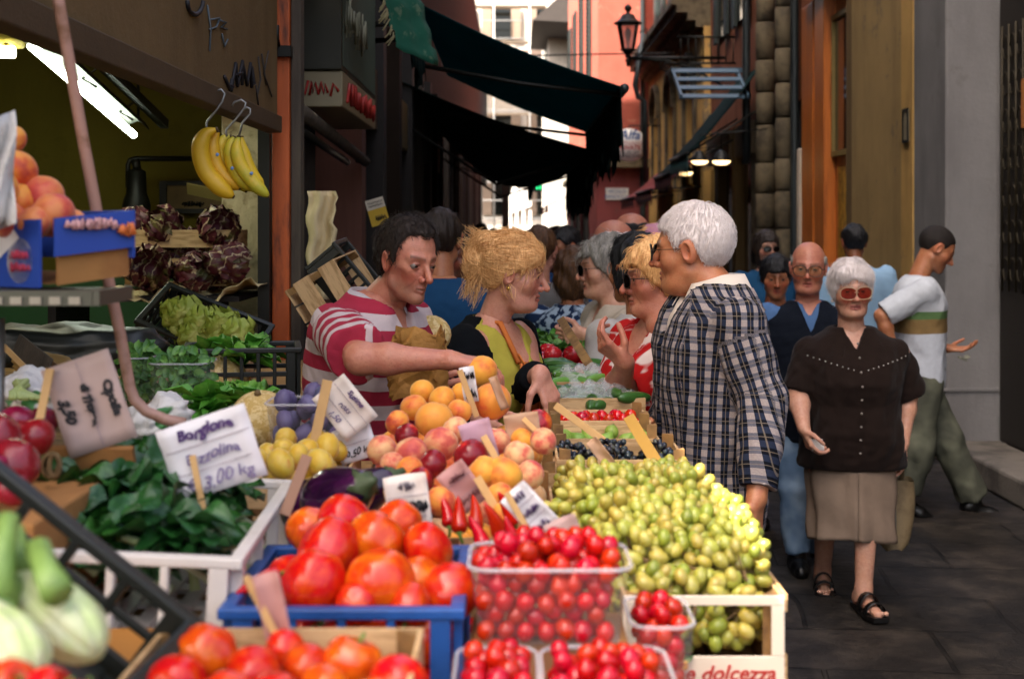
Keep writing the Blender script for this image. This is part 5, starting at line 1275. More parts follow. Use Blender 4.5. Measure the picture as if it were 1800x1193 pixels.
for k, y in enumerate((5.75, 6.2, 6.7)):
    wooden_crate(.05, .4, y, y + .32, TZ, .17, ('crate of tangled herbs near the grey sweater', 'crate of mixed greens farther along', 'farthest crate at the end of the stall')[k], 2, group=FARG)
    greens('salad_greens', .07, .38, y + .02, y + .3, 1.14, 60, (M_herb, M_lett, M_chard)[k], ('tangled herbs in the crate near the grey sweater', 'mixed greens in the farther crate', 'dark greens in the farthest crate')[k], .09, .06, 7 + k)
# long zucca / gourd end by the bag
m = MB(); m.ico(P(757, 588, 3.62), (.055, .05, .052), 3); tag(m.build('melon', M_melon), 'round pale melon behind the brown paper bag', 'melon')

# ================================================================= back counter goods
def salad_box(px0, px1, py0, py1, Y, label, seed):
    a, b = P(px0, py1, Y), P(px1, py0, Y); w_, h_ = b[0] - a[0], b[2] - a[2]
    punnet(w_, .14, h_, ((a[0] + b[0]) / 2, Y + .07, a[2]), label, taper=.9)
    g = random.Random(seed); m = MB()
    for i in range(230):
        t = g.random(); u = g.uniform(-.46, .46) * (.86 + .12 * t); yy = Y + .012 + .12 * g.random() ** 2; an = g.uniform(0, 6.28)
        leaf(m, ((a[0] + b[0]) / 2 + u * w_, yy, a[2] + .01 + t * (h_ + .012)), (math.cos(an), .3, math.sin(an)), (0, -1, .4), .035, .018, .5, .2, 4, 3, seed=i)
    tag(m.build('salad_leaves', M_herb), 'packed small salad leaves inside the ' + ('wide' if px1 - px0 > 60 else 'narrow') + ' clear box', 'salad', kind='stuff')
salad_box(258, 362, 640, 722, 3.3, 'wide clear box packed with small salad leaves', 1)
salad_box(205, 262, 630, 705, 3.42, 'narrow clear salad box behind the wide one', 2)
mb = MB(); mb.bx(-1.0, -.66, 3.2, 3.6, 1.161, 1.19); tag(mb.build('wooden_tray', M_crate, bevel=.003), 'thin wooden tray under the clear salad boxes', 'tray')
greens('lettuce', -.72, -.60, 3.05, 3.2, 1.235, 60, M_lett, 'bright green lettuce beside the clear salad boxes', .09, .06, 4, 'lettuce', .9)
mb = MB(); mb.bx(-.80, -.55, 3.0, 3.25, 1.1605, 1.215); tag(mb.build('wooden_tray', M_crate, bevel=.003), 'small wooden tray carrying the bright lettuce', 'tray')
def melon(px, py, Y, r, label, half=False):
    p = P(px, py, Y); m = MB(); V, Fc = ICO(4); az = np.arctan2(V[:, 1], V[:, 0]); q = V * (1 - .03 * (np.abs(np.sin(5 * az)) < .12))[:, None] * np.array((1, 1, .95)) * r
    e = empty('melon', p, label, 'melon', 'netted melons'); e.rotation_euler = (.3, .2, px)
    m.add(q, Fc, True); lk('rind', m, M_melon, e)
    m = MB(); m.tube([(0, 0, r * .93), (0.002, 0, r * 1.06)], [.008, .005], 6); lk('stem', m, M_brst, e)
melon(386, 672, 3.7, .078, 'netted melon behind the bright lettuce'); melon(458, 738, 2.72, .062, 'netted melon beside the purple plum tub'); 
plastic_crate(.30, .22, .16, M_kpl, 'black plastic crate standing by the orange door post', (-.74, 3.75, 1.161), (0, 0, R(10)), cells=(6, 4))
c_ = plastic_crate(.36, .26, .14, M_kpl, 'black crate of pale cabbages tipped toward the street', P(345, 628, 4.4), (R(25), R(22), 0), cells=(8, 4))
def cabbage(p, r, label, mat=M_cabb, seed=0, name='cabbage', group='pale cabbages'):
    m = MB(); g = random.Random(seed); e = empty(name, p, label, name, group); m.ico((0, 0, 0), r * .8, 3); lk('heart', m, mat, e); m = MB()
    for k in range(16):
        a = k * 2.4; t = k / 16; d = Vector((math.cos(a), math.sin(a), .3 + .9 * (1 - t))); leaf(m, d * (r * .35) - Vector((0, 0, r * .5)), (d.x * .9, d.y * .9, .9), (-d.x, -d.y, .5), r * 1.75, r * 2.1, -.5, .2, 9, 9, seed=seed * 40 + k, fold=.22)
    lk('outer_leaf', m, mat, e); return e
for i, (px, py) in enumerate(((318, 575), (352, 590), (385, 595), (412, 610), (340, 610))): cabbage(P(px, py, 4.25), .047, 'pale frilly cabbage tipped forward in the black crate', seed=i)
wooden_crate(-1.10, -.78, 3.86, 4.12, 1.165, .085, 'wooden crate with a pale rim in front of the cabbages', 1)
greens('lettuce', -.86, -.70, 3.68, 3.8, 1.29, 40, M_lett, 'green lettuce spilling from the black crate by the post', .1, .07, 5, 'lettuce', .8)
# crumpled printed bags
def crumple(name, px, py, Y, w_, h_, d, mat, label, seed, cat='bag', rot=(0, 0, 0), group=None):
    V, Fc = ICO(4); q = V * np.array((w_, d, h_)) / 2; q *= (np.abs(V).max(1) ** -.4)[:, None]; q += V * (wob(V, 4, seed)[:, None] * .012 + wob(V, 9, seed + 3)[:, None] * .006)
    m = MB(); m.add(q, Fc, True); o = link(name, m.mesh(name), mat, None, P(px, py, Y)); o.rotation_euler = rot; return tag(o, label, cat, group)
def printed():
    t = NT('printed white bag'); co = t.coord(); v = t.n('ShaderNodeTexVoronoi', {'Vector': co, 'Scale': 14}).outputs
    c = t.mix(t.ramp(v[0], [(.16, 1.), (.2, 0.)], 'LINEAR'), lin('#d9d2cb'), lin('#b8322e')); c = t.mix(t.ramp(t.noise(9, 2, co), [(.62, 0.), (.64, 1.)]), c, lin('#3f7a3a')); t.bsdf(c, .5, t.bump(t.noise(20, 4, co), .5, .02)); return t.m
M_prn = printed()
crumple('produce_bag', 275, 735, 2.62, .12, .07, .1, M_prn, 'white bag printed in red and green under the bent pole', 1, rot=(.2, -.5, .2))
crumple('produce_bag', 60, 690, 2.5, .12, .06, .1, M_prn, 'printed white bag at the far left of the stall', 2, rot=(.3, .3, 0))
m = MB()
for k in range(14): m.tube([P(70 - 4 * k + 6 * math.sin(k), 700, 2.4), P(45 - 2 * k, 690, 2.42), P(25 + 2 * k, 672 + 5 * math.sin(k * 2), 2.45)], .005, 5)
tag(m.build('celery', M('pale celery', '#b4c078', .5, .2, 20)), 'pale celery stalks lying beside the printed bag at left', 'celery')
for i, (a, b, Y, w_, lab) in enumerate((((6, 608), (58, 660), 2.9, .012, 'thin orange brown lath propped at the far left'), ((28, 605), (85, 650), 3.0, .05, 'weathered grey plank behind the onion price card'), ((40, 604), (100, 655), 3.05, .03, 'tan plank edge beside the weathered grey plank'))): lath(a, b, Y, Y - .1, w_, lab, (M_stick, M_gwood, M_crated)[i])
crumple('produce_bag', 95, 650, 3.15, .18, .05, .12, M('brown printed sack', '#8a6a34', .8, .3, 20, col2='#b03a22', c2s=9, c2w=(.6, .64)), 'brown printed sack lying on the counter behind the onions', 4, rot=(.1, .3, 0))
crumple('black_cloth', 130, 610, 3.6, .5, .12, .2, M_kpl, 'black plastic sheeting bunched on the shop counter', 5, cat='sheeting')
wooden_crate(-.78, -.50, 2.42, 2.6, TZ, .20, 'wooden crate between the price cards holding dark greens', 2)
greens('salad_greens', -.76, -.52, 2.44, 2.58, 1.18, 50, M_chard, 'dark greens behind the white chard crate', .08, .06, 15)

# ================================================================= shelf with blue carton of peaches, pole
sh = empty('metal_shelf', P(60, 512, 1.95), 'perforated metal shelf carrying the blue peach carton', 'shelf')
m = MB(); a, b = P(-90, 512, 1.85), P(216, 503, 1.95); zt = a[2]
m.bx(-1.0, -.56, 1.83, 1.98, zt - .004, zt); m.bx(-1.0, -.56, 1.82, 1.829, zt - .018, zt + .002); m.bx(-.559, -.55, 1.82, 1.98, zt - .018, zt + .002)
m.build('board', M('grey green shelf metal', '#57564a', .5, .2, metal=.5), sh)
m = MB()
for k in range(16): m.bx(-.98 + k * .026, -.965 + k * .026, 1.816, 1.8195, zt - .016, zt - .006)
m.build('slot', M('pale slot', '#a39a86', .6), sh)
m = MB(); m.tube([P(-6, 560, 1.9), P(-8, 900, 1.9)], .012, 8); m.tube([(-.97, 2.1, TZ), (-.97, 2.1, zt)], .012, 8); m.build('leg', M_metal, sh)
m = MB(); pts = [P(92, -60, 2.02), P(105, 15, 2.03), P(122, 110, 2.05), P(145, 240, 2.07), P(165, 345, 2.09), P(190, 490, 2.12), P(212, 590, 2.14), P(228, 680, 2.15), P(236, 702, 2.15), P(256, 722, 2.15), P(290, 737, 2.15), P(325, 744, 2.15)]
m.tube(pts, .0088, 10); tag(m.build('bent_pole', M('faded pinkish cane', '#b58a78', .5, .15, 20, col2='#8a6248', c2s=12, c2w=(.55, .7))), 'long pinkish cane pole bent at its foot, crossing the shop opening', 'pole')
bx_ = empty('fruit_carton', P(110, 505, 1.92), 'blue printed carton heaped with peaches on the metal shelf', 'carton')
c0 = np.array(P(82, 500, 1.87)); c0[2] = zt; d1 = np.array((-.783, .622, 0)); d2 = np.array((.70, .714, 0)); tl = .10
def wallq(m, a, d, L0, L1, z0, z1, t=.004):
    n = np.array((-d[1], d[0], 0)); q = [a + d * L0, a + d * L1, a + d * L1 + n * t, a + d * L0 + n * t]; ti = lambda p, z: p + np.array((0, 0, z + tl * float((p - c0) @ d2)))
    m.add([ti(p, z0) for p in q] + [ti(p, z1) for p in q], BF)
BF = [(0, 3, 2, 1), (4, 5, 6, 7), (0, 1, 5, 4), (1, 2, 6, 5), (2, 3, 7, 6), (3, 0, 4, 7)]
cb = c0 + d1 * .30; cr_ = c0 + d2 * .135
m = MB(); wallq(m, c0 + d1 * .012, d1, 0, .29, .004, .098); wallq(m, c0, d2, .012, .135, .045, .098); wallq(m, cr_, d1, .0, .3, .03, .098); wallq(m, cb, d2, 0, .135, .004, .098); m.build('body', M_cblue, bx_)
m = MB(); wallq(m, c0 + (d1 * .01) + d2 * .002, d2, .02, .13, .004, .044); m.add([c0 + d1 * .01 + d2 * .01 + (0, 0, .008), c0 + d1 * .29 + d2 * .01 + (0, 0, .008), c0 + d1 * .29 + d2 * .128 + (0, 0, .02), c0 + d1 * .01 + d2 * .128 + (0, 0, .02)], [(0, 1, 2, 3), (3, 2, 1, 0)]); m.build('tray', M_carton, bx_)
F2 = frame(c0 + d2 * .075 + np.array((0, 0, .072 + tl * .075)) + np.array((d2[1], -d2[0], 0)) * .0045, d2, (0, 0, 1)); F1 = frame(c0 + d1 * .055 + np.array((0, 0, .04)) - np.array((-d1[1], d1[0], 0)) * -.001, -d1, (0, 0, 1))
scrawl('lettering', F2 @ Matrix.Translation((-.012, .012, 0)), .075, .016, M('pale pink print', '#d8a4a0', .6), bx_, 9, .0035, 4); scrawl('lettering', F2 @ Matrix.Translation((.042, .004, 0)), .02, .02, M('orange print', '#e07a3a', .6), bx_, 3, .004, 8)
m = MB(); F1 = F1 @ Matrix.Translation((0, 0, .003)); m.add([F1 @ Vector((.032 * math.cos(a) - .005, .032 * math.sin(a), 0)) for a in np.linspace(0, 6.28, 20)[:-1]], [tuple(range(19))]); m.add([F1 @ Vector(q) for q in ((-.06, .0, .0004), (-.005, .032, .0004), (-.06, .075, .0004))], [(0, 1, 2)]); m.build('emblem', M('white round emblem', '#dfd8d6', .5), bx_)
scrawl('lettering', F1 @ Matrix.Translation((-.004, 0, .0015)), .04, .014, M('pink print', '#d0405a', .6), bx_, 4, .0012, 3, rows=2)
GS = 'peaches in the blue carton'
for (px, py, Y, r) in ((92, 378, 1.95, 40), (75, 345, 2.0, 38), (32, 355, 1.98, 34), (30, 300, 2.0, 36), (-5, 330, 1.95, 38), (-15, 260, 2.02, 34), (10, 385, 1.93, 34), (60, 392, 1.92, 30), (125, 392, 1.97, 26), (20, 245, 2.04, 26), (165, 404, 2.0, 22)):
    px_fruit('peach', 'peach', M_peach if py < 360 and px < 40 else peach_mat('rosy peach skin', '#e0864a', '#cf4a3c', '#a82c34', .5, (.36, .56)) if 'rosy' not in _pm else _pm['rosy'], px, py, Y, r, 'rosy orange peach heaped over the blue carton', GS)
    _pm.setdefault('rosy', bpy.data.materials.get('rosy peach skin'))
m = MB(); pts = []
for i in range(10):
    for j in range(8): pts.append(P(-30 + j * 8 + 3 * math.sin(i * .9), 215 + i * 22 - j * 3, 1.86 + .02 * math.sin(j * 1.3 + i)))
m.grid(pts, 10, 8); tag(m.build('wrapping_paper', M_paper, solid=.001), 'white tissue paper draped at the edge of the peach carton', 'paper')

# ================================================================= inside the shop
fl = empty('fluorescent_lamp', (-1.45, 4.7, 2.13), 'bright fluorescent tube lamp hanging tilted inside the shop', 'lamp', 'fluorescent lamps in the shop')
a, b = np.array((-1.475, 4.25, 2.225)), np.array((-1.44, 5.25, 2.02)); d = (b - a) / np.linalg.norm(b - a); side = np.cross(d, (0, 0, 1)); side /= np.linalg.norm(side); upv = np.cross(side, d)
m = MB(); m.tube([a - upv * .02 - side * .02, b - upv * .02 - side * .02 + d * .02], .014, 10); m.build('tube', M_tube, fl)
m = MB(); pts = []
for t in np.linspace(0, 1, 6):
    for q, h in ((-.045, -.005), (-.03, .02), (0, .03), (.03, .02), (.045, -.005)): pts.append(a + (b - a) * t + side * q + upv * h)
m.grid(pts, 6, 5); m.build('reflector', M('grey lamp reflector', '#2c3028', .5), fl, solid=.004)
m = MB(); m.bar(a + side * .09 + upv * .03, b + side * .09 + upv * .03 + d * .05, .03, .035)
for t in (.02, .45, .85): m.tube([a + (b - a) * t + side * .09 + upv * .05, a + (b - a) * t + side * .03 + upv * .06, a + (b - a) * t + side * -.02 + upv * .02, a + (b - a) * t + upv * -.01 + side * .03], .005, 5)
m.tube([a + upv * .04, a + upv * .04 + (0, 0, .3)], .006, 5); m.tube([b + upv * .04, b + upv * .04 + (0, 0, .5)], .006, 5); m.build('holder', M_black, fl)
f2 = empty('fluorescent_lamp', (-1.7, 4.3, 2.2), 'second lit tube end just inside the frame edge of the shop', 'lamp', 'fluorescent lamps in the shop')
m = MB(); m.tube([P(-160, 88, 4.4), P(25, 92, 4.4)], .02, 10); m.build('tube', emit('warm lit fluorescent tube', '#fff2c4', 7.0), f2)
m = MB(); m.tube([P(-160, 78, 4.43), P(40, 70, 4.43)], .03, 8); m.tube([P(12, 74, 4.42), P(12, 90, 4.4)], .012, 6); m.build('holder', M('yellow lamp holder', '#8a7a2a', .5), f2)
pl = empty('pipe_lamp', P(240, 330, 5.6), 'black hanging work lamp on a pipe arm in the shop', 'lamp')
m = MB(); m.tube([P(225, 330, 5.6), P(225, 290, 5.6), P(228, 282, 5.6), P(238, 279, 5.6), P(350, 279, 5.7)], .011, 8); m.tube([P(238, 280, 5.6), P(241, 300, 5.6)], .018, 8); m.build('arm', M_black, pl)
m = MB(); c = P(240, 340, 5.6); m.lathe([(.02, .10), (.038, .09), (.042, .0), (.05, -.02), (.058, -.05), (.055, -.075), (.02, -.085)], 16, c); m.build('shade', M_black, pl)
m = MB(); m.lathe([(.001, -.05), (.05, -.06), (.05, -.088), (.001, -.1)], 14, c); m.build('glass', M_clear, pl)
# framed picture and sheet on back wall
pc = empty('framed_picture', P(345, 350, 5.95), 'small dark framed picture on the olive back wall', 'picture')
a, b = P(290, 375, 5.96), P(405, 318, 5.96); m = MB(); m.bx(a[0], b[0], 5.955, 5.975, a[2], b[2]); m.build('backing', M('gold brown picture', '#7a6234', .6, .4, 20), pc)
m = MB(); m.bx(a[0] - .02, a[0] + .01, 5.94, 5.954, a[2], b[2]); m.bx(b[0] - .01, b[0] + .02, 5.94, 5.954, a[2], b[2]); m.bx(a[0] + .0105, b[0] - .0105, 5.94, 5.954, b[2] - .02, b[2]); m.bx(a[0] + .0105, b[0] - .0105, 5.94, 5.954, a[2], a[2] + .02); m.build('frame', M_black, pc)
scrawl('lettering', frame(P(338, 358, 5.95), (1, 0, 0), (0, 0, 1)), .09, .03, M_black, pc, 5, .004, 7)
m = MB(); m.box(P(370, 340, 5.7), (.2, .004, .07), (R(50), R(12), 0)); tag(m.build('paper_sheet', M('yellowed sheet', '#b9a866', .7)), 'yellowed paper sheet hanging above the radicchio', 'paper')
# radicchio shelf
rs = empty('radicchio_shelf', P(340, 505, 5.0), 'plank shelf lined with crumpled cream paper under the radicchio', 'shelf')
zt = P(0, 505, 5.0)[2]; m = MB(); m.bx(-1.75, -.99, 4.95, 5.4, zt - .05, zt - .03); m.build('board', M_dwood, rs)
m = MB(); nu, nv = 30, 10; pts = []
for i in range(nu):
    for j in range(nv):
        u, v = i / (nu - 1), j / (nv - 1); pts.append((-1.5 + .60 * u + .01 * math.sin(j * 2 + i), 4.88 + .42 * v, zt - .02 + .028 * math.sin(i * .55) * (1 - v) + .012 * math.sin(i * 1.7 + j) * (1 - v) + .05 * max(0, u - .78) * 4 * (1 - v)))
m.grid(pts, nu, nv); m.build('lining_paper', M_wrap, rs, solid=.0015)
part('bracket', M_dwood, rs, [(-1.15, -1.12, 5.0, 5.4, 1.0, zt - .051), (-1.7, -1.67, 5.0, 5.4, 1.0, zt - .051)])
wooden_crate(-1.44, -1.03, 5.05, 5.32, zt, .21, 'wooden crate end beside the stacked radicchio', 2)
GR = 'radicchio heads on the paper lined shelf'
for i, (px, py, Y, r) in enumerate(((265, 480, 4.98, .070), (320, 478, 4.98, .062), (378, 462, 5.0, .066), (230, 465, 5.1, .06), (255, 415, 5.12, .066), (310, 415, 5.12, .066), (375, 410, 5.12, .066), (350, 480, 5.12, .06), (285, 445, 5.14, .06), (345, 440, 5.15, .06))):
    e = cabbage(P(px, py, Y), r * .9, 'dark red radicchio head with white ribs on the shelf', M_rad, 50 + i, 'radicchio', GR); e.rotation_euler = (R(70 + 20 * math.sin(i)), R(30 * math.cos(i * 2)), i * 1.1)
# bananas
def banana(pts, Y, mat, parent, r=.021):
    C_ = [P(x, y, Y) for x, y in pts]; n = 22; m = MB(); P_ = []
    for t in np.linspace(0, 1, n):
        u = t * (len(C_) - 1); i = min(int(u), len(C_) - 2); f_ = u - i
        p0, p1, p2, p3 = C_[max(i-1, 0)], C_[i], C_[i+1], C_[min(i+2, len(C_)-1)]
        P_.append(.5 * ((2*p1) + (-p0+p2)*f_ + (2*p0-5*p1+4*p2-p3)*f_**2 + (-p0+3*p1-3*p2+p3)*f_**3))
    rs_ = [r * (.30 if t < .06 else .34 + .66 * min(1, max(0, (t - .08) / .24)) ** .7) * (1 if t < .8 else max(.25, 1 - ((t - .8) / .2) ** 1.6 * .78)) for t in np.linspace(0, 1, n)]
    m.tube(P_, rs_, 9); o = m.build('banana', mat, parent)
    m = MB(); m.tube([P_[-2] * .3 + P_[-1] * .7, P_[-1] + (P_[-1] - P_[-2]) * .4], [r * .3, r * .18], 7); m.tube([P_[0] - (P_[1] - P_[0]) * .3, P_[0] * .5 + P_[1] * .5], r * .33, 7); m.build('tip', M_btip, o)
    return o
YB = 3.92
b1 = empty('banana_bunch', P(380, 235, YB), 'pair of big yellow bananas on the first wire hook', 'bananas', 'bananas hanging from the beam')
banana([(382, 228), (362, 236), (352, 262), (361, 300), (385, 328), (410, 346)], YB - .03, M_ban, b1, .0265); banana([(384, 230), (374, 252), (378, 285), (396, 312), (421, 332)], YB, M_ban, b1, .023)
b2 = empty('banana_bunch', P(415, 240, YB), 'bunch of slimmer greenish bananas on the second wire hook', 'bananas', 'bananas hanging from the beam')
for pts, mt, yy in (([(406, 240), (392, 248), (388, 270), (400, 300), (432, 336)], M_bang, .02), ([(412, 240), (405, 258), (408, 285), (424, 315), (452, 335)], M_bang, -.01), ([(420, 240), (416, 262), (424, 292), (446, 322), (472, 345)], M_bang, -.03), ([(424, 240), (426, 262), (436, 292), (450, 318), (462, 330)], M_ban, .03)): banana(pts, YB + yy, mt, b2, .0205)
m = MB(); [m.ico(P(x, y, YB - .055), (.006, .002, .006), 1) for x, y in ((382, 272), (408, 296), (442, 305))]; m.build('sticker', M('blue white sticker', '#6f8fc0', .5), b2)
for pts, lab in (([(367, 232), (363, 222), (364, 214), (378, 197), (391, 179), (395, 165), (389, 158), (378, 160), (374, 168)], 'bent wire hook holding the pair of big bananas'), ([(399, 240), (397, 234), (398, 228), (416, 208), (430, 190), (432, 181), (424, 176), (412, 180), (408, 187)], 'bent wire hook holding the slimmer bananas'), ([(420, 240), (426, 216), (440, 200), (440, 192), (434, 189), (428, 194)], 'small third wire hook behind the slimmer bananas')):
    m = MB(); m.tube([P(x, y, YB - .02) for x, y in pts], .0035, 7); tag(m.build('wire_hook', M_metal), lab, 'hook', 'wire hooks on the beam')
# things hung near the door post
m = MB(); nu, nv = 18, 10; pts = []
for i in range(nu):
    for j in range(nv): pts.append(P(540 + j * 5.5 + 3 * math.sin(i * 1.1) + (3 * math.sin(i * 2.3) if j > 7 else 0), 336 + i * 11.2, 5.25 + .03 * math.sin(j * 1.1 + i * .3)))
m.grid(pts, nu, nv); tag(m.build('hanging_sheet', M_wrap, solid=.002), 'crumpled cream plastic sheet hanging behind the orange post', 'sheet')
wc = wooden_crate(-.1, .1, -.14, .14, 0, .2, 'pale wooden crate tipped up behind the striped vendor', 2); wc.location = P(548, 545, 4.6); wc.rotation_euler = (R(10), R(58), 0)
plastic_crate(.26, .2, .14, M_kpl, 'black plastic crate tipped beside the pale wooden crate', P(590, 520, 4.7), (R(5), R(50), 0), cells=(6, 4))
y_ = empty('yellow_notice', P(664, 374, 6.6), 'small yellow and white notice tilted on the dark shop front', 'notice')
M4 = frame(P(664, 374, 6.6), (.95, 0, .28), (-.28, 0, .95)); m = MB(); vs = [M4 @ Vector((x, y, z)) for x, y, z in ((-.045, -.06, 0), (.045, -.06, 0), (.045, .02, 0), (-.045, .02, 0), (-.045, -.06, .004), (.045, -.06, .004), (.045, .02, .004), (-.045, .02, .004))]
m.add(vs, BF); m.build('panel', M('yellow notice card', '#c9a224', .6), y_)
m = MB(); m.add([M4 @ Vector((x, y, z)) for z in (0, .004) for x, y in ((-.045, .0205), (.045, .0205), (.045, .07), (-.045, .07))], BF); m.build('heading_panel', M('cream notice card', '#d2c4ae', .6), y_)
scrawl('lettering', M4 @ Matrix.Translation((0, .045, .005)), .07, .012, M_ink, y_, 6, .0012, 2, rows=2); scrawl('lettering', M4 @ Matrix.Translation((.01, -.025, .005)), .05, .03, M_ink, y_, 4, .003, 6)
# ================================================================= people
def skin_mat():
    t = NT('skin'); c = t.attr('Col', 'Color'); co = t.coord()
    c = t.mix(t.ramp(t.noise(70, 4, co), [(.35, 0.), (.7, .30)]), c, lin('#a0402a'), 'MIX'); c = t.mix(t.ramp(t.noise(18, 3, co), [(.45, 0.), (.75, .3)]), c, lin('#d09a72'))
    c = t.mix(t.ramp(t.noise(240, 2, co), [(.58, 0.), (.72, .3)]), c, lin('#7a4434'))
    t.bsdf(c, .42, t.bump(t.math('ADD', t.noise(170, 3, co), t.noise(45, 4, co)), .3, .003), sss=.12, sssr=(.02, .008, .004), ssss=.6, spec=.4); return t.m
M_skin = skin_mat(); M_eye = M('eye white', '#73675e', .2, .03); M_iris = M('dark iris', '#1c120c', .15, .1)
def hair_mat(name, a, b, rough=.45, bmp=.5):
    t = NT(name); co = t.coord('Generated'); n = t.noise(7, 6, t.mapping(t.coord(), (26, 26, 4)), .7)
    t.bsdf(t.mix(t.ramp(n, [(.32, 0.), (.68, 1.)]), lin(a), lin(b)), rough, t.bump(n, bmp, .01), spec=.35); return t.m
H_white = hair_mat('white hair', '#cdbfb9', '#f4ecea'); H_blond = hair_mat('blond hair', '#b87430', '#ffd090'); H_dark = hair_mat('dark brown hair', '#120c08', '#33241a')
H_black = hair_mat('black hair', '#08080a', '#1e1c1e'); H_grey = hair_mat('grey hair', '#55504a', '#aaa49a'); H_brown = hair_mat('brown hair', '#2e1c10', '#6a4526'); H_stub = hair_mat('shaved dark hair', '#2a1c14', '#4a3222', .7)
def cloth(name, col, rough=.85, col2=None, c2s=20, c2w=(.5, .53), bs=220, var=.12, sheen=0.):
    t = NT(name); v = t.attr('cuv'); c = t.mix(t.noise(30, 4, v), tuple(x * (1 - var) for x in lin(col)), tuple(min(1, x * (1 + var)) for x in lin(col)))
    if col2: c = t.mix(t.ramp(t.noise(c2s, 2, v, .4), [(c2w[0], 0.), (c2w[1], 1.)]), c, lin(col2))
    t.bsdf(c, rough, t.bump(t.math('ADD', t.noise(bs, 3, v), t.math('MULTIPLY', t.noise(14, 3, v), 1.5)), .25, .004), sheen=sheen, spec=.12); return t.m
def stripes(name, ca, cb, per, duty, off=0., bands=None):
    t = NT(name); s_ = t.sep(t.attr('cuv')); z = t.math('ADD', s_[1], t.math('MULTIPLY', t.noise(6, 2, t.attr('cuv')), .006))
    if bands is None:
        f = t.math('FRACT', t.math('DIVIDE', t.math('ADD', z, off), per)); m = t.ramp(f, [(0., 0.), (duty, 1.)], 'CONSTANT'); c = t.mix(m, lin(ca), lin(cb))
    else:
        c = t.ramp(z, [(p, col) for p, col in bands], 'CONSTANT')
    c = t.mix(t.ramp(t.noise(40, 4, t.attr('cuv')), [(.3, .12), (.7, 0.)]), c, lin('#3a2a2a'))
    t.bsdf(c, .85, t.bump(t.noise(250, 3, t.attr('cuv')), .2, .003), spec=.12); return t.m
def plaid():
    t = NT('navy plaid cloth'); s_ = t.sep(t.attr('cuv'))
    def band(x, per, w0, w1, off=0.): 
        f = t.math('FRACT', t.math('ADD', t.math('DIVIDE', x, per), off)); return t.ramp(f, [(0., 0.), (w0, 1.), (w1, 0.)], 'CONSTANT')
    u, v = s_[0], s_[1]; a = band(u, .032, .40, .96); b_ = band(v, .034, .45, .97); fine = t.math('MAXIMUM', band(u, .032, .66, .72), band(v, .034, .68, .74))
    c = t.mix(a, t.mix(t.math('MULTIPLY', b_, .8), lin('#968a86'), lin('#434858')), t.mix(b_, lin('#232a3c'), lin('#0a0d16'))); c = t.mix(t.math('MULTIPLY', fine, .45), c, lin('#948470'))
    c = t.mix(t.ramp(t.noise(300, 2, t.attr('cuv')), [(.4, .18), (.6, 0.)]), c, lin('#1a1c24'))
    t.bsdf(c, .9, t.bump(t.noise(260, 3, t.attr('cuv')), .3, .003), spec=.12); return t.m

def unit(v): v = np.asarray(v, float); return v / np.linalg.norm(v)
ROWS_M = [(-.24, .14, .09, .10), (0, .165, .105, .115), (.25, .158, .108, .10), (.5, .166, .118, .11), (.72, .18, .122, .115), (.86, .178, .10, .108), (.94, .135, .078, .09), (1.0, .075, .06, .07), (1.05, .05, .045, .05)]
ROWS_F = [(-.24, .15, .09, .11), (0, .18, .11, .125), (.25, .155, .105, .10), (.45, .15, .115, .10), (.62, .16, .155, .105), (.76, .165, .125, .105), (.87, .16, .085, .10), (.94, .12, .07, .085), (1.0, .07, .055, .065), (1.05, .05, .045, .05)]
SKINS = {'fair': '#c8907a', 'tan': '#b07450', 'pale': '#c89880', 'olive': '#8c5a3c', 'dark': '#4a2c1e', 'ruddy': '#bc7c66'}
LINES = {'short': [(-.12, -.085), (-.055, -.07), (-.034, -.01), (-.012, .026), (.012, .022), (.022, .0), (.032, .01), (.048, .045), (.075, .062), (.1, .072)],
         'fringe': [(-.12, -.1), (-.03, -.09), (.0, -.05), (.035, -.02), (.06, .025), (.08, .035), (.12, .045)],
         'bob': [(-.12, -.16), (.0, -.15), (.03, -.1), (.05, .0), (.075, .04), (.12, .06)],
         'bald': [(-.12, -.08), (-.05, -.06), (-.01, .0), (.03, .02), (.035, .2), (.2, .2)],
         'receding': [(-.12, -.085), (-.055, -.07), (-.034, -.01), (-.012, .028), (.010, .022), (.02, -.008), (.032, .01), (.04, .045), (.05, .07), (.075, .088), (.1, .1)],
         'updo': [(-.12, -.075), (-.05, -.06), (-.01, -.01), (.03, .015), (.06, .05), (.08, .06), (.12, .07)]}
class Person: pass
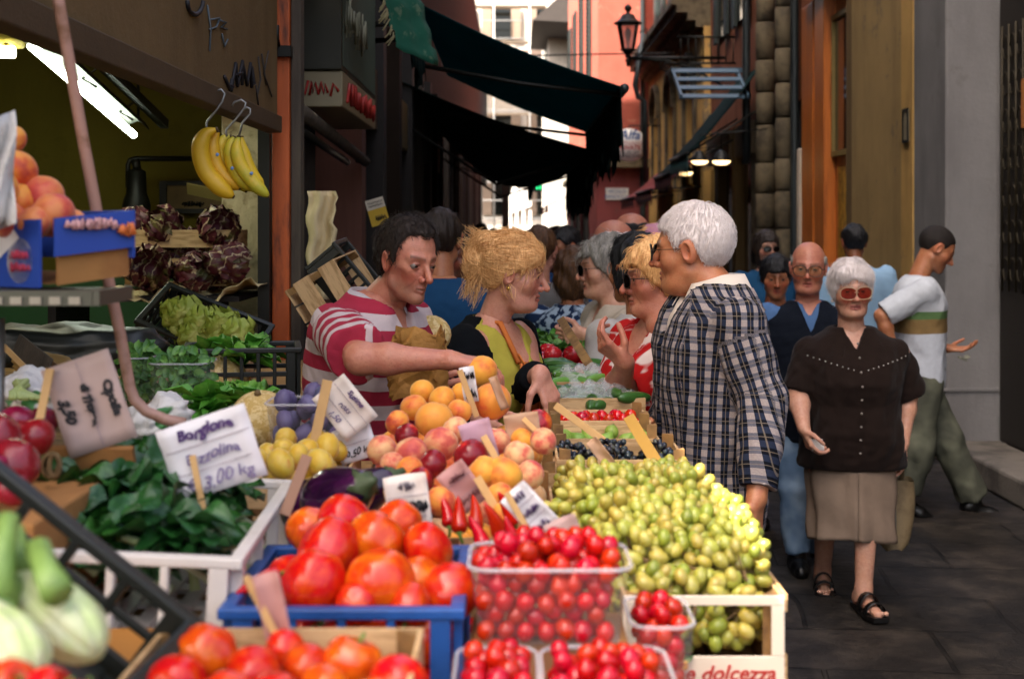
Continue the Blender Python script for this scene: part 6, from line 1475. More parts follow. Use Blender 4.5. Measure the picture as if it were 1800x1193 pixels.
def head_fn(fp):
    nl, fat, jw = fp.get('nose', 1.), fp.get('fat', 0.), fp.get('jaw', 1.); nbh = fp['nbh']; age = fp.get('age', 0)
    tx = fp.get('thin', 1.)
    def fn(p):
        q = p.copy(); q[:, 0] = np.abs(q[:, 0]); lowf = np.clip((.05 - q[:, 2]) / .09, 0, 1); q[:, 0] /= 1 + (tx - 1) * lowf
        d = ell(q, (0, -.012, .03), (.077, .099, .088)); d = smin(d, ell(q, (0, .026, -.036), (.061 + fat * .008, .064, .084)), .03)
        d = smin(d, rc(q, (.046 * jw, -.002, -.066), (.012, .066, -.100), .0185 + fat * .005, .015), .025)
        d = smin(d, sph(q, (0, .074, -.099), .0185), .018); d = smin(d, sph(q, (.044, .05, -.028), .025 + fat * .006), .02)
        if fat: d = smin(d, ell(q, (.018, .03, -.098), (.036, .042, .026 + fat * .008)), .025)
        d = smin(d, rc(q, (.008, .083, .017), (.042, .069, .018), .0125, .010), .016)
        d = smax(d, -sph(q, (.033, .101, -.003), .0195), .014)
        lid = np.maximum(sph(q, (.032 , .0735, -.002), .0148), -ell(q, (.032, .090, -.0035), (.0135, .014, .0033 + .001 * fp.get('wide', 0)))); d = smin(d, lid, .004)
        d = smin(d, rc(q, (0, .087, .008), (0, .106 + .008 * nl, -.036), .008, .0112), .010); d = smin(d, sph(q, (.0115, .097, -.041), .0092), .007)
        d = smax(d, -sph(q, (.0065, .105, -.0495), .0036), .004)
        d = smin(d, rc(q, (0, .0905, -.0645), (.021, .079, -.067), .0066, .004), .006); d = smin(d, rc(q, (0, .089, -.0765), (.019, .079, -.073), .0078, .005), .006)
        if fp.get('hollow'): d = smax(d, -ell(q, (.066, .052, -.058), (.014, .03, .03)), .03)
        mo = fp.get('open', 0); d = smax(d, -ell(q, (0, .094, -.0705 - mo * .001), (.0215, .012, .0014 + .004 * mo)), .003)
        if age: d = smax(d, -rc(q, (.022, .092, -.045), (.034, .078, -.075), .0028, .002), .006)
        e = ell(q, (.079, -.010, -.008), (.012, .021, .034), _ER); e = smax(e, -ell(q, (.088, -.004, -.006), (.0075, .011, .021), _ER), .006); d = smin(d, e, .006)
        d = smin(d, rc(q, (0, -.022, -.06), nbh, fp.get('neck', .050) + fat * .005, .056 + fat * .006), .018)
        return d
    return fn
_ER = Euler((R(-12), R(8), R(-22))).to_matrix()
def paint_head(V, fp, base, hair_dark):
    n = len(V); C = np.tile(np.array(lin(base)), (n, 1)); x = np.abs(V[:, 0]); y = V[:, 1]; z = V[:, 2]
    if fp.get('thin'): x = x / (1 + (fp['thin'] - 1) * np.clip((.05 - z) / .09, 0, 1))
    def blend(m, col, a): C[:] = C * (1 - (m * a)[:, None]) + np.array(lin(col)) * (m * a)[:, None]
    age_ = fp.get('age', 0); g = lambda a, b, c_, sx, sy: np.exp(-((a - b[0]) / sx) ** 2 - ((c_ - b[1]) / sy) ** 2)
    f_ = (y > .04).astype(float)
    blend(g(x, (.045, 0), z + 0, .022, .025) * 0 + g(x, (.045, -.035), z, .022, .022) * f_, '#b04c38', .6); blend(g(x, (0, -.038), z, .014, .016) * (y > .09), '#b4503c', .5)
    blend(((x < .023) & (z > -.0835) & (z < -.0605) & (y > .076)).astype(float), fp.get('lip', '#a04c46'), .75); blend(((x < .021) & (np.abs(z + .0705) < .002) & (y > .074)).astype(float), '#3a1410', .8)
    blend((x > .074).astype(float) * (z > -.06) * (z < .05), '#b45a44', .35)
    bw = fp.get('brow', 1.); blend(np.clip(1 - np.abs(z - .0225 - .10 * (x - .028) * (x < .05)) / (.005 * bw + .001), 0, 1) * (x > .010) * (x < .052) * f_, fp.get('browc', hair_dark), .85)
    blend(g(x, (.032, -.002), z, .019, .013) * f_, '#7a4030', .35)
    blend(np.exp(-((x - .032) / .0135) ** 4 - ((z - .0025 + 8. * (x - .032) ** 2) / .0022) ** 2) * f_, '#1a0e0a', .9); blend(np.exp(-((x - .032) / .0125) ** 4 - ((z + .0085 - 8. * (x - .032) ** 2) / .0016) ** 2) * f_, '#5a2c22', .5); blend(np.exp(-((x - .030) / .02) ** 2 - ((z - .013) / .006) ** 2) * f_, '#6a3424', .4)  # lash lines plus lid shading, both painted into the skin colour
    if age_: blend((np.exp(-((x - .030 - .55 * (-.045 - z) * -1 * .0 - (z + .045) * -.45) / .0022) ** 2) * (z < -.04) * (z > -.078) * (y > .05)), '#6a3426', .5); blend(np.exp(-((z + .0195 + 6 * (x - .032) ** 2) / .0022) ** 2) * (x < .052) * (x > .014) * f_, '#7a4434', .4); blend((np.abs(np.sin(z * 520 + 8 * x)) > .93) * (z > .045) * (z < .075) * (y > .05) * (x < .05), '#8a5038', .25)
    if fp.get('stub'): blend(np.clip((-.048 - z) / .02, 0, 1) * (y > -.01) * (z > -.13), '#5a4438', fp['stub'])
    if fp.get('shave'): blend(np.clip((z - np.interp(y, *zip(*LINES['short']))) / .012, 0, 1), '#35241a', fp['shave'])
    return C
def hair_fn(st):
    hl = LINES[st['line']]; ys, zs = zip(*hl); t = st.get('t', .01); tt = np.array(st.get('t3', (t, t, t))); dz = st.get('dz', 0.)
    def fn(p):
        d = ell(p, (0, -.012, .03), np.array((.077, .099, .088)) + tt)
        if st['line'] in ('bob',): d = smin(d, ell(p, (0, -.03, -.05), np.array((.082, .085, .09)) + tt * .8), .03)
        lim = np.interp(p[:, 1], ys, zs) + dz - st.get('part', 0) * np.abs(p[:, 0]) * (p[:, 1] > .03); d = smax(d, (lim - p[:, 2]) * .8, .012)
        if st['line'] == 'bald': d = smax(d, p[:, 2] - st.get('crown', .06), .01)
        for c, r in st.get('blobs', ()): d = smin(d, ell(p, c, r), .02)
        if st['line'] not in ('bob',): d = smax(d, -ell(p * np.array((1, 1, 1), f32), (0, .04, -.06), (.073, .085, .075)), .01)
        am = st.get('noise', .003); q = p * np.array((1., 1., .45), f32)
        d = d + am * (np.sin(q[:, 0] * 190 + np.sin(q[:, 1] * 70) * 2) * .5 + np.sin(q[:, 1] * 150 + q[:, 0] * 60 + np.sin(q[:, 2] * 90) * 1.5) * .6 + np.sin(p[:, 0] * 60 + p[:, 2] * 50 + p[:, 1] * 30))
        return d
    return fn
def strands(V, N, n, L, wd, comb, g, lift=.15, jit=.22):
    m = MB()
    if not len(V): return m
    for i in g.integers(0, len(V), n):
        v, nn = V[i], N[i]; d = comb(v); d = d - nn * (d @ nn); k = np.linalg.norm(d)
        if k < 1e-4: continue
        d = d / k + g.normal(size=3) * jit + nn * lift; d /= np.linalg.norm(d); l = L * g.uniform(.5, 1.2)
        pts = [v - nn * .002 + nn * .0015, v + d * l * .4 + nn * .003, v + d * l * .75 + nn * .001, v + d * l - nn * .006 * (l / .04)]
        m.tube(pts, [wd, wd, wd * .7, wd * .15], 3, False)
    return m
def hand_prims(w, d, n, right, curls, spread=.06, s=1., thumb=(.55, .75, .35)):
    d = unit(d); n = unit(np.asarray(n) - d * (np.asarray(n) @ d)); sd = np.cross(d, n) * (1 if right else -1); w = np.asarray(w, float)
    palm, fing = [], []; LEN = ((.042, .026, .020), (.046, .029, .021), (.042, .027, .021), (.033, .020, .018))
    for i in range(4):
        kn = w + (d * (.088 - .0022 * (i - 1) ** 2) + sd * (.029 - .0195 * i)) * s; palm.append((w + (d * .012 + sd * (.014 - .010 * i)) * s, kn, .0135 * s, .0105 * s))
        a = 0; p = kn; cu = curls[i] if hasattr(curls[i], '__len__') else (curls[i] * .8, curls[i], curls[i] * .7); dd = unit(d + sd * (spread * (1.4 - i)))
        for k in range(3):
            a += R(cu[k]); v = dd * math.cos(a) + n * math.sin(a); q = p + v * LEN[i][k] * s; fing.append((p, q, (.0090 - .0007 * k - .0006 * (i == 3)) * s, (.0083 - .0007 * k - .0006 * (i == 3)) * s)); p = q
    b0 = w + (d * .022 + sd * .02) * s; t = unit(d * thumb[0] + sd * thumb[1] + n * thumb[2]); p1 = b0 + t * .044 * s; palm.append((b0, p1, .0145 * s, .011 * s))
    t2 = unit(t + d * .55 + n * .25 - sd * .25); p2 = p1 + t2 * .032 * s; t3 = unit(t2 + d * .35 + n * .2 - sd * .2); p3 = p2 + t3 * .026 * s; fing += [(p1, p2, .0105 * s, .0095 * s), (p2, p3, .0095 * s, .0078 * s)]
    return palm, fing

def make_person(label, hc, psi, hy=None, pitch=0, roll=0, hs=1., nb=None, lean=(0, 0), shd=.06, rows='M', wm=1., dm=1., sw=.36, L=.53, arms={}, legs={}, skin='fair', face={}, hair=None, hairm=None, top=None, bottom=None, extra=(), res=1., group=None, hands=True, belly=0., eyes=True, feet='shoe', gaze=(0, 0)):
    hc = np.asarray(hc, float); sp, cp = math.sin(R(psi)), math.cos(R(psi)); f = np.array((sp, -cp, 0)); r = np.array((-cp, -sp, 0)); up = np.array((0, 0, 1.))
    if nb is None: nb = hc + (-f * .035 - up * .17) * hs
    nb = np.asarray(nb, float)
    u = unit(f * lean[0] + r * lean[1] + up); pel = nb - u * L; f2 = unit(f - u * (f @ u)); r2 = np.cross(f2, u)
    base = np.array((pel[0], pel[1], 0.)); T = Person(); T.__dict__.update(dict(f=f2, r=r2, u=u, pel=pel, nb=nb, L=L, hc=hc, hs=hs, base=base))
    # head frame
    h = R(hy if hy is not None else psi); hf = np.array((math.sin(h), -math.cos(h), 0)); hr = np.array((-math.cos(h), -math.sin(h), 0))
    pc = R(pitch); hf2 = hf * math.cos(pc) + up * math.sin(pc); hu = np.cross(hr, hf2); ro = R(roll); hr2 = hr * math.cos(ro) + hu * math.sin(ro); hu2 = np.cross(hr2, hf2)
    HR = np.stack([hr2, hf2, hu2], 1) * hs; toh = lambda p: (p - hc) @ HR / (hs * hs); tow = lambda q: q @ HR.T + hc
    T.HR, T.tow = HR, tow
    RW = [(a, b * wm, c * dm + belly * math.exp(-((a - .25) / .22) ** 2), e * dm) for a, b, c, e in (ROWS_M if rows == 'M' else ROWS_F)]
    def loc(p): q = p - A3(pel); return q @ A3(r2), q @ A3(f2), (q @ A3(u)) / L
    def torso(p, off=0., rws=RW, t0=None, t1=None, ex=2.3):
        x, y, s = loc(p); tt = [q[0] for q in rws]; w = np.interp(s, tt, [q[1] for q in rws]) + off; dy = np.where(y > 0, np.interp(s, tt, [q[2] for q in rws]), np.interp(s, tt, [q[3] for q in rws])) + off
        k = ((np.abs(x) / w) ** ex + (np.abs(y) / dy) ** ex) ** (1 / ex); d = (k - 1) * np.minimum(w, dy)
        return np.maximum(d, np.maximum((s - (tt[-1] if t1 is None else t1)) * L, ((tt[0] if t0 is None else t0) - s) * L))
    # arms
    A = {}
    for sd, sg in (('R', 1), ('L', -1)):
        sh = nb - u * shd + r2 * sg * sw / 2; a = arms.get(sd, {})
        el = np.asarray(a.get('el', sh + np.array((0, 0, -.27)) + r * sg * .05 - f * .03), float); wr = np.asarray(a.get('wr', el + np.array((0, 0, -.235)) + f * .06), float)
        A[sd] = (sh, el, wr, a)
    T.arms = A
    la = legs; hip = {sd: pel - u * .03 + r2 * sg * .085 * wm for sd, sg in (('R', 1), ('L', -1))}; G = {}
    for sd, sg in (('R', 1), ('L', -1)):
        an = np.asarray(la.get(sd, {}).get('an', base + r * sg * .10 + up * .085), float); kn = np.asarray(la.get(sd, {}).get('kn', (hip[sd] + an) / 2 + f * .02), float); G[sd] = (hip[sd], kn, an, la.get(sd, {}).get('dir', f))
    T.legs = G
    # ---- body mesh: head and neck, trunk and legs, arms with hands, in one mesh
    fp = dict(face); fp['nbh'] = tuple(toh(nb)); V0, Q0, C0 = [], [], []; nv = 0
    def push(V, Q, C):
        nonlocal nv
        V0.append(V); Q0.append(Q + nv); C0.append(C); nv += len(V)
    nbh = np.array(fp['nbh']); lo = np.minimum((-.11, -.135, -.15), nbh - .075); hi = np.maximum((.11, .15, .135), nbh + .075)
    V, Q = surfnet(head_fn(fp), lo - .01, hi + .01, .0031 * max(1, res) if res > 1 else .0027); V = relax(V, Q, 1, .3); push(tow(V), Q[:, ::1], paint_head(V, fp, SKINS[skin], face.get('browc', '#2a1a10')))
    sk = np.array(lin(SKINS[skin]))
    def bodyfn(p):
        d = torso(p, -.004)
        for sd in 'RL':
            h_, k_, a_, fd = G[sd]; d = smin(d, rc(p, h_, k_, .085 * wm, .055), .03); d = smin(d, rc(p, k_, a_, .054, .036), .02)
            he = a_ + np.array((0, 0, -.045)) - np.asarray(fd) * .03; to = a_ + np.array((0, 0, -.058)) + np.asarray(fd) * .16; d = smin(d, rc(p, a_, he, .036, .034), .02); d = smin(d, rc(p, he, to, .034, .024), .03)
            sh, el, wr, a = A[sd]; d = smin(d, rc(p, sh, sh * .5 + el * .5, .056, .045), .04)
        return d
    pts = np.array([pel, nb] + [x for sd in 'RL' for x in G[sd][:3]] + [A['R'][0], A['L'][0]]); V, Q = surfnet(bodyfn, pts.min(0) - .25, pts.max(0) + .2, .013); push(V, Q, np.tile(sk, (len(V), 1)))
    for sd in 'RL':
        sh, el, wr, a = A[sd]
        if a.get('hide'): continue
        hd = a.get('hd', unit(wr - el)); pn = a.get('pn', -r2 * (1 if sd == 'R' else -1)); pal, fin = hand_prims(wr, hd, pn, sd == 'R', a.get('curl', (22, 26, 30, 34)), a.get('spread', .06), a.get('hsz', 1.) * (1. if rows == 'M' else .93), a.get('thumb', (.55, .75, .35)))
        af = .94 if rows == 'F' else 1.; af *= a.get('thick', 1.)
        def armfn(p):
            d = smin(rc(p, sh, el, .048 * af, .037 * af), rc(p, el, el * .68 + wr * .32, .037 * af, .0395 * af), .03); d = smin(d, rc(p, el * .68 + wr * .32, wr, .0395 * af, .0245 * af), .02); d = smin(d, sph(p, el, .036 * af), .01)
            pd = None
            for q in pal: e = rc(p, *q); pd = e if pd is None else smin(pd, e, .011)
            d = smin(d, pd, .02); fd = None
            for q in fin: e = rc(p, *q); fd = e if fd is None else np.minimum(fd, e)
            return smin(d, fd, .006)
        allp = np.array([sh, el, wr] + [q[1] for q in fin]); V, Q = surfnet(armfn, allp.min(0) - .07, allp.max(0) + .07, .0038 * res); V = relax(V, Q, 1, .3)
        C = np.tile(sk, (len(V), 1)); kd = np.min([np.linalg.norm(V - q[0], axis=1) for q in fin], 0); C = C * (1 - .25 * np.exp(-(kd / .012) ** 2)[:, None]) + np.array(lin('#a8503c')) * .25 * np.exp(-(kd / .012) ** 2)[:, None]; push(V, Q, C)
    V, Q, C = np.concatenate(V0), np.concatenate(Q0), np.concatenate(C0); me = np_mesh('person', V - base, Q); vattr(me, 'Col', C)
    o = link('person', me, M_skin, None, base); tag(o, label, 'person', group); T.o = o
    add = lambda name, mb, mat, parent=None: link(name, mb.mesh(name), mat, parent or o, tuple(-base) if parent is None else (0, 0, 0))
    T.add = add
    # ---- eyes
    if eyes:
        gz = unit((gaze[0], 1, gaze[1]))
        for sx in (-1, 1):
            m = MB(); z = Vector(HR @ gz).normalized(); x = z.orthogonal().normalized(); y = z.cross(x); Mx = Matrix((x, y, z)).transposed(); c = tow(np.array((sx * .032, .0735, -.002))); R0 = .0132 * hs; angs = np.array((3.14, 2.4, 1.8, 1.2, .85, .62, .60, .3, .02)); m.lathe([(R0 * math.sin(a), R0 * math.cos(a)) for a in angs], 14, c, None, Mx)
            n = 14
            for k in range(len(m.f)): m.m[k] = 1 if (k >= n * 6 and k < n * 8) or k == len(m.f) - 1 else 0
            add('eye', m, [M_eye, M_iris])
    # ---- hair
    if hair:
        st = hair; V, Q = surfnet(hair_fn(st), (-.15, -.2, -.2), (.15, .16, .19), .0036 * max(1, res * .8)); V = relax(V, Q, 1, .4)
        if len(V):
            N = vnormals(V, Q); g = np.random.default_rng(len(label)); cr = np.array(st.get('crown_at', (0, -.05, .14))); cb = np.array(st.get('comb', (0, 0, -.5)))
            hm = link('hair', np_mesh('hair', tow(V) - base, Q), hairm, o, (0, 0, 0))
            if st.get('ns', 300):
                mb = strands(V, N, int(st.get('ns', 300)), st.get('sl', .035), st.get('sw', .0011), st.get('combf') or (lambda v: (v - cr) + cb * .15), g, st.get('lift', .12), st.get('jit', .2))
                for a_, b_, n_ in st.get('wisps', ()):
                    a_, b_ = np.array(a_), np.array(b_)
                    for _ in range(n_):
                        j = g.normal(size=3) * .011; mid = (a_ + b_) / 2 + g.normal(size=3) * .012; mb.tube([a_ + j * .4, mid + j * .7, b_ + j], [.0012, .0011, .0004], 3, False)
                if mb.v:
                    mb.v = [tuple(q) for q in tow(np.array(mb.v))]; add('hair_strand', mb, hairm, None)
    # ---- clothes
    def garment(name, mat, off=.012, rws=None, hem=-.22, sleeve=('', 0), neck=.066, vneck=None, folds=.006, res_=.0085, open_=None, arm_r=0., flare=0., neck_s=.97, seed=1, sl_r=(.056, .048, .044, .036)):
        rw = rws or RW; sl = {}
        for sd in 'RL':
            if sleeve[0] and not A[sd][3].get('hide'):
                sh, el, wr, a = A[sd]; frac = sleeve[1]
                if frac <= 1: sl[sd] = [(sh, sh + (el - sh) * frac, sl_r[0] + arm_r, sl_r[0] + (sl_r[1] - sl_r[0]) * frac + arm_r + flare)]
                else: sl[sd] = [(sh, el, sl_r[0] + arm_r, sl_r[1] + arm_r), (el, el + (wr - el) * (frac - 1), sl_r[1] + arm_r, sl_r[2] + (sl_r[3] - sl_r[2]) * (frac - 1) + arm_r + flare)]
        def parts_(p):
            dt = torso(p, off, rw, t0=hem); dS = {}
            for sd in sl:
                d = None
                for (a, b, ra, rb) in sl[sd]: e = rc(p, a, b, ra, rb); d = e if d is None else smin(d, e, .025)
                a, b = sl[sd][-1][:2]; ax = unit(b - a); d = np.maximum(d, (p - A3(b)) @ A3(ax)); dS[sd] = d
            return dt, dS
        def fn(p):
            dt, dS = parts_(p); d = dt
            for sd in dS: d = smin(d, dS[sd], .032)
            x, y, s = loc(p); d = np.maximum(d, (hem - s) * L); d = smax(d, -rc(p, nb - u * .03, nb + (hc - nb) * .6, neck, neck), .006); d = np.maximum(d, (s - 1.03) * L)
            if vneck: s0, hw = vneck; d = np.maximum(d, -np.maximum(np.abs(x) - hw * (s - s0) / (1 - s0), np.maximum(-y + .0, (s0 - s) * L)))
            if open_: d = np.maximum(d, -np.maximum(np.abs(x - open_[1]) - open_[0] * (1 + open_[2] * np.abs(s - .2)), -y))
            return d
        pts = [pel + u * hem * L, nb] + [q for sd in sl for s_ in sl[sd] for q in s_[:2]] + [A['R'][0], A['L'][0]]; pts = np.array(pts); mx = max(max(q[1:]) for q in rw) + off + .03
        V, Q = surfnet(fn, pts.min(0) - mx, pts.max(0) + mx * .8, res_ * max(1, res * .9)); V = relax(V, Q, 1, .4)
        N = vnormals(V, Q); dt, dS = parts_(V.astype(f32)); x, y, s = loc(V.astype(f32)); wv = np.interp(s, [q[0] for q in rw], [q[1] for q in rw]); sdm = np.abs(x) / wv > .72; cu = np.stack([np.where(sdm, y + .013 + .4, x + .007), s * L, np.zeros(len(V))], 1); bestd = dt.copy(); fold = np.ones(len(V))
        for sd in dS:
            sh, el, wr, a = A[sd]; ax = unit(el - sh); m = (dS[sd] < bestd - .004) & (((V - sh) @ ax) > .045); e1 = unit(np.cross(ax, f2) + 1e-6); e2 = np.cross(ax, e1); q = V - sh; t = q @ ax; ax2 = unit(wr - el); t2 = (V - el) @ ax2; tt = np.where(t2 > 0, np.linalg.norm(el - sh) + t2, t); ang = np.arctan2(q @ e2, q @ e1)
            cu[m] = np.stack([ang * .055, 5. - tt, np.zeros(len(V))], 1)[m]; bestd = np.minimum(bestd, dS[sd]); fold += 1.1 * np.exp(-(np.linalg.norm(V - el, axis=1) / .09) ** 2) + .6 * np.exp(-(np.linalg.norm(V - (sh - u * .07), axis=1) / .09) ** 2)
        fold += .6 * np.exp(-((s - .2) / .12) ** 2)
        W = np.stack([(V - pel) @ r2, (V - pel) @ f2, (V - pel) @ u], 1); W1 = W @ np.array([[1, 0, .35], [0, 1, -.3], [.2, .2, .5]]); folds *= 1.35; D_ = folds * fold * (wob(W1, 16, seed) * .8 + .45 * np.abs(wob(W1 + 3, 30, seed + 2)) ** 1.2 - .2) + folds * .25 * wob(W, 60, seed + 4)
        tm = (bestd == dt)[:, None]; Nt = N - np.outer(N @ u, u) * tm; V = V + Nt * D_[:, None]
        me = np_mesh(name, V - base, Q); vattr(me, 'cuv', cu); return link(name, me, mat, o, (0, 0, 0))
    T.garment = garment
    def trousers(mat, r0=(.098, .073, .062), off=.012, t1=.12, name='trousers', folds=.007, end=.93):
        def fn(p):
            d = torso(p, off, RW, t0=-.2, t1=t1)
            for sd in 'RL':
                h_, k_, a_, fd = G[sd]; b = k_ + (a_ - k_) * end; e = smin(rc(p, h_, k_, r0[0] * wm, r0[1]), rc(p, k_, b, r0[1], r0[2]), .02); ax = unit(b - k_); e = np.maximum(e, (p - A3(b)) @ A3(ax)); d = smin(d, e, .02)
            return d
        pts = np.array([pel + u * t1 * L] + [x for sd in 'RL' for x in G[sd][:3]]); V, Q = surfnet(fn, pts.min(0) - .24, pts.max(0) + .24, .011); N = vnormals(V, Q); W = (V - base) @ np.array([[1, 0, .2], [0, 1, .2], [0, 0, .7]])
        kf = 1 + sum(1.2 * np.exp(-(np.linalg.norm(V - G[sd][1], axis=1) / .1) ** 2) + 1.3 * np.exp(-(np.linalg.norm(V - G[sd][2], axis=1) / .12) ** 2) for sd in 'RL')
        V = V + N * (folds * kf * (wob(W, 18, 3) * .7 + .4 * np.abs(wob(W, 34, 7))))[:, None]; me = np_mesh(name, V - base, Q); vattr(me, 'cuv', np.stack([V[:, 0] - base[0], V[:, 2], V[:, 1] - base[1]], 1)); return link(name, me, mat, o, (0, 0, 0))
    T.trousers = trousers
    def shoes(mat, name='shoe'):
        for sd in 'RL':
            h_, k_, a_, fd = G[sd]; fd = unit(fd); he = a_ + np.array((0, 0, -.048)) - fd * .035; ba = a_ + np.array((0, 0, -.055)) + fd * .10; to = a_ + np.array((0, 0, -.058)) + fd * .165
            def fn(p): d = smin(rc(p, a_, he, .043, .042), rc(p, he, ba, .042, .040), .03); d = smin(d, rc(p, ba, to, .040, .031), .02); return np.maximum(d, -(p - A3(a_ + np.array((0, 0, -.085)))) @ A3(unit(np.cross(np.cross(fd, up), fd))))
            V, Q = surfnet(fn, a_ - .25, a_ + .25, .007); link(name, np_mesh(name, V - base, Q), mat, o, (0, 0, 0))
    T.shoes = shoes
    def collar(mat,  ht=.032, r0=.068, spread=.045, gap=.5, drop=.02, name='collar', point=.055):
        m = MB(); n = 26; pts = []; rw0 = hc - nb; cu_ = unit(u * .8 + unit(rw0) * .2)
        for i in range(n):
            a = gap / 2 + (2 * math.pi - gap) * i / (n - 1); e = 1 - abs(2 * i / (n - 1) - 1); pt = math.exp(-(e / .16) ** 2); v = f2 * math.cos(a) + r2 * math.sin(a)
            c0 = nb - u * .012 - f2 * .004; front = max(0, math.cos(a))
            for (rr, zz) in ((r0, -.005 - front * .028), (r0 + .001, ht - front * .03), (r0 + .005, ht + .002 - front * .03), (r0 + .024 + spread * .35 * (.4 + pt), ht * .3 - drop - front * .03 - point * pt * .5), (r0 + .03 + spread * .45 * (.3 + pt), -drop - .004 - front * .03 - point * pt)): pts.append(c0 + v * rr + u * zz)
        m.grid(pts, n, 5); c = add(name, m, mat); md = c.modifiers.new('thick', 'SOLIDIFY'); md.thickness = .003; return c
    T.collar = collar
    def glasses(frm, lens, w=.027, hgt=.021, y=.112, name='glasses', z0=-.006, th=.0016):
        m = MB(); l_ = MB()
        for sx in (-1, 1):
            c = np.array((sx * .0335, y, z0)); ring = [c + (w * math.copysign(abs(math.cos(a)) ** .8, math.cos(a)), -.012 * (abs(c[0] + w * math.cos(a)) / .06) ** 2, hgt * math.copysign(abs(math.sin(a)) ** .8, math.sin(a))) for a in np.linspace(0, 2 * math.pi, 22)]
            m.tube([tow(q) for q in ring], th * hs, 6, False); l_.add([tow(q * np.array((1, 1, 1)) * 1.) for q in ring[:-1]], [tuple(range(21))])
            m.tube([tow(np.array(q)) for q in ((sx * (.0335 + w), y - .012, z0 + .008), (sx * .074, .07, z0 + .008), (sx * .080, -.005, z0 + .006), (sx * .080, -.022, z0 - .015))], th * .9 * hs, 6)
        m.tube([tow(np.array(q)) for q in ((-.008, y - .001, z0 + .004), (0, y + .003, z0 + .008), (.008, y - .001, z0 + .004))], th * hs, 6)
        gl = add(name, m, frm); add('lens', l_, lens, gl); 
    T.glasses = glasses
    return T
def lensmat(name, col, k):
    t = NT(name); t.surf(t.n('ShaderNodeMixShader', {0: k, 1: t.n('ShaderNodeBsdfTransparent', {0: (*lin(col), 1)}), 2: t.n('ShaderNodeBsdfPrincipled', {'Base Color': (*[x * .3 for x in lin(col)], 1), 'Roughness': .08})})); return t.m
NAVY = cloth('navy knit', '#10151f', .9); JEAN = cloth('washed blue denim', '#5a7391', .9, '#8299b2', 9, (.45, .7)); DENIM = cloth('dark blue denim', '#1c2740', .9, '#2c3c5c', 9, (.45, .7)); KHAKI = cloth('grey green khaki', '#4e4f44', .9, '#6c6d5c', 8, (.45, .7)); DKT = cloth('dark trousers cloth', '#1a1a1e', .9)
BLSH = M('black shoe leather', '#0c0b0b', .35, .2); LDARK = lensmat('dark sunglass lens', '#1c140e', .7); LRED = lensmat('rosy sunglass lens', '#c25a48', .35); LCLR = lensmat('clear spectacle lens', '#e8dcc0', .18); FRM = M('thin brown spectacle frame', '#2c1c12', .3, .1); FRG = M('pale gold spectacle frame', '#b99a7a', .3, .1)

# ---- striped vendor
v = make_person('young man in red and white striped polo reaching over the peaches', P(716, 457, 3.45), 62, 42, -11, 3, .85, nb=P(664, 530, 3.5), lean=(.15, .0), sw=.35, arms={
    'R': dict(el=P(634, 630, 3.02), wr=P(785, 632, 3.0), hd=(.93, .1, -.12), pn=(.25, .1, -1), curl=((32, 40, 26), (36, 42, 28), (40, 46, 30), (44, 48, 30)), thumb=(.7, .35, .75), thick=.84), 'L': dict(el=P(720, 690, 3.55), wr=P(735, 690, 3.34), hd=(.5, -.5, .3), pn=(.7, .5, 0), curl=(50, 50, 50, 50))},
    face=dict(thin=.86, hollow=1, stub=.5, age=1, nose=1.5, jaw=1.0, brow=1.35, browc='#1e130c'), skin='ruddy', hair=dict(line='receding', t3=(.006, .008, .020), noise=.002, ns=2600, sl=.026, lift=.4, sw=.0008, comb=(0, .4, 0), part=-.3), hairm=H_dark, gaze=(-.25, -.25))
POLO = stripes('red and white striped jersey', '#c8b6b4', '#a02c40', .073, .5, .03)
v.garment('polo_shirt', POLO, .022, hem=-.3, sleeve=('s', .86), folds=.006, flare=.012, arm_r=.008, res_=.007, seed=3, vneck=(.80, .035)); v.collar(cloth('pale grey collar', '#b4aaaa'), .036, .066, .065, .8, .02, point=.06)
v.trousers(DENIM); v.shoes(BLSH)
fruit('peach', 'peach', M_apric, P(846, 652, 2.99), .036, 'orange peach held in the vendor\'s outstretched hand', None, cat='peach')
# paper bag
bg_ = empty('paper_bag', P(735, 690, 3.2), 'open brown kraft paper bag held by the striped vendor', 'bag'); m = MB(); pts = []
for i in range(33):
    a = 2 * math.pi * i / 31; ca, sa = math.copysign(abs(math.cos(a)) ** .6, math.cos(a)), math.copysign(abs(math.sin(a)) ** .6, math.sin(a))
    for j in range(14):
        t = j / 13; w_ = .062 + .008 * math.sin(3 * t + 1) + .004 * math.sin(a * 5 + t * 9); pts.append(P(735, 698, 3.22) + np.array((ca * w_, sa * .04 * (1 + .2 * t) + .004 * math.sin(a * 4 + 7 * t), .155 * t + (.012 * math.sin(a * 3 + .8) if j == 13 else 0) + .004 * math.sin(a * 6 + t * 5))))
m.grid([q + np.array((1, .6, .5)) * random.gauss(0, .0028) for q in pts[:-14]] + [None] * 0, 32, 14, False); m.build('bag_wall', M_kraft, bg_, solid=.0012)
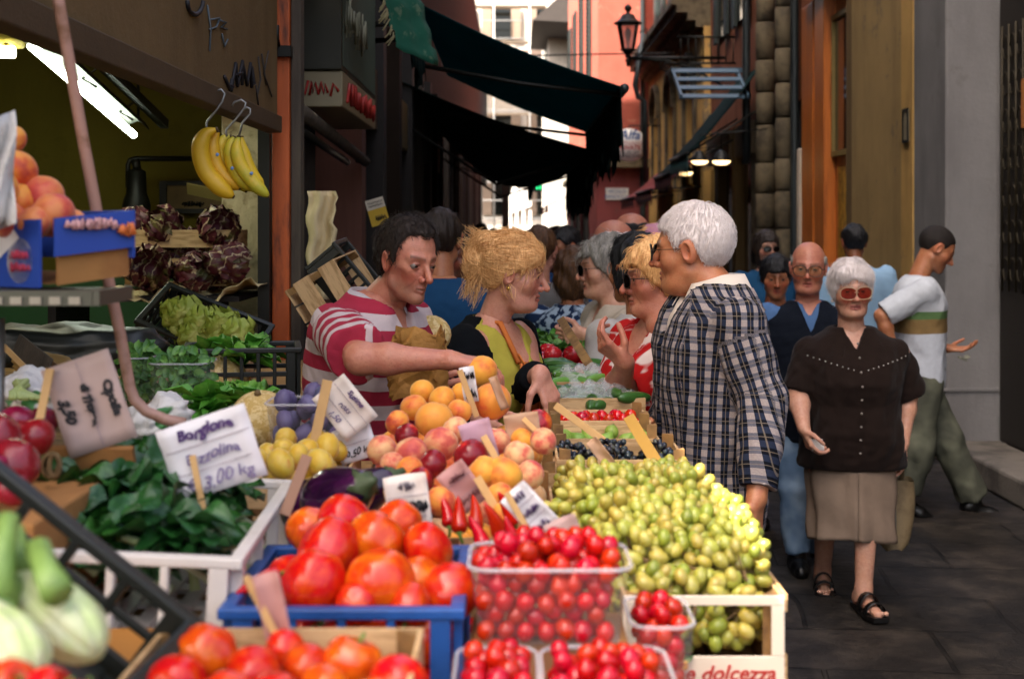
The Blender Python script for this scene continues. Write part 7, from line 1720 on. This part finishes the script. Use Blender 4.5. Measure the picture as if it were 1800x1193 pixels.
# ---- blond woman
b = make_person('blond woman in black cardigan and yellow top in profile beside the vendor', P(904, 480, 4.05), 62, 84, -8, 0, .89, nb=P(868, 564, 4.08), lean=(.05, 0), rows='F', wm=1.05, dm=1.0, sw=.33, arms={
    'L': dict(el=P(925, 690, 3.98), wr=P(948, 655, 3.66), hd=(.35, -.1, -.8), pn=(-.6, .6, -.3), curl=((12, 20, 14), (16, 26, 16), (24, 30, 18), (30, 34, 20))), 'R': dict(el=P(800, 700, 3.85), wr=P(850, 745, 3.7))},
    face=dict(age=1, nose=1.15, fat=.4, lip='#8c4238', browc='#7a5a34', brow=.8), skin='fair', hairm=H_blond,
    hair=dict(line='updo', t3=(.014, .016, .026), noise=.0012, ns=2200, sl=.05, sw=.0008, lift=.015, jit=.05, part=.25, blobs=[((0, -.125, .03), (.05, .045, .055)), ((.01, -.105, .085), (.045, .05, .04)), ((0, -.13, -.02), (.035, .03, .035)), ((.03, .055, .06), (.045, .04, .035))], wisps=[((.05, .06, .06), (.075, .06, -.02), 14), ((-.05, .06, .06), (-.075, .055, -.02), 14), ((.06, -.03, -.01), (.075, .0, -.07), 18), ((0, -.12, .05), (-.02, -.19, .075), 40), ((0, -.13, -.02), (.02, -.15, -.1), 60), ((0, -.12, .08), (.03, -.17, .13), 30), ((.03, -.1, .0), (.05, -.12, -.12), 40)], combf=lambda v: np.cross(v - np.array((0, -.125, .035)), (1., .2, .1)) if np.linalg.norm(v - np.array((0, -.125, .035))) < .07 else (np.array((0, -.13, .04)) - v if v[1] < .045 else np.array((v[0] * 4, -1., -.25)))))
b.garment('top', cloth('yellow jersey', '#a89c3e'), .008, hem=-.2, vneck=(.74, .085), res_=.008, seed=5); BLK = cloth('black cardigan knit', '#0b0d10', .95)
b.garment('cardigan', BLK, .022, hem=-.3, sleeve=('l', 1.8), open_=(.125, .0, .25), res_=.008, folds=.006, arm_r=.006, seed=6); b.trousers(DKT); b.shoes(BLSH)
APR = cloth('worn orange apron cloth', '#b8602a', .85, '#d88a4c', 12, (.45, .65)); m = MB(); pts = []
for i in range(20):
    t = i / 19; z = .80 - t * .42; hw = .03 + .04 * min(1, t / .3) + .035 * max(0, (t - .75) / .25) ** 2
    for j in range(9): q = j / 8 * 2 - 1; pts.append(b.pel + b.u * z * b.L + b.r * (.06 + q * hw + .006 * math.sin(j * 1.5 + i * .4)) + b.f * (np.interp(z, [-.2, .25, .45, .62, .76, .87], [.125, .125, .14, .175, .14, .1]) + .010 + .008 * math.sin(j * 1.9 + i * .35) + (.05 * max(0, (t - .82) / .18) ** 2)))
m.grid(pts, 20, 9); ap = b.add('apron', m, APR); md = ap.modifiers.new('thick', 'SOLIDIFY'); md.thickness = .003
m = MB(); m.tube([b.pel + b.u * .8 * b.L + b.r * .075 + b.f * .13, b.nb + b.r * .05 + b.f * .05, b.nb + b.r * .03 - b.f * .07], [.009, .009, .009], 6); m.tube([b.pel + b.u * s_ * b.L + b.r * (.06 + .02 * math.sin(s_ * 9)) + b.f * (np.interp(s_, [-.2, .25, .45, .62, .76, .87], [.125, .125, .14, .175, .14, .1]) + .022) for s_ in np.linspace(.85, .2, 12)], .003, 5); b.add('strap', m, APR)
m = MB(); m.ico(b.tow(np.array((.083, -.004, -.048))), .006, 2); b.add('earring', m, M('gold earring', '#c09a4a', .25, metal=.9))
# ---- plaid jacket man
c = make_person('white haired old man in blue checked jacket seen from behind at the stall', P(1217, 437, 3.7), -80, -112, -3, 0, .99, nb=P(1254, 506, 3.68), lean=(-.02, 0), wm=1.0, dm=1.0, sw=.40, L=.56, belly=.0, shd=.075, arms={
    'L': dict(el=P(1342, 705, 3.45), wr=P(1330, 872, 3.36), hd=(-.1, -.1, -1), pn=(-.8, .5, 0), curl=(30, 34, 38, 42), thick=1.05), 'R': dict(el=P(1190, 700, 3.95), wr=P(1160, 760, 3.75))},
    face=dict(age=1, fat=.3, nose=1.1, browc='#a8a09a'), skin='tan', hairm=H_white, hair=dict(line='short', t3=(.004, .008, .011), noise=.0, ns=4500, sl=.022, lift=.06, jit=.12, sw=.0006, crown_at=(0, -.06, .13), dz=-.004))
PL = plaid(); c.garment('shirt', cloth('cream shirt cotton', '#c4b8ac', .8), .010, hem=-.1, vneck=(.86, .03), seed=4, res_=.009); c.collar(cloth('cream collar cotton', '#c9beb2', .8), .05, .074, .075, .7, .02, point=.08)
c.garment('jacket', PL, .03, hem=-.46, sleeve=('l', 1.93), open_=(.015, .0, .5), vneck=(.6, .05), res_=.0075, folds=.0065, arm_r=.014, seed=9, neck=.088); c.collar(PL, .012, .098, .06, 1.5, .04, 'lapel', .10); c.trousers(DENIM); c.shoes(BLSH); c.glasses(FRM, LDARK, .029, .024)
# ---- red floral woman
d = make_person('woman in red and white floral top gesturing with one hand beside the checked jacket', P(1158, 488, 4.1), -62, -86, -2, 0, .96, nb=P(1160, 568, 4.14), rows='F', wm=1.12, dm=1.12, sw=.34, arms={
    'L': dict(el=P(1082, 695, 4.0), wr=P(1100, 637, 3.84), hd=(-.62, -.15, .5), pn=(-.1, .3, .9), curl=((20, 42, 30), (32, 46, 30), (44, 50, 34), (52, 54, 34)), thumb=(.6, .5, .6), thick=1.1), 'R': dict(el=P(1150, 710, 4.4), wr=P(1120, 690, 4.25))},
    face=dict(age=1, fat=.3, nose=1.25), skin='ruddy', hairm=H_blond, hair=dict(line='fringe', t=.02, noise=.004, ns=500, sl=.04))
d.garment('blouse', cloth('red floral cotton', '#b01a1a', .8, '#d8c6c0', 20, (.53, .57)), .018, hem=-.35, sleeve=('s', .75), vneck=(.66, .07), folds=.006, arm_r=.012, flare=.015, seed=2); d.trousers(DKT); d.shoes(BLSH); d.glasses(FRM, LDARK, .028, .022)
# ---- brown shirt woman
e = make_person('old woman with white hair and pink sunglasses walking in dark brown shirt', P(1496, 508, 5.9), -4, -2, -3, -2, .98, nb=P(1497, 580, 5.93), rows='F', wm=1.08, dm=1.1, sw=.385, shd=.095, L=.57, belly=.06, arms={
    'R': dict(el=P(1402, 692, 5.88), wr=P(1413, 752, 5.72), hd=(.25, -.25, -.9), pn=(.9, .1, .1), curl=(40, 46, 50, 50), thick=1.15), 'L': dict(el=P(1596, 692, 5.96), wr=P(1588, 775, 5.9), hd=(0, -.1, -1), pn=(-.9, .1, 0), thick=1.1)},
    legs={'R': dict(kn=P(1452, 890, 6.0), an=P(1446, 1000, 6.25), dir=(-.15, -1, -.12)), 'L': dict(kn=P(1523, 900, 5.85), an=P(1518, 1035, 5.82), dir=(.12, -1, -.05))},
    face=dict(age=1, fat=.8, jaw=1.02, lip='#a8585a', nose=1., browc='#a89a90'), skin='pale', hairm=H_white, hair=dict(line='fringe', t3=(.018, .016, .022), noise=.001, ns=3000, sl=.04, sw=.0007, lift=.05, jit=.14, dz=.016, part=.2, blobs=[((.04, .065, .075), (.04, .03, .03)), ((-.045, .05, .07), (.04, .035, .035))]))
BRN = cloth('dark brown shirt cotton', '#1e1410', .9, sheen=.05); e.garment('shirt', BRN, .038, hem=-.03, sleeve=('s', 1.0), vneck=(.86, .035), folds=.009, arm_r=.006, flare=.012, seed=8, sl_r=(.054, .056, .05, .04)); e.collar(BRN, .022, .088, .10, .75, .025, point=.08)
m = MB(); 
for k in range(9): m.ico(e.pel + e.u * (.12 + k * .10) * e.L + e.f * (np.interp(.12 + k * .1, [0, .25, .62, .76, .87, 1], [.16, .19, .222, .185, .135, .09]) + .03), .006, 1)
e.add('button', m, M('pearl button', '#8a8078', .2))
m = MB()
for sx in (-1, 1):
    for k in range(9): 
        q = .03 + k * .022; s_ = .735 + .011 * k; m.ico(e.pel + e.u * s_ * e.L + e.r * sx * q + e.f * (.228 - 2.6 * q * q - .02 * (s_ - .7)), .0042, 1)
e.add('stud', m, M('silver stud', '#b0aaa2', .25, metal=.6)); e.glasses(FRG, LRED, .034, .027, .116, 'sunglasses', -.008, .002)
m = MB(); [m.ico(e.tow(np.array((sx * .083, -.0, -.05))), .008, 2) for sx in (-1, 1)]; e.add('earring', m, M('pearl', '#d8d0c8', .2))
# skirt
def skirt(pp, mat, z1, w0=.205, w1=.225, dep=.17, name='skirt', amp=.007):
    m = MB(); nu, nv = 26, 56; pts = []; cu = []; top = pp.pel + np.array((0, 0, .06))
    for i in range(nu):
        t = i / (nu - 1); z = top[2] + (z1 - top[2]) * t
        for j in range(nv + 1):
            a = 2 * math.pi * j / nv; w_ = w0 + (w1 - w0) * t + amp * (.4 + t * 1.4) * (math.sin(a * 7 + 1.2 + t) + .6 * math.sin(a * 12 + t * 3) + .5 * math.sin(t * 11 + a * 3)); pts.append(np.array((top[0], top[1], z)) + pp.r * math.sin(a) * w_ + pp.f * math.cos(a) * w_ * dep / w0 + np.array((0, 0, .012 * math.sin(a * 2 + 1) * t))); cu.append((a * .2, z, 0))
    m.grid(pts, nu, nv + 1); k = pp.add(name, m, mat); vattr(k.data, 'cuv', np.array(cu)); md = k.modifiers.new('thick', 'SOLIDIFY'); md.thickness = .004; return k
skirt(e, cloth('taupe skirt cotton', '#857262', .85), P(0, 945, 5.9)[2], .196, .178, .16)
# sandals with straps and toes
for sd in 'RL':
    h_, k_, a_, fd = e.legs[sd]; fd = unit((fd[0], fd[1], 0)); sdv = np.cross(fd, (0, 0, 1)); g0 = np.array((a_[0], a_[1], a_[2] - .088)); m = MB(); q = [( -.07, .033), (-.02, .036), (.06, .043), (.12, .048), (.165, .046), (.195, .03)]
    ol = [g0 + fd * a + sdv * b_ for a, b_ in q] + [g0 + fd * a - sdv * b_ for a, b_ in q[::-1]]; m.add([tuple(x) for x in ol] + [tuple(x + np.array((0, 0, .02))) for x in ol], [tuple(range(11, -1, -1)), tuple(range(12, 24))] + [(i, (i + 1) % 12, (i + 1) % 12 + 12, i + 12) for i in range(12)]); sn = e.add('sandal', m, BLSH); m = MB()
    for (a, hgt, wd) in ((.055, .075, .022), (.125, .052, .017)): pts = [g0 + fd * (a + s_) + sdv * .047 * math.cos(b_) + np.array((0, 0, .015 + hgt * math.sin(b_))) for s_ in (-wd, wd) for b_ in np.linspace(0, math.pi, 10)]; m.grid(pts, 2, 10)
    s_ = e.add('strap', m, BLSH, sn); s_.location = (0, 0, 0); s_.modifiers.new('thick', 'SOLIDIFY').thickness = .004
    m = MB(); [m.ico(g0 + fd * (.178 - .006 * k * k * .5) + sdv * ((.028 - .015 * k) * (1 if sd == 'L' else -1) * -1) + np.array((0, 0, .032)), (.0105 - .001 * k,) * 3, 2) for k in range(5)]; to_ = e.add('toe', m, M('toe skin', SKINS['pale'], .5))
m = MB(); c_ = P(1437, 782, 5.68); pts = [c_ + np.array((.03 * (i / 5 - .5) * 1.6 + .004 * math.sin(j), .004 * math.sin(i + j), .05 * (j / 5 - .5))) for i in range(6) for j in range(6)]; m.grid(pts, 6, 6); tag(m.build('paper_slip', M_paper, solid=.003), 'folded white paper slip in the old woman\'s hand', 'paper')
hb = empty('handbag', P(1570, 900, 5.95), 'tan leather handbag hanging at the old woman\'s side', 'handbag'); m = MB(); pts = []
for i in range(25):
    a = 2 * math.pi * i / 24
    for j in range(10): t = j / 9; w_ = (.062 + .035 * math.sin(t * 2.2)) * (1 if j else .6); pts.append(P(1568, 962, 5.97) + np.array((w_ * math.copysign(abs(math.cos(a)) ** .7, math.cos(a)), .06 * math.copysign(abs(math.sin(a)) ** .7, math.sin(a)), .30 * t + .006 * math.sin(a * 3))))
m.grid(pts, 25, 10); m.build('bag_body', M('tan bag leather', '#77664a', .6, .2, 12, .4, 30, .006, col2='#5c4c34', c2s=8), hb); m = MB(); m.tube([P(1556, 845, 5.95), P(1568, 770, 5.95), P(1588, 735, 5.97), P(1592, 780, 6.0), P(1584, 848, 5.98)], .009, 7); m.build('strap', M('bag strap leather', '#5c4c34', .6), hb); m = MB(); m.tube([P(1572, 856, 5.9), P(1574, 950, 5.9)], .006, 6); m.ico(P(1572, 868, 5.89), .012, 2); m.build('zip', M_metal, hb)
# ---- bald man in vest
k = make_person('bald old man with glasses in navy vest over blue shirt behind the woman', P(1421, 470, 6.6), -6, -14, -3, 2, 1.04, nb=P(1420, 534, 6.63), wm=1.1, dm=1.1, sw=.38, belly=.03, L=.55, legs={'R': dict(an=P(1402, 970, 6.55)), 'L': dict(an=P(1440, 965, 6.8))}, face=dict(age=1, fat=.3, open=1, nose=1.2, brow=1.2, browc='#4a3c34'), skin='ruddy', hairm=H_grey, hair=dict(line='bald', t3=(.006, .006, .0), crown=.05, ns=250, sl=.018), res=1.2)
BSH = cloth('mid blue shirt cotton', '#4c6a94', .85); k.garment('shirt', BSH, .010, hem=-.1, sleeve=('l', 1.8), vneck=(.9, .03), arm_r=.012, seed=3); k.garment('vest', NAVY, .024, hem=-.2, sleeve=('s', .12), vneck=(.75, .05), seed=5); k.collar(BSH, .03, .066, .05, .7, .014); k.trousers(JEAN, end=1.0); k.shoes(BLSH); k.glasses(FRM, LCLR, .031, .025, .114, 'glasses', -.008, .002)
# ---- sweater man
s = make_person('man in white sweater with green and tan bands striding and looking at his hand', P(1646, 436, 7.8), 84, 88, -30, 0, 1.04, nb=P(1614, 490, 7.8), lean=(-.02, 0), wm=1.02, dm=1.05, L=.56, arms={'R': dict(el=P(1550, 555, 7.62), wr=P(1572, 618, 7.6)), 'L': dict(el=P(1632, 606, 8.0), wr=P(1665, 612, 7.86), hd=(.95, -.2, -.05), pn=(0, -.2, 1), curl=((15, 25, 20), (18, 25, 20), (22, 28, 20), (26, 30, 20)))},
    legs={'L': dict(kn=P(1664, 772, 7.85), an=P(1712, 878, 7.9), dir=(.95, -.1, -.28)), 'R': dict(kn=P(1612, 785, 7.7), an=P(1590, 868, 7.75), dir=(.8, -.1, -.5))}, skin='tan', face=dict(stub=.3, nose=1.1), hair=dict(line='short', t=.003, noise=.0, ns=0), hairm=hair_mat('cropped black hair', '#0e0a08', '#241a14', .7), res=1.25)
SWT = stripes('white sweater with green and tan bands', '', '', 1, 1, bands=[(0., '#c4c8d0'), (.26, '#8a7048'), (.34, '#5c7a4c'), (.385, '#ccd0d6'), (1., '#ccd0d6')]); s.garment('sweater', SWT, .026, hem=-.1, sleeve=('s', .95), arm_r=.014, flare=.01, seed=4); s.collar(cloth('white collar', '#b9bcc4'), .035, .066, .04, .6, .012); s.trousers(KHAKI, (.108, .092, .088), .014, folds=.010); s.shoes(BLSH)
m = MB(); m.box(P(1692, 630, 7.8), (.05, .03, .012), (.2, .3, .4)); m.box(P(1700, 627, 7.8), (.03, .03, .004), (.4, -.2, .4)); tag(m.build('small_snack', M('small grey thing', '#7a7a6a', .5), bevel=.002), 'small pale snack in the striding man\'s open hand', 'snack')
# ---- woman in cream blouse
w_ = make_person('grey haired woman in cream blouse with clasped hands and thin shoulder strap', P(1064, 470, 5.6), -72, -84, -3, 0, 1.02, nb=P(1078, 538, 5.62), rows='F', wm=1.1, dm=1.05, sw=.36, arms={'L': dict(el=P(1094, 598, 5.42), wr=P(1030, 588, 5.3), hd=(-.95, .2, -.1), pn=(.2, .9, .2), curl=(40, 44, 48, 48)), 'R': dict(el=P(1060, 615, 5.8), wr=P(1025, 600, 5.42), hd=(-.9, -.3, -.3), pn=(0, -1, 0), curl=(40, 44, 48, 48))}, face=dict(age=1, fat=.6, open=.8), skin='pale', hairm=H_grey, hair=dict(line='fringe', t=.022, noise=.005, ns=500, sl=.045, dz=.01), res=1.3)
CRM = cloth('cream blouse cotton', '#b4a898', .85); w_.garment('blouse', CRM, .02, hem=-.35, sleeve=('s', 1.0), vneck=(.66, .05), arm_r=.016, flare=.008, seed=7); w_.trousers(cloth('beige trousers', '#8c8070', .9)); w_.shoes(BLSH); w_.glasses(FRM, LDARK, .028, .022)
m = MB(); m.tube([w_.nb + w_.r * -.11 + w_.u * .0 - w_.f * .03, w_.nb - w_.r * .10 - w_.u * .08 + w_.f * .13, w_.pel + w_.u * .1 * w_.L + w_.f * .2 - w_.r * .06], .006, 6); w_.add('bag_strap', m, M('brown strap', '#3a2216', .6)); m = MB(); a_ = w_.arms['L']; m.tube([a_[2] - unit(a_[2] - a_[1]) * .02 + .031 * (np.cross(unit(a_[2] - a_[1]), (0, 0, 1)) * math.cos(q) + np.array((0, 0, 1)) * math.sin(q)) for q in np.linspace(0, 6.28, 14)], .005, 6); m.ico(a_[2] - unit(a_[2] - a_[1]) * .02 + np.array((0, -.034, 0)), (.014, .005, .014), 2); w_.add('wrist_watch', m, FRG)
# ---- the rest of the crowd
def crowd(label, px, py, Y, psi, mat, hair, hairm, skin='fair', rows='M', sleeve=('s', .9), hs=.96, wm=1., hy=None, pitch=0, face={}, vneck=None, glasses=None, off=.022, **kw):
    hn = kw.pop('nbp', None); p = make_person(label, P(px, py, Y), psi, hy, pitch, 0, hs, nb=P(*hn, Y + .03) if hn else None, rows=rows, wm=wm, skin=skin, face=face, hair=hair, hairm=hairm, res=1.7, **kw)
    p.garment('shirt' if rows == 'M' else 'blouse', mat, off, hem=-.25, sleeve=sleeve, vneck=vneck, arm_r=.014, seed=int(px) % 9, res_=.010); p.trousers(DKT if px % 2 else DENIM); p.shoes(BLSH)
    if glasses: p.glasses(FRM, glasses)
    return p
SH = dict(line='short', t=.010, noise=.003, ns=200, sl=.025); BOB = dict(line='bob', t=.014, noise=.004, ns=300, sl=.06); FR = dict(line='fringe', t=.014, noise=.004, ns=300, sl=.04)
x = crowd('man seen from behind in light blue shirt walking away by the ochre pilaster', 1501, 425, 9., 176, cloth('light blue shirt cotton', '#8fb0cc', .85), SH, H_black, 'olive', wm=1.1, dm=1.05, sw=.40); x.collar(cloth('light blue collar', '#9dbbd4'), .035, .066, .03, .5, .012)
crowd('short dark haired woman in black and white patterned top looking down', 1364, 486, 7.5, 5, cloth('black white patterned cotton', '#15151c', .85, '#c8c4c4', 26, (.5, .53)), dict(line='fringe', t=.014, noise=.003, ns=400, sl=.05, dz=.0), H_black, 'olive', 'F', hy=-6, pitch=-8)
crowd('woman with dark bob and sunglasses in blue jacket farther back', 1347, 436, 9.4, 12, cloth('petrol blue cotton', '#1c4668', .85), BOB, H_dark, 'pale', 'F', ('l', 1.9), glasses=LDARK, wm=1.1)
crowd('dark haired woman in white top turned away beside the grey haired woman', 1116, 474, 5.0, -140, cloth('white grey cotton', '#a8a29e', .85), dict(line='bob', t3=(.016, .018, .02), noise=.004, ns=400, sl=.04, dz=.07), H_black, 'tan', 'F', hs=1.02, wm=1.05)
crowd('balding white haired man behind the grey haired woman', 1074, 428, 7.2, -95, cloth('grey shirt', '#6a6a70'), dict(line='bald', t3=(.014, .014, .004), crown=.055, ns=300, sl=.03), H_white, 'ruddy', hs=1.05)
crowd('tall bald man with dark fringe of hair in the far crowd', 1106, 412, 8.0, -100, DKT, dict(line='bald', t3=(.008, .008, .0), crown=.06, ns=200, sl=.02), H_black, 'ruddy', hs=1.05)
h_ = crowd('person in a soft pink sun hat behind the white haired man', 1150, 436, 7.0, -90, cloth('pale blouse', '#a0928a'), FR, H_blond, 'fair', 'F')
m = MB(); m.lathe([(.002, .135), (.05, .128), (.085, .09), (.095, .05), (.10, .035), (.15, .005), (.152, .0), (.095, .03)], 24, (0, -.01, 0)); m.v = [tuple(q) for q in h_.tow(np.array(m.v))]; h_.add('sun_hat', m, M('pink hat cotton', '#c88a9c', .85, .1, 10))
x = crowd('man with glasses and blue polo shirt looking down in the crowd', 993, 434, 8., -48, cloth('bright blue polo cotton', '#1f568e', .85), SH, H_black, 'olive', hy=-58, pitch=-14, glasses=LDARK, wm=1.1); x.collar(cloth('blue collar', '#1f568e'), .03, .066, .03, .6, .012)
crowd('woman with brown bob seen from behind in blue floral dress', 1012, 478, 6.4, 150, cloth('blue floral cotton', '#1c2c48', .85, '#9fb0c0', 26, (.5, .53)), BOB, H_brown, 'tan', 'F', wm=1.05)
crowd('person in a plain grey sweater between the blond woman and the stall', 950, 440, 6.8, 165, cloth('grey sweater knit', '#6f6d6c', .9), SH, H_brown, 'fair', sleeve=('l', 1.9), hs=1.0)
crowd('broad man in dark blue shirt seen from behind the vendor', 776, 420, 5.5, 175, cloth('dark blue shirt cotton', '#1a3f62', .85), SH, H_dark, 'tan', wm=1.15, dm=1.1, sw=.42, hs=1.0, sleeve=('s', 1.))
crowd('dark skinned man in the far crowd behind the blond bun', 806, 452, 7.4, -30, cloth('pale blue shirt', '#5a7488'), SH, H_black, 'dark', hs=1.05)
crowd('dark faced person in light blue far along the stall', 968, 446, 9.5, -20, cloth('sky blue cotton', '#6c90a8'), SH, H_black, 'dark', hs=1.0)
crowd('far woman with dark hair in teal near the green sign', 975, 420, 13., -40, cloth('teal cotton', '#1c5a6a'), BOB, H_black, 'tan', 'F')
crowd('far man in grey at the bright street end', 846, 410, 16., 178, DKT, SH, H_black, 'tan')
crowd('far person in a dark coat near the bright end wall', 868, 414, 22., 150, NAVY, SH, H_dark, 'tan')
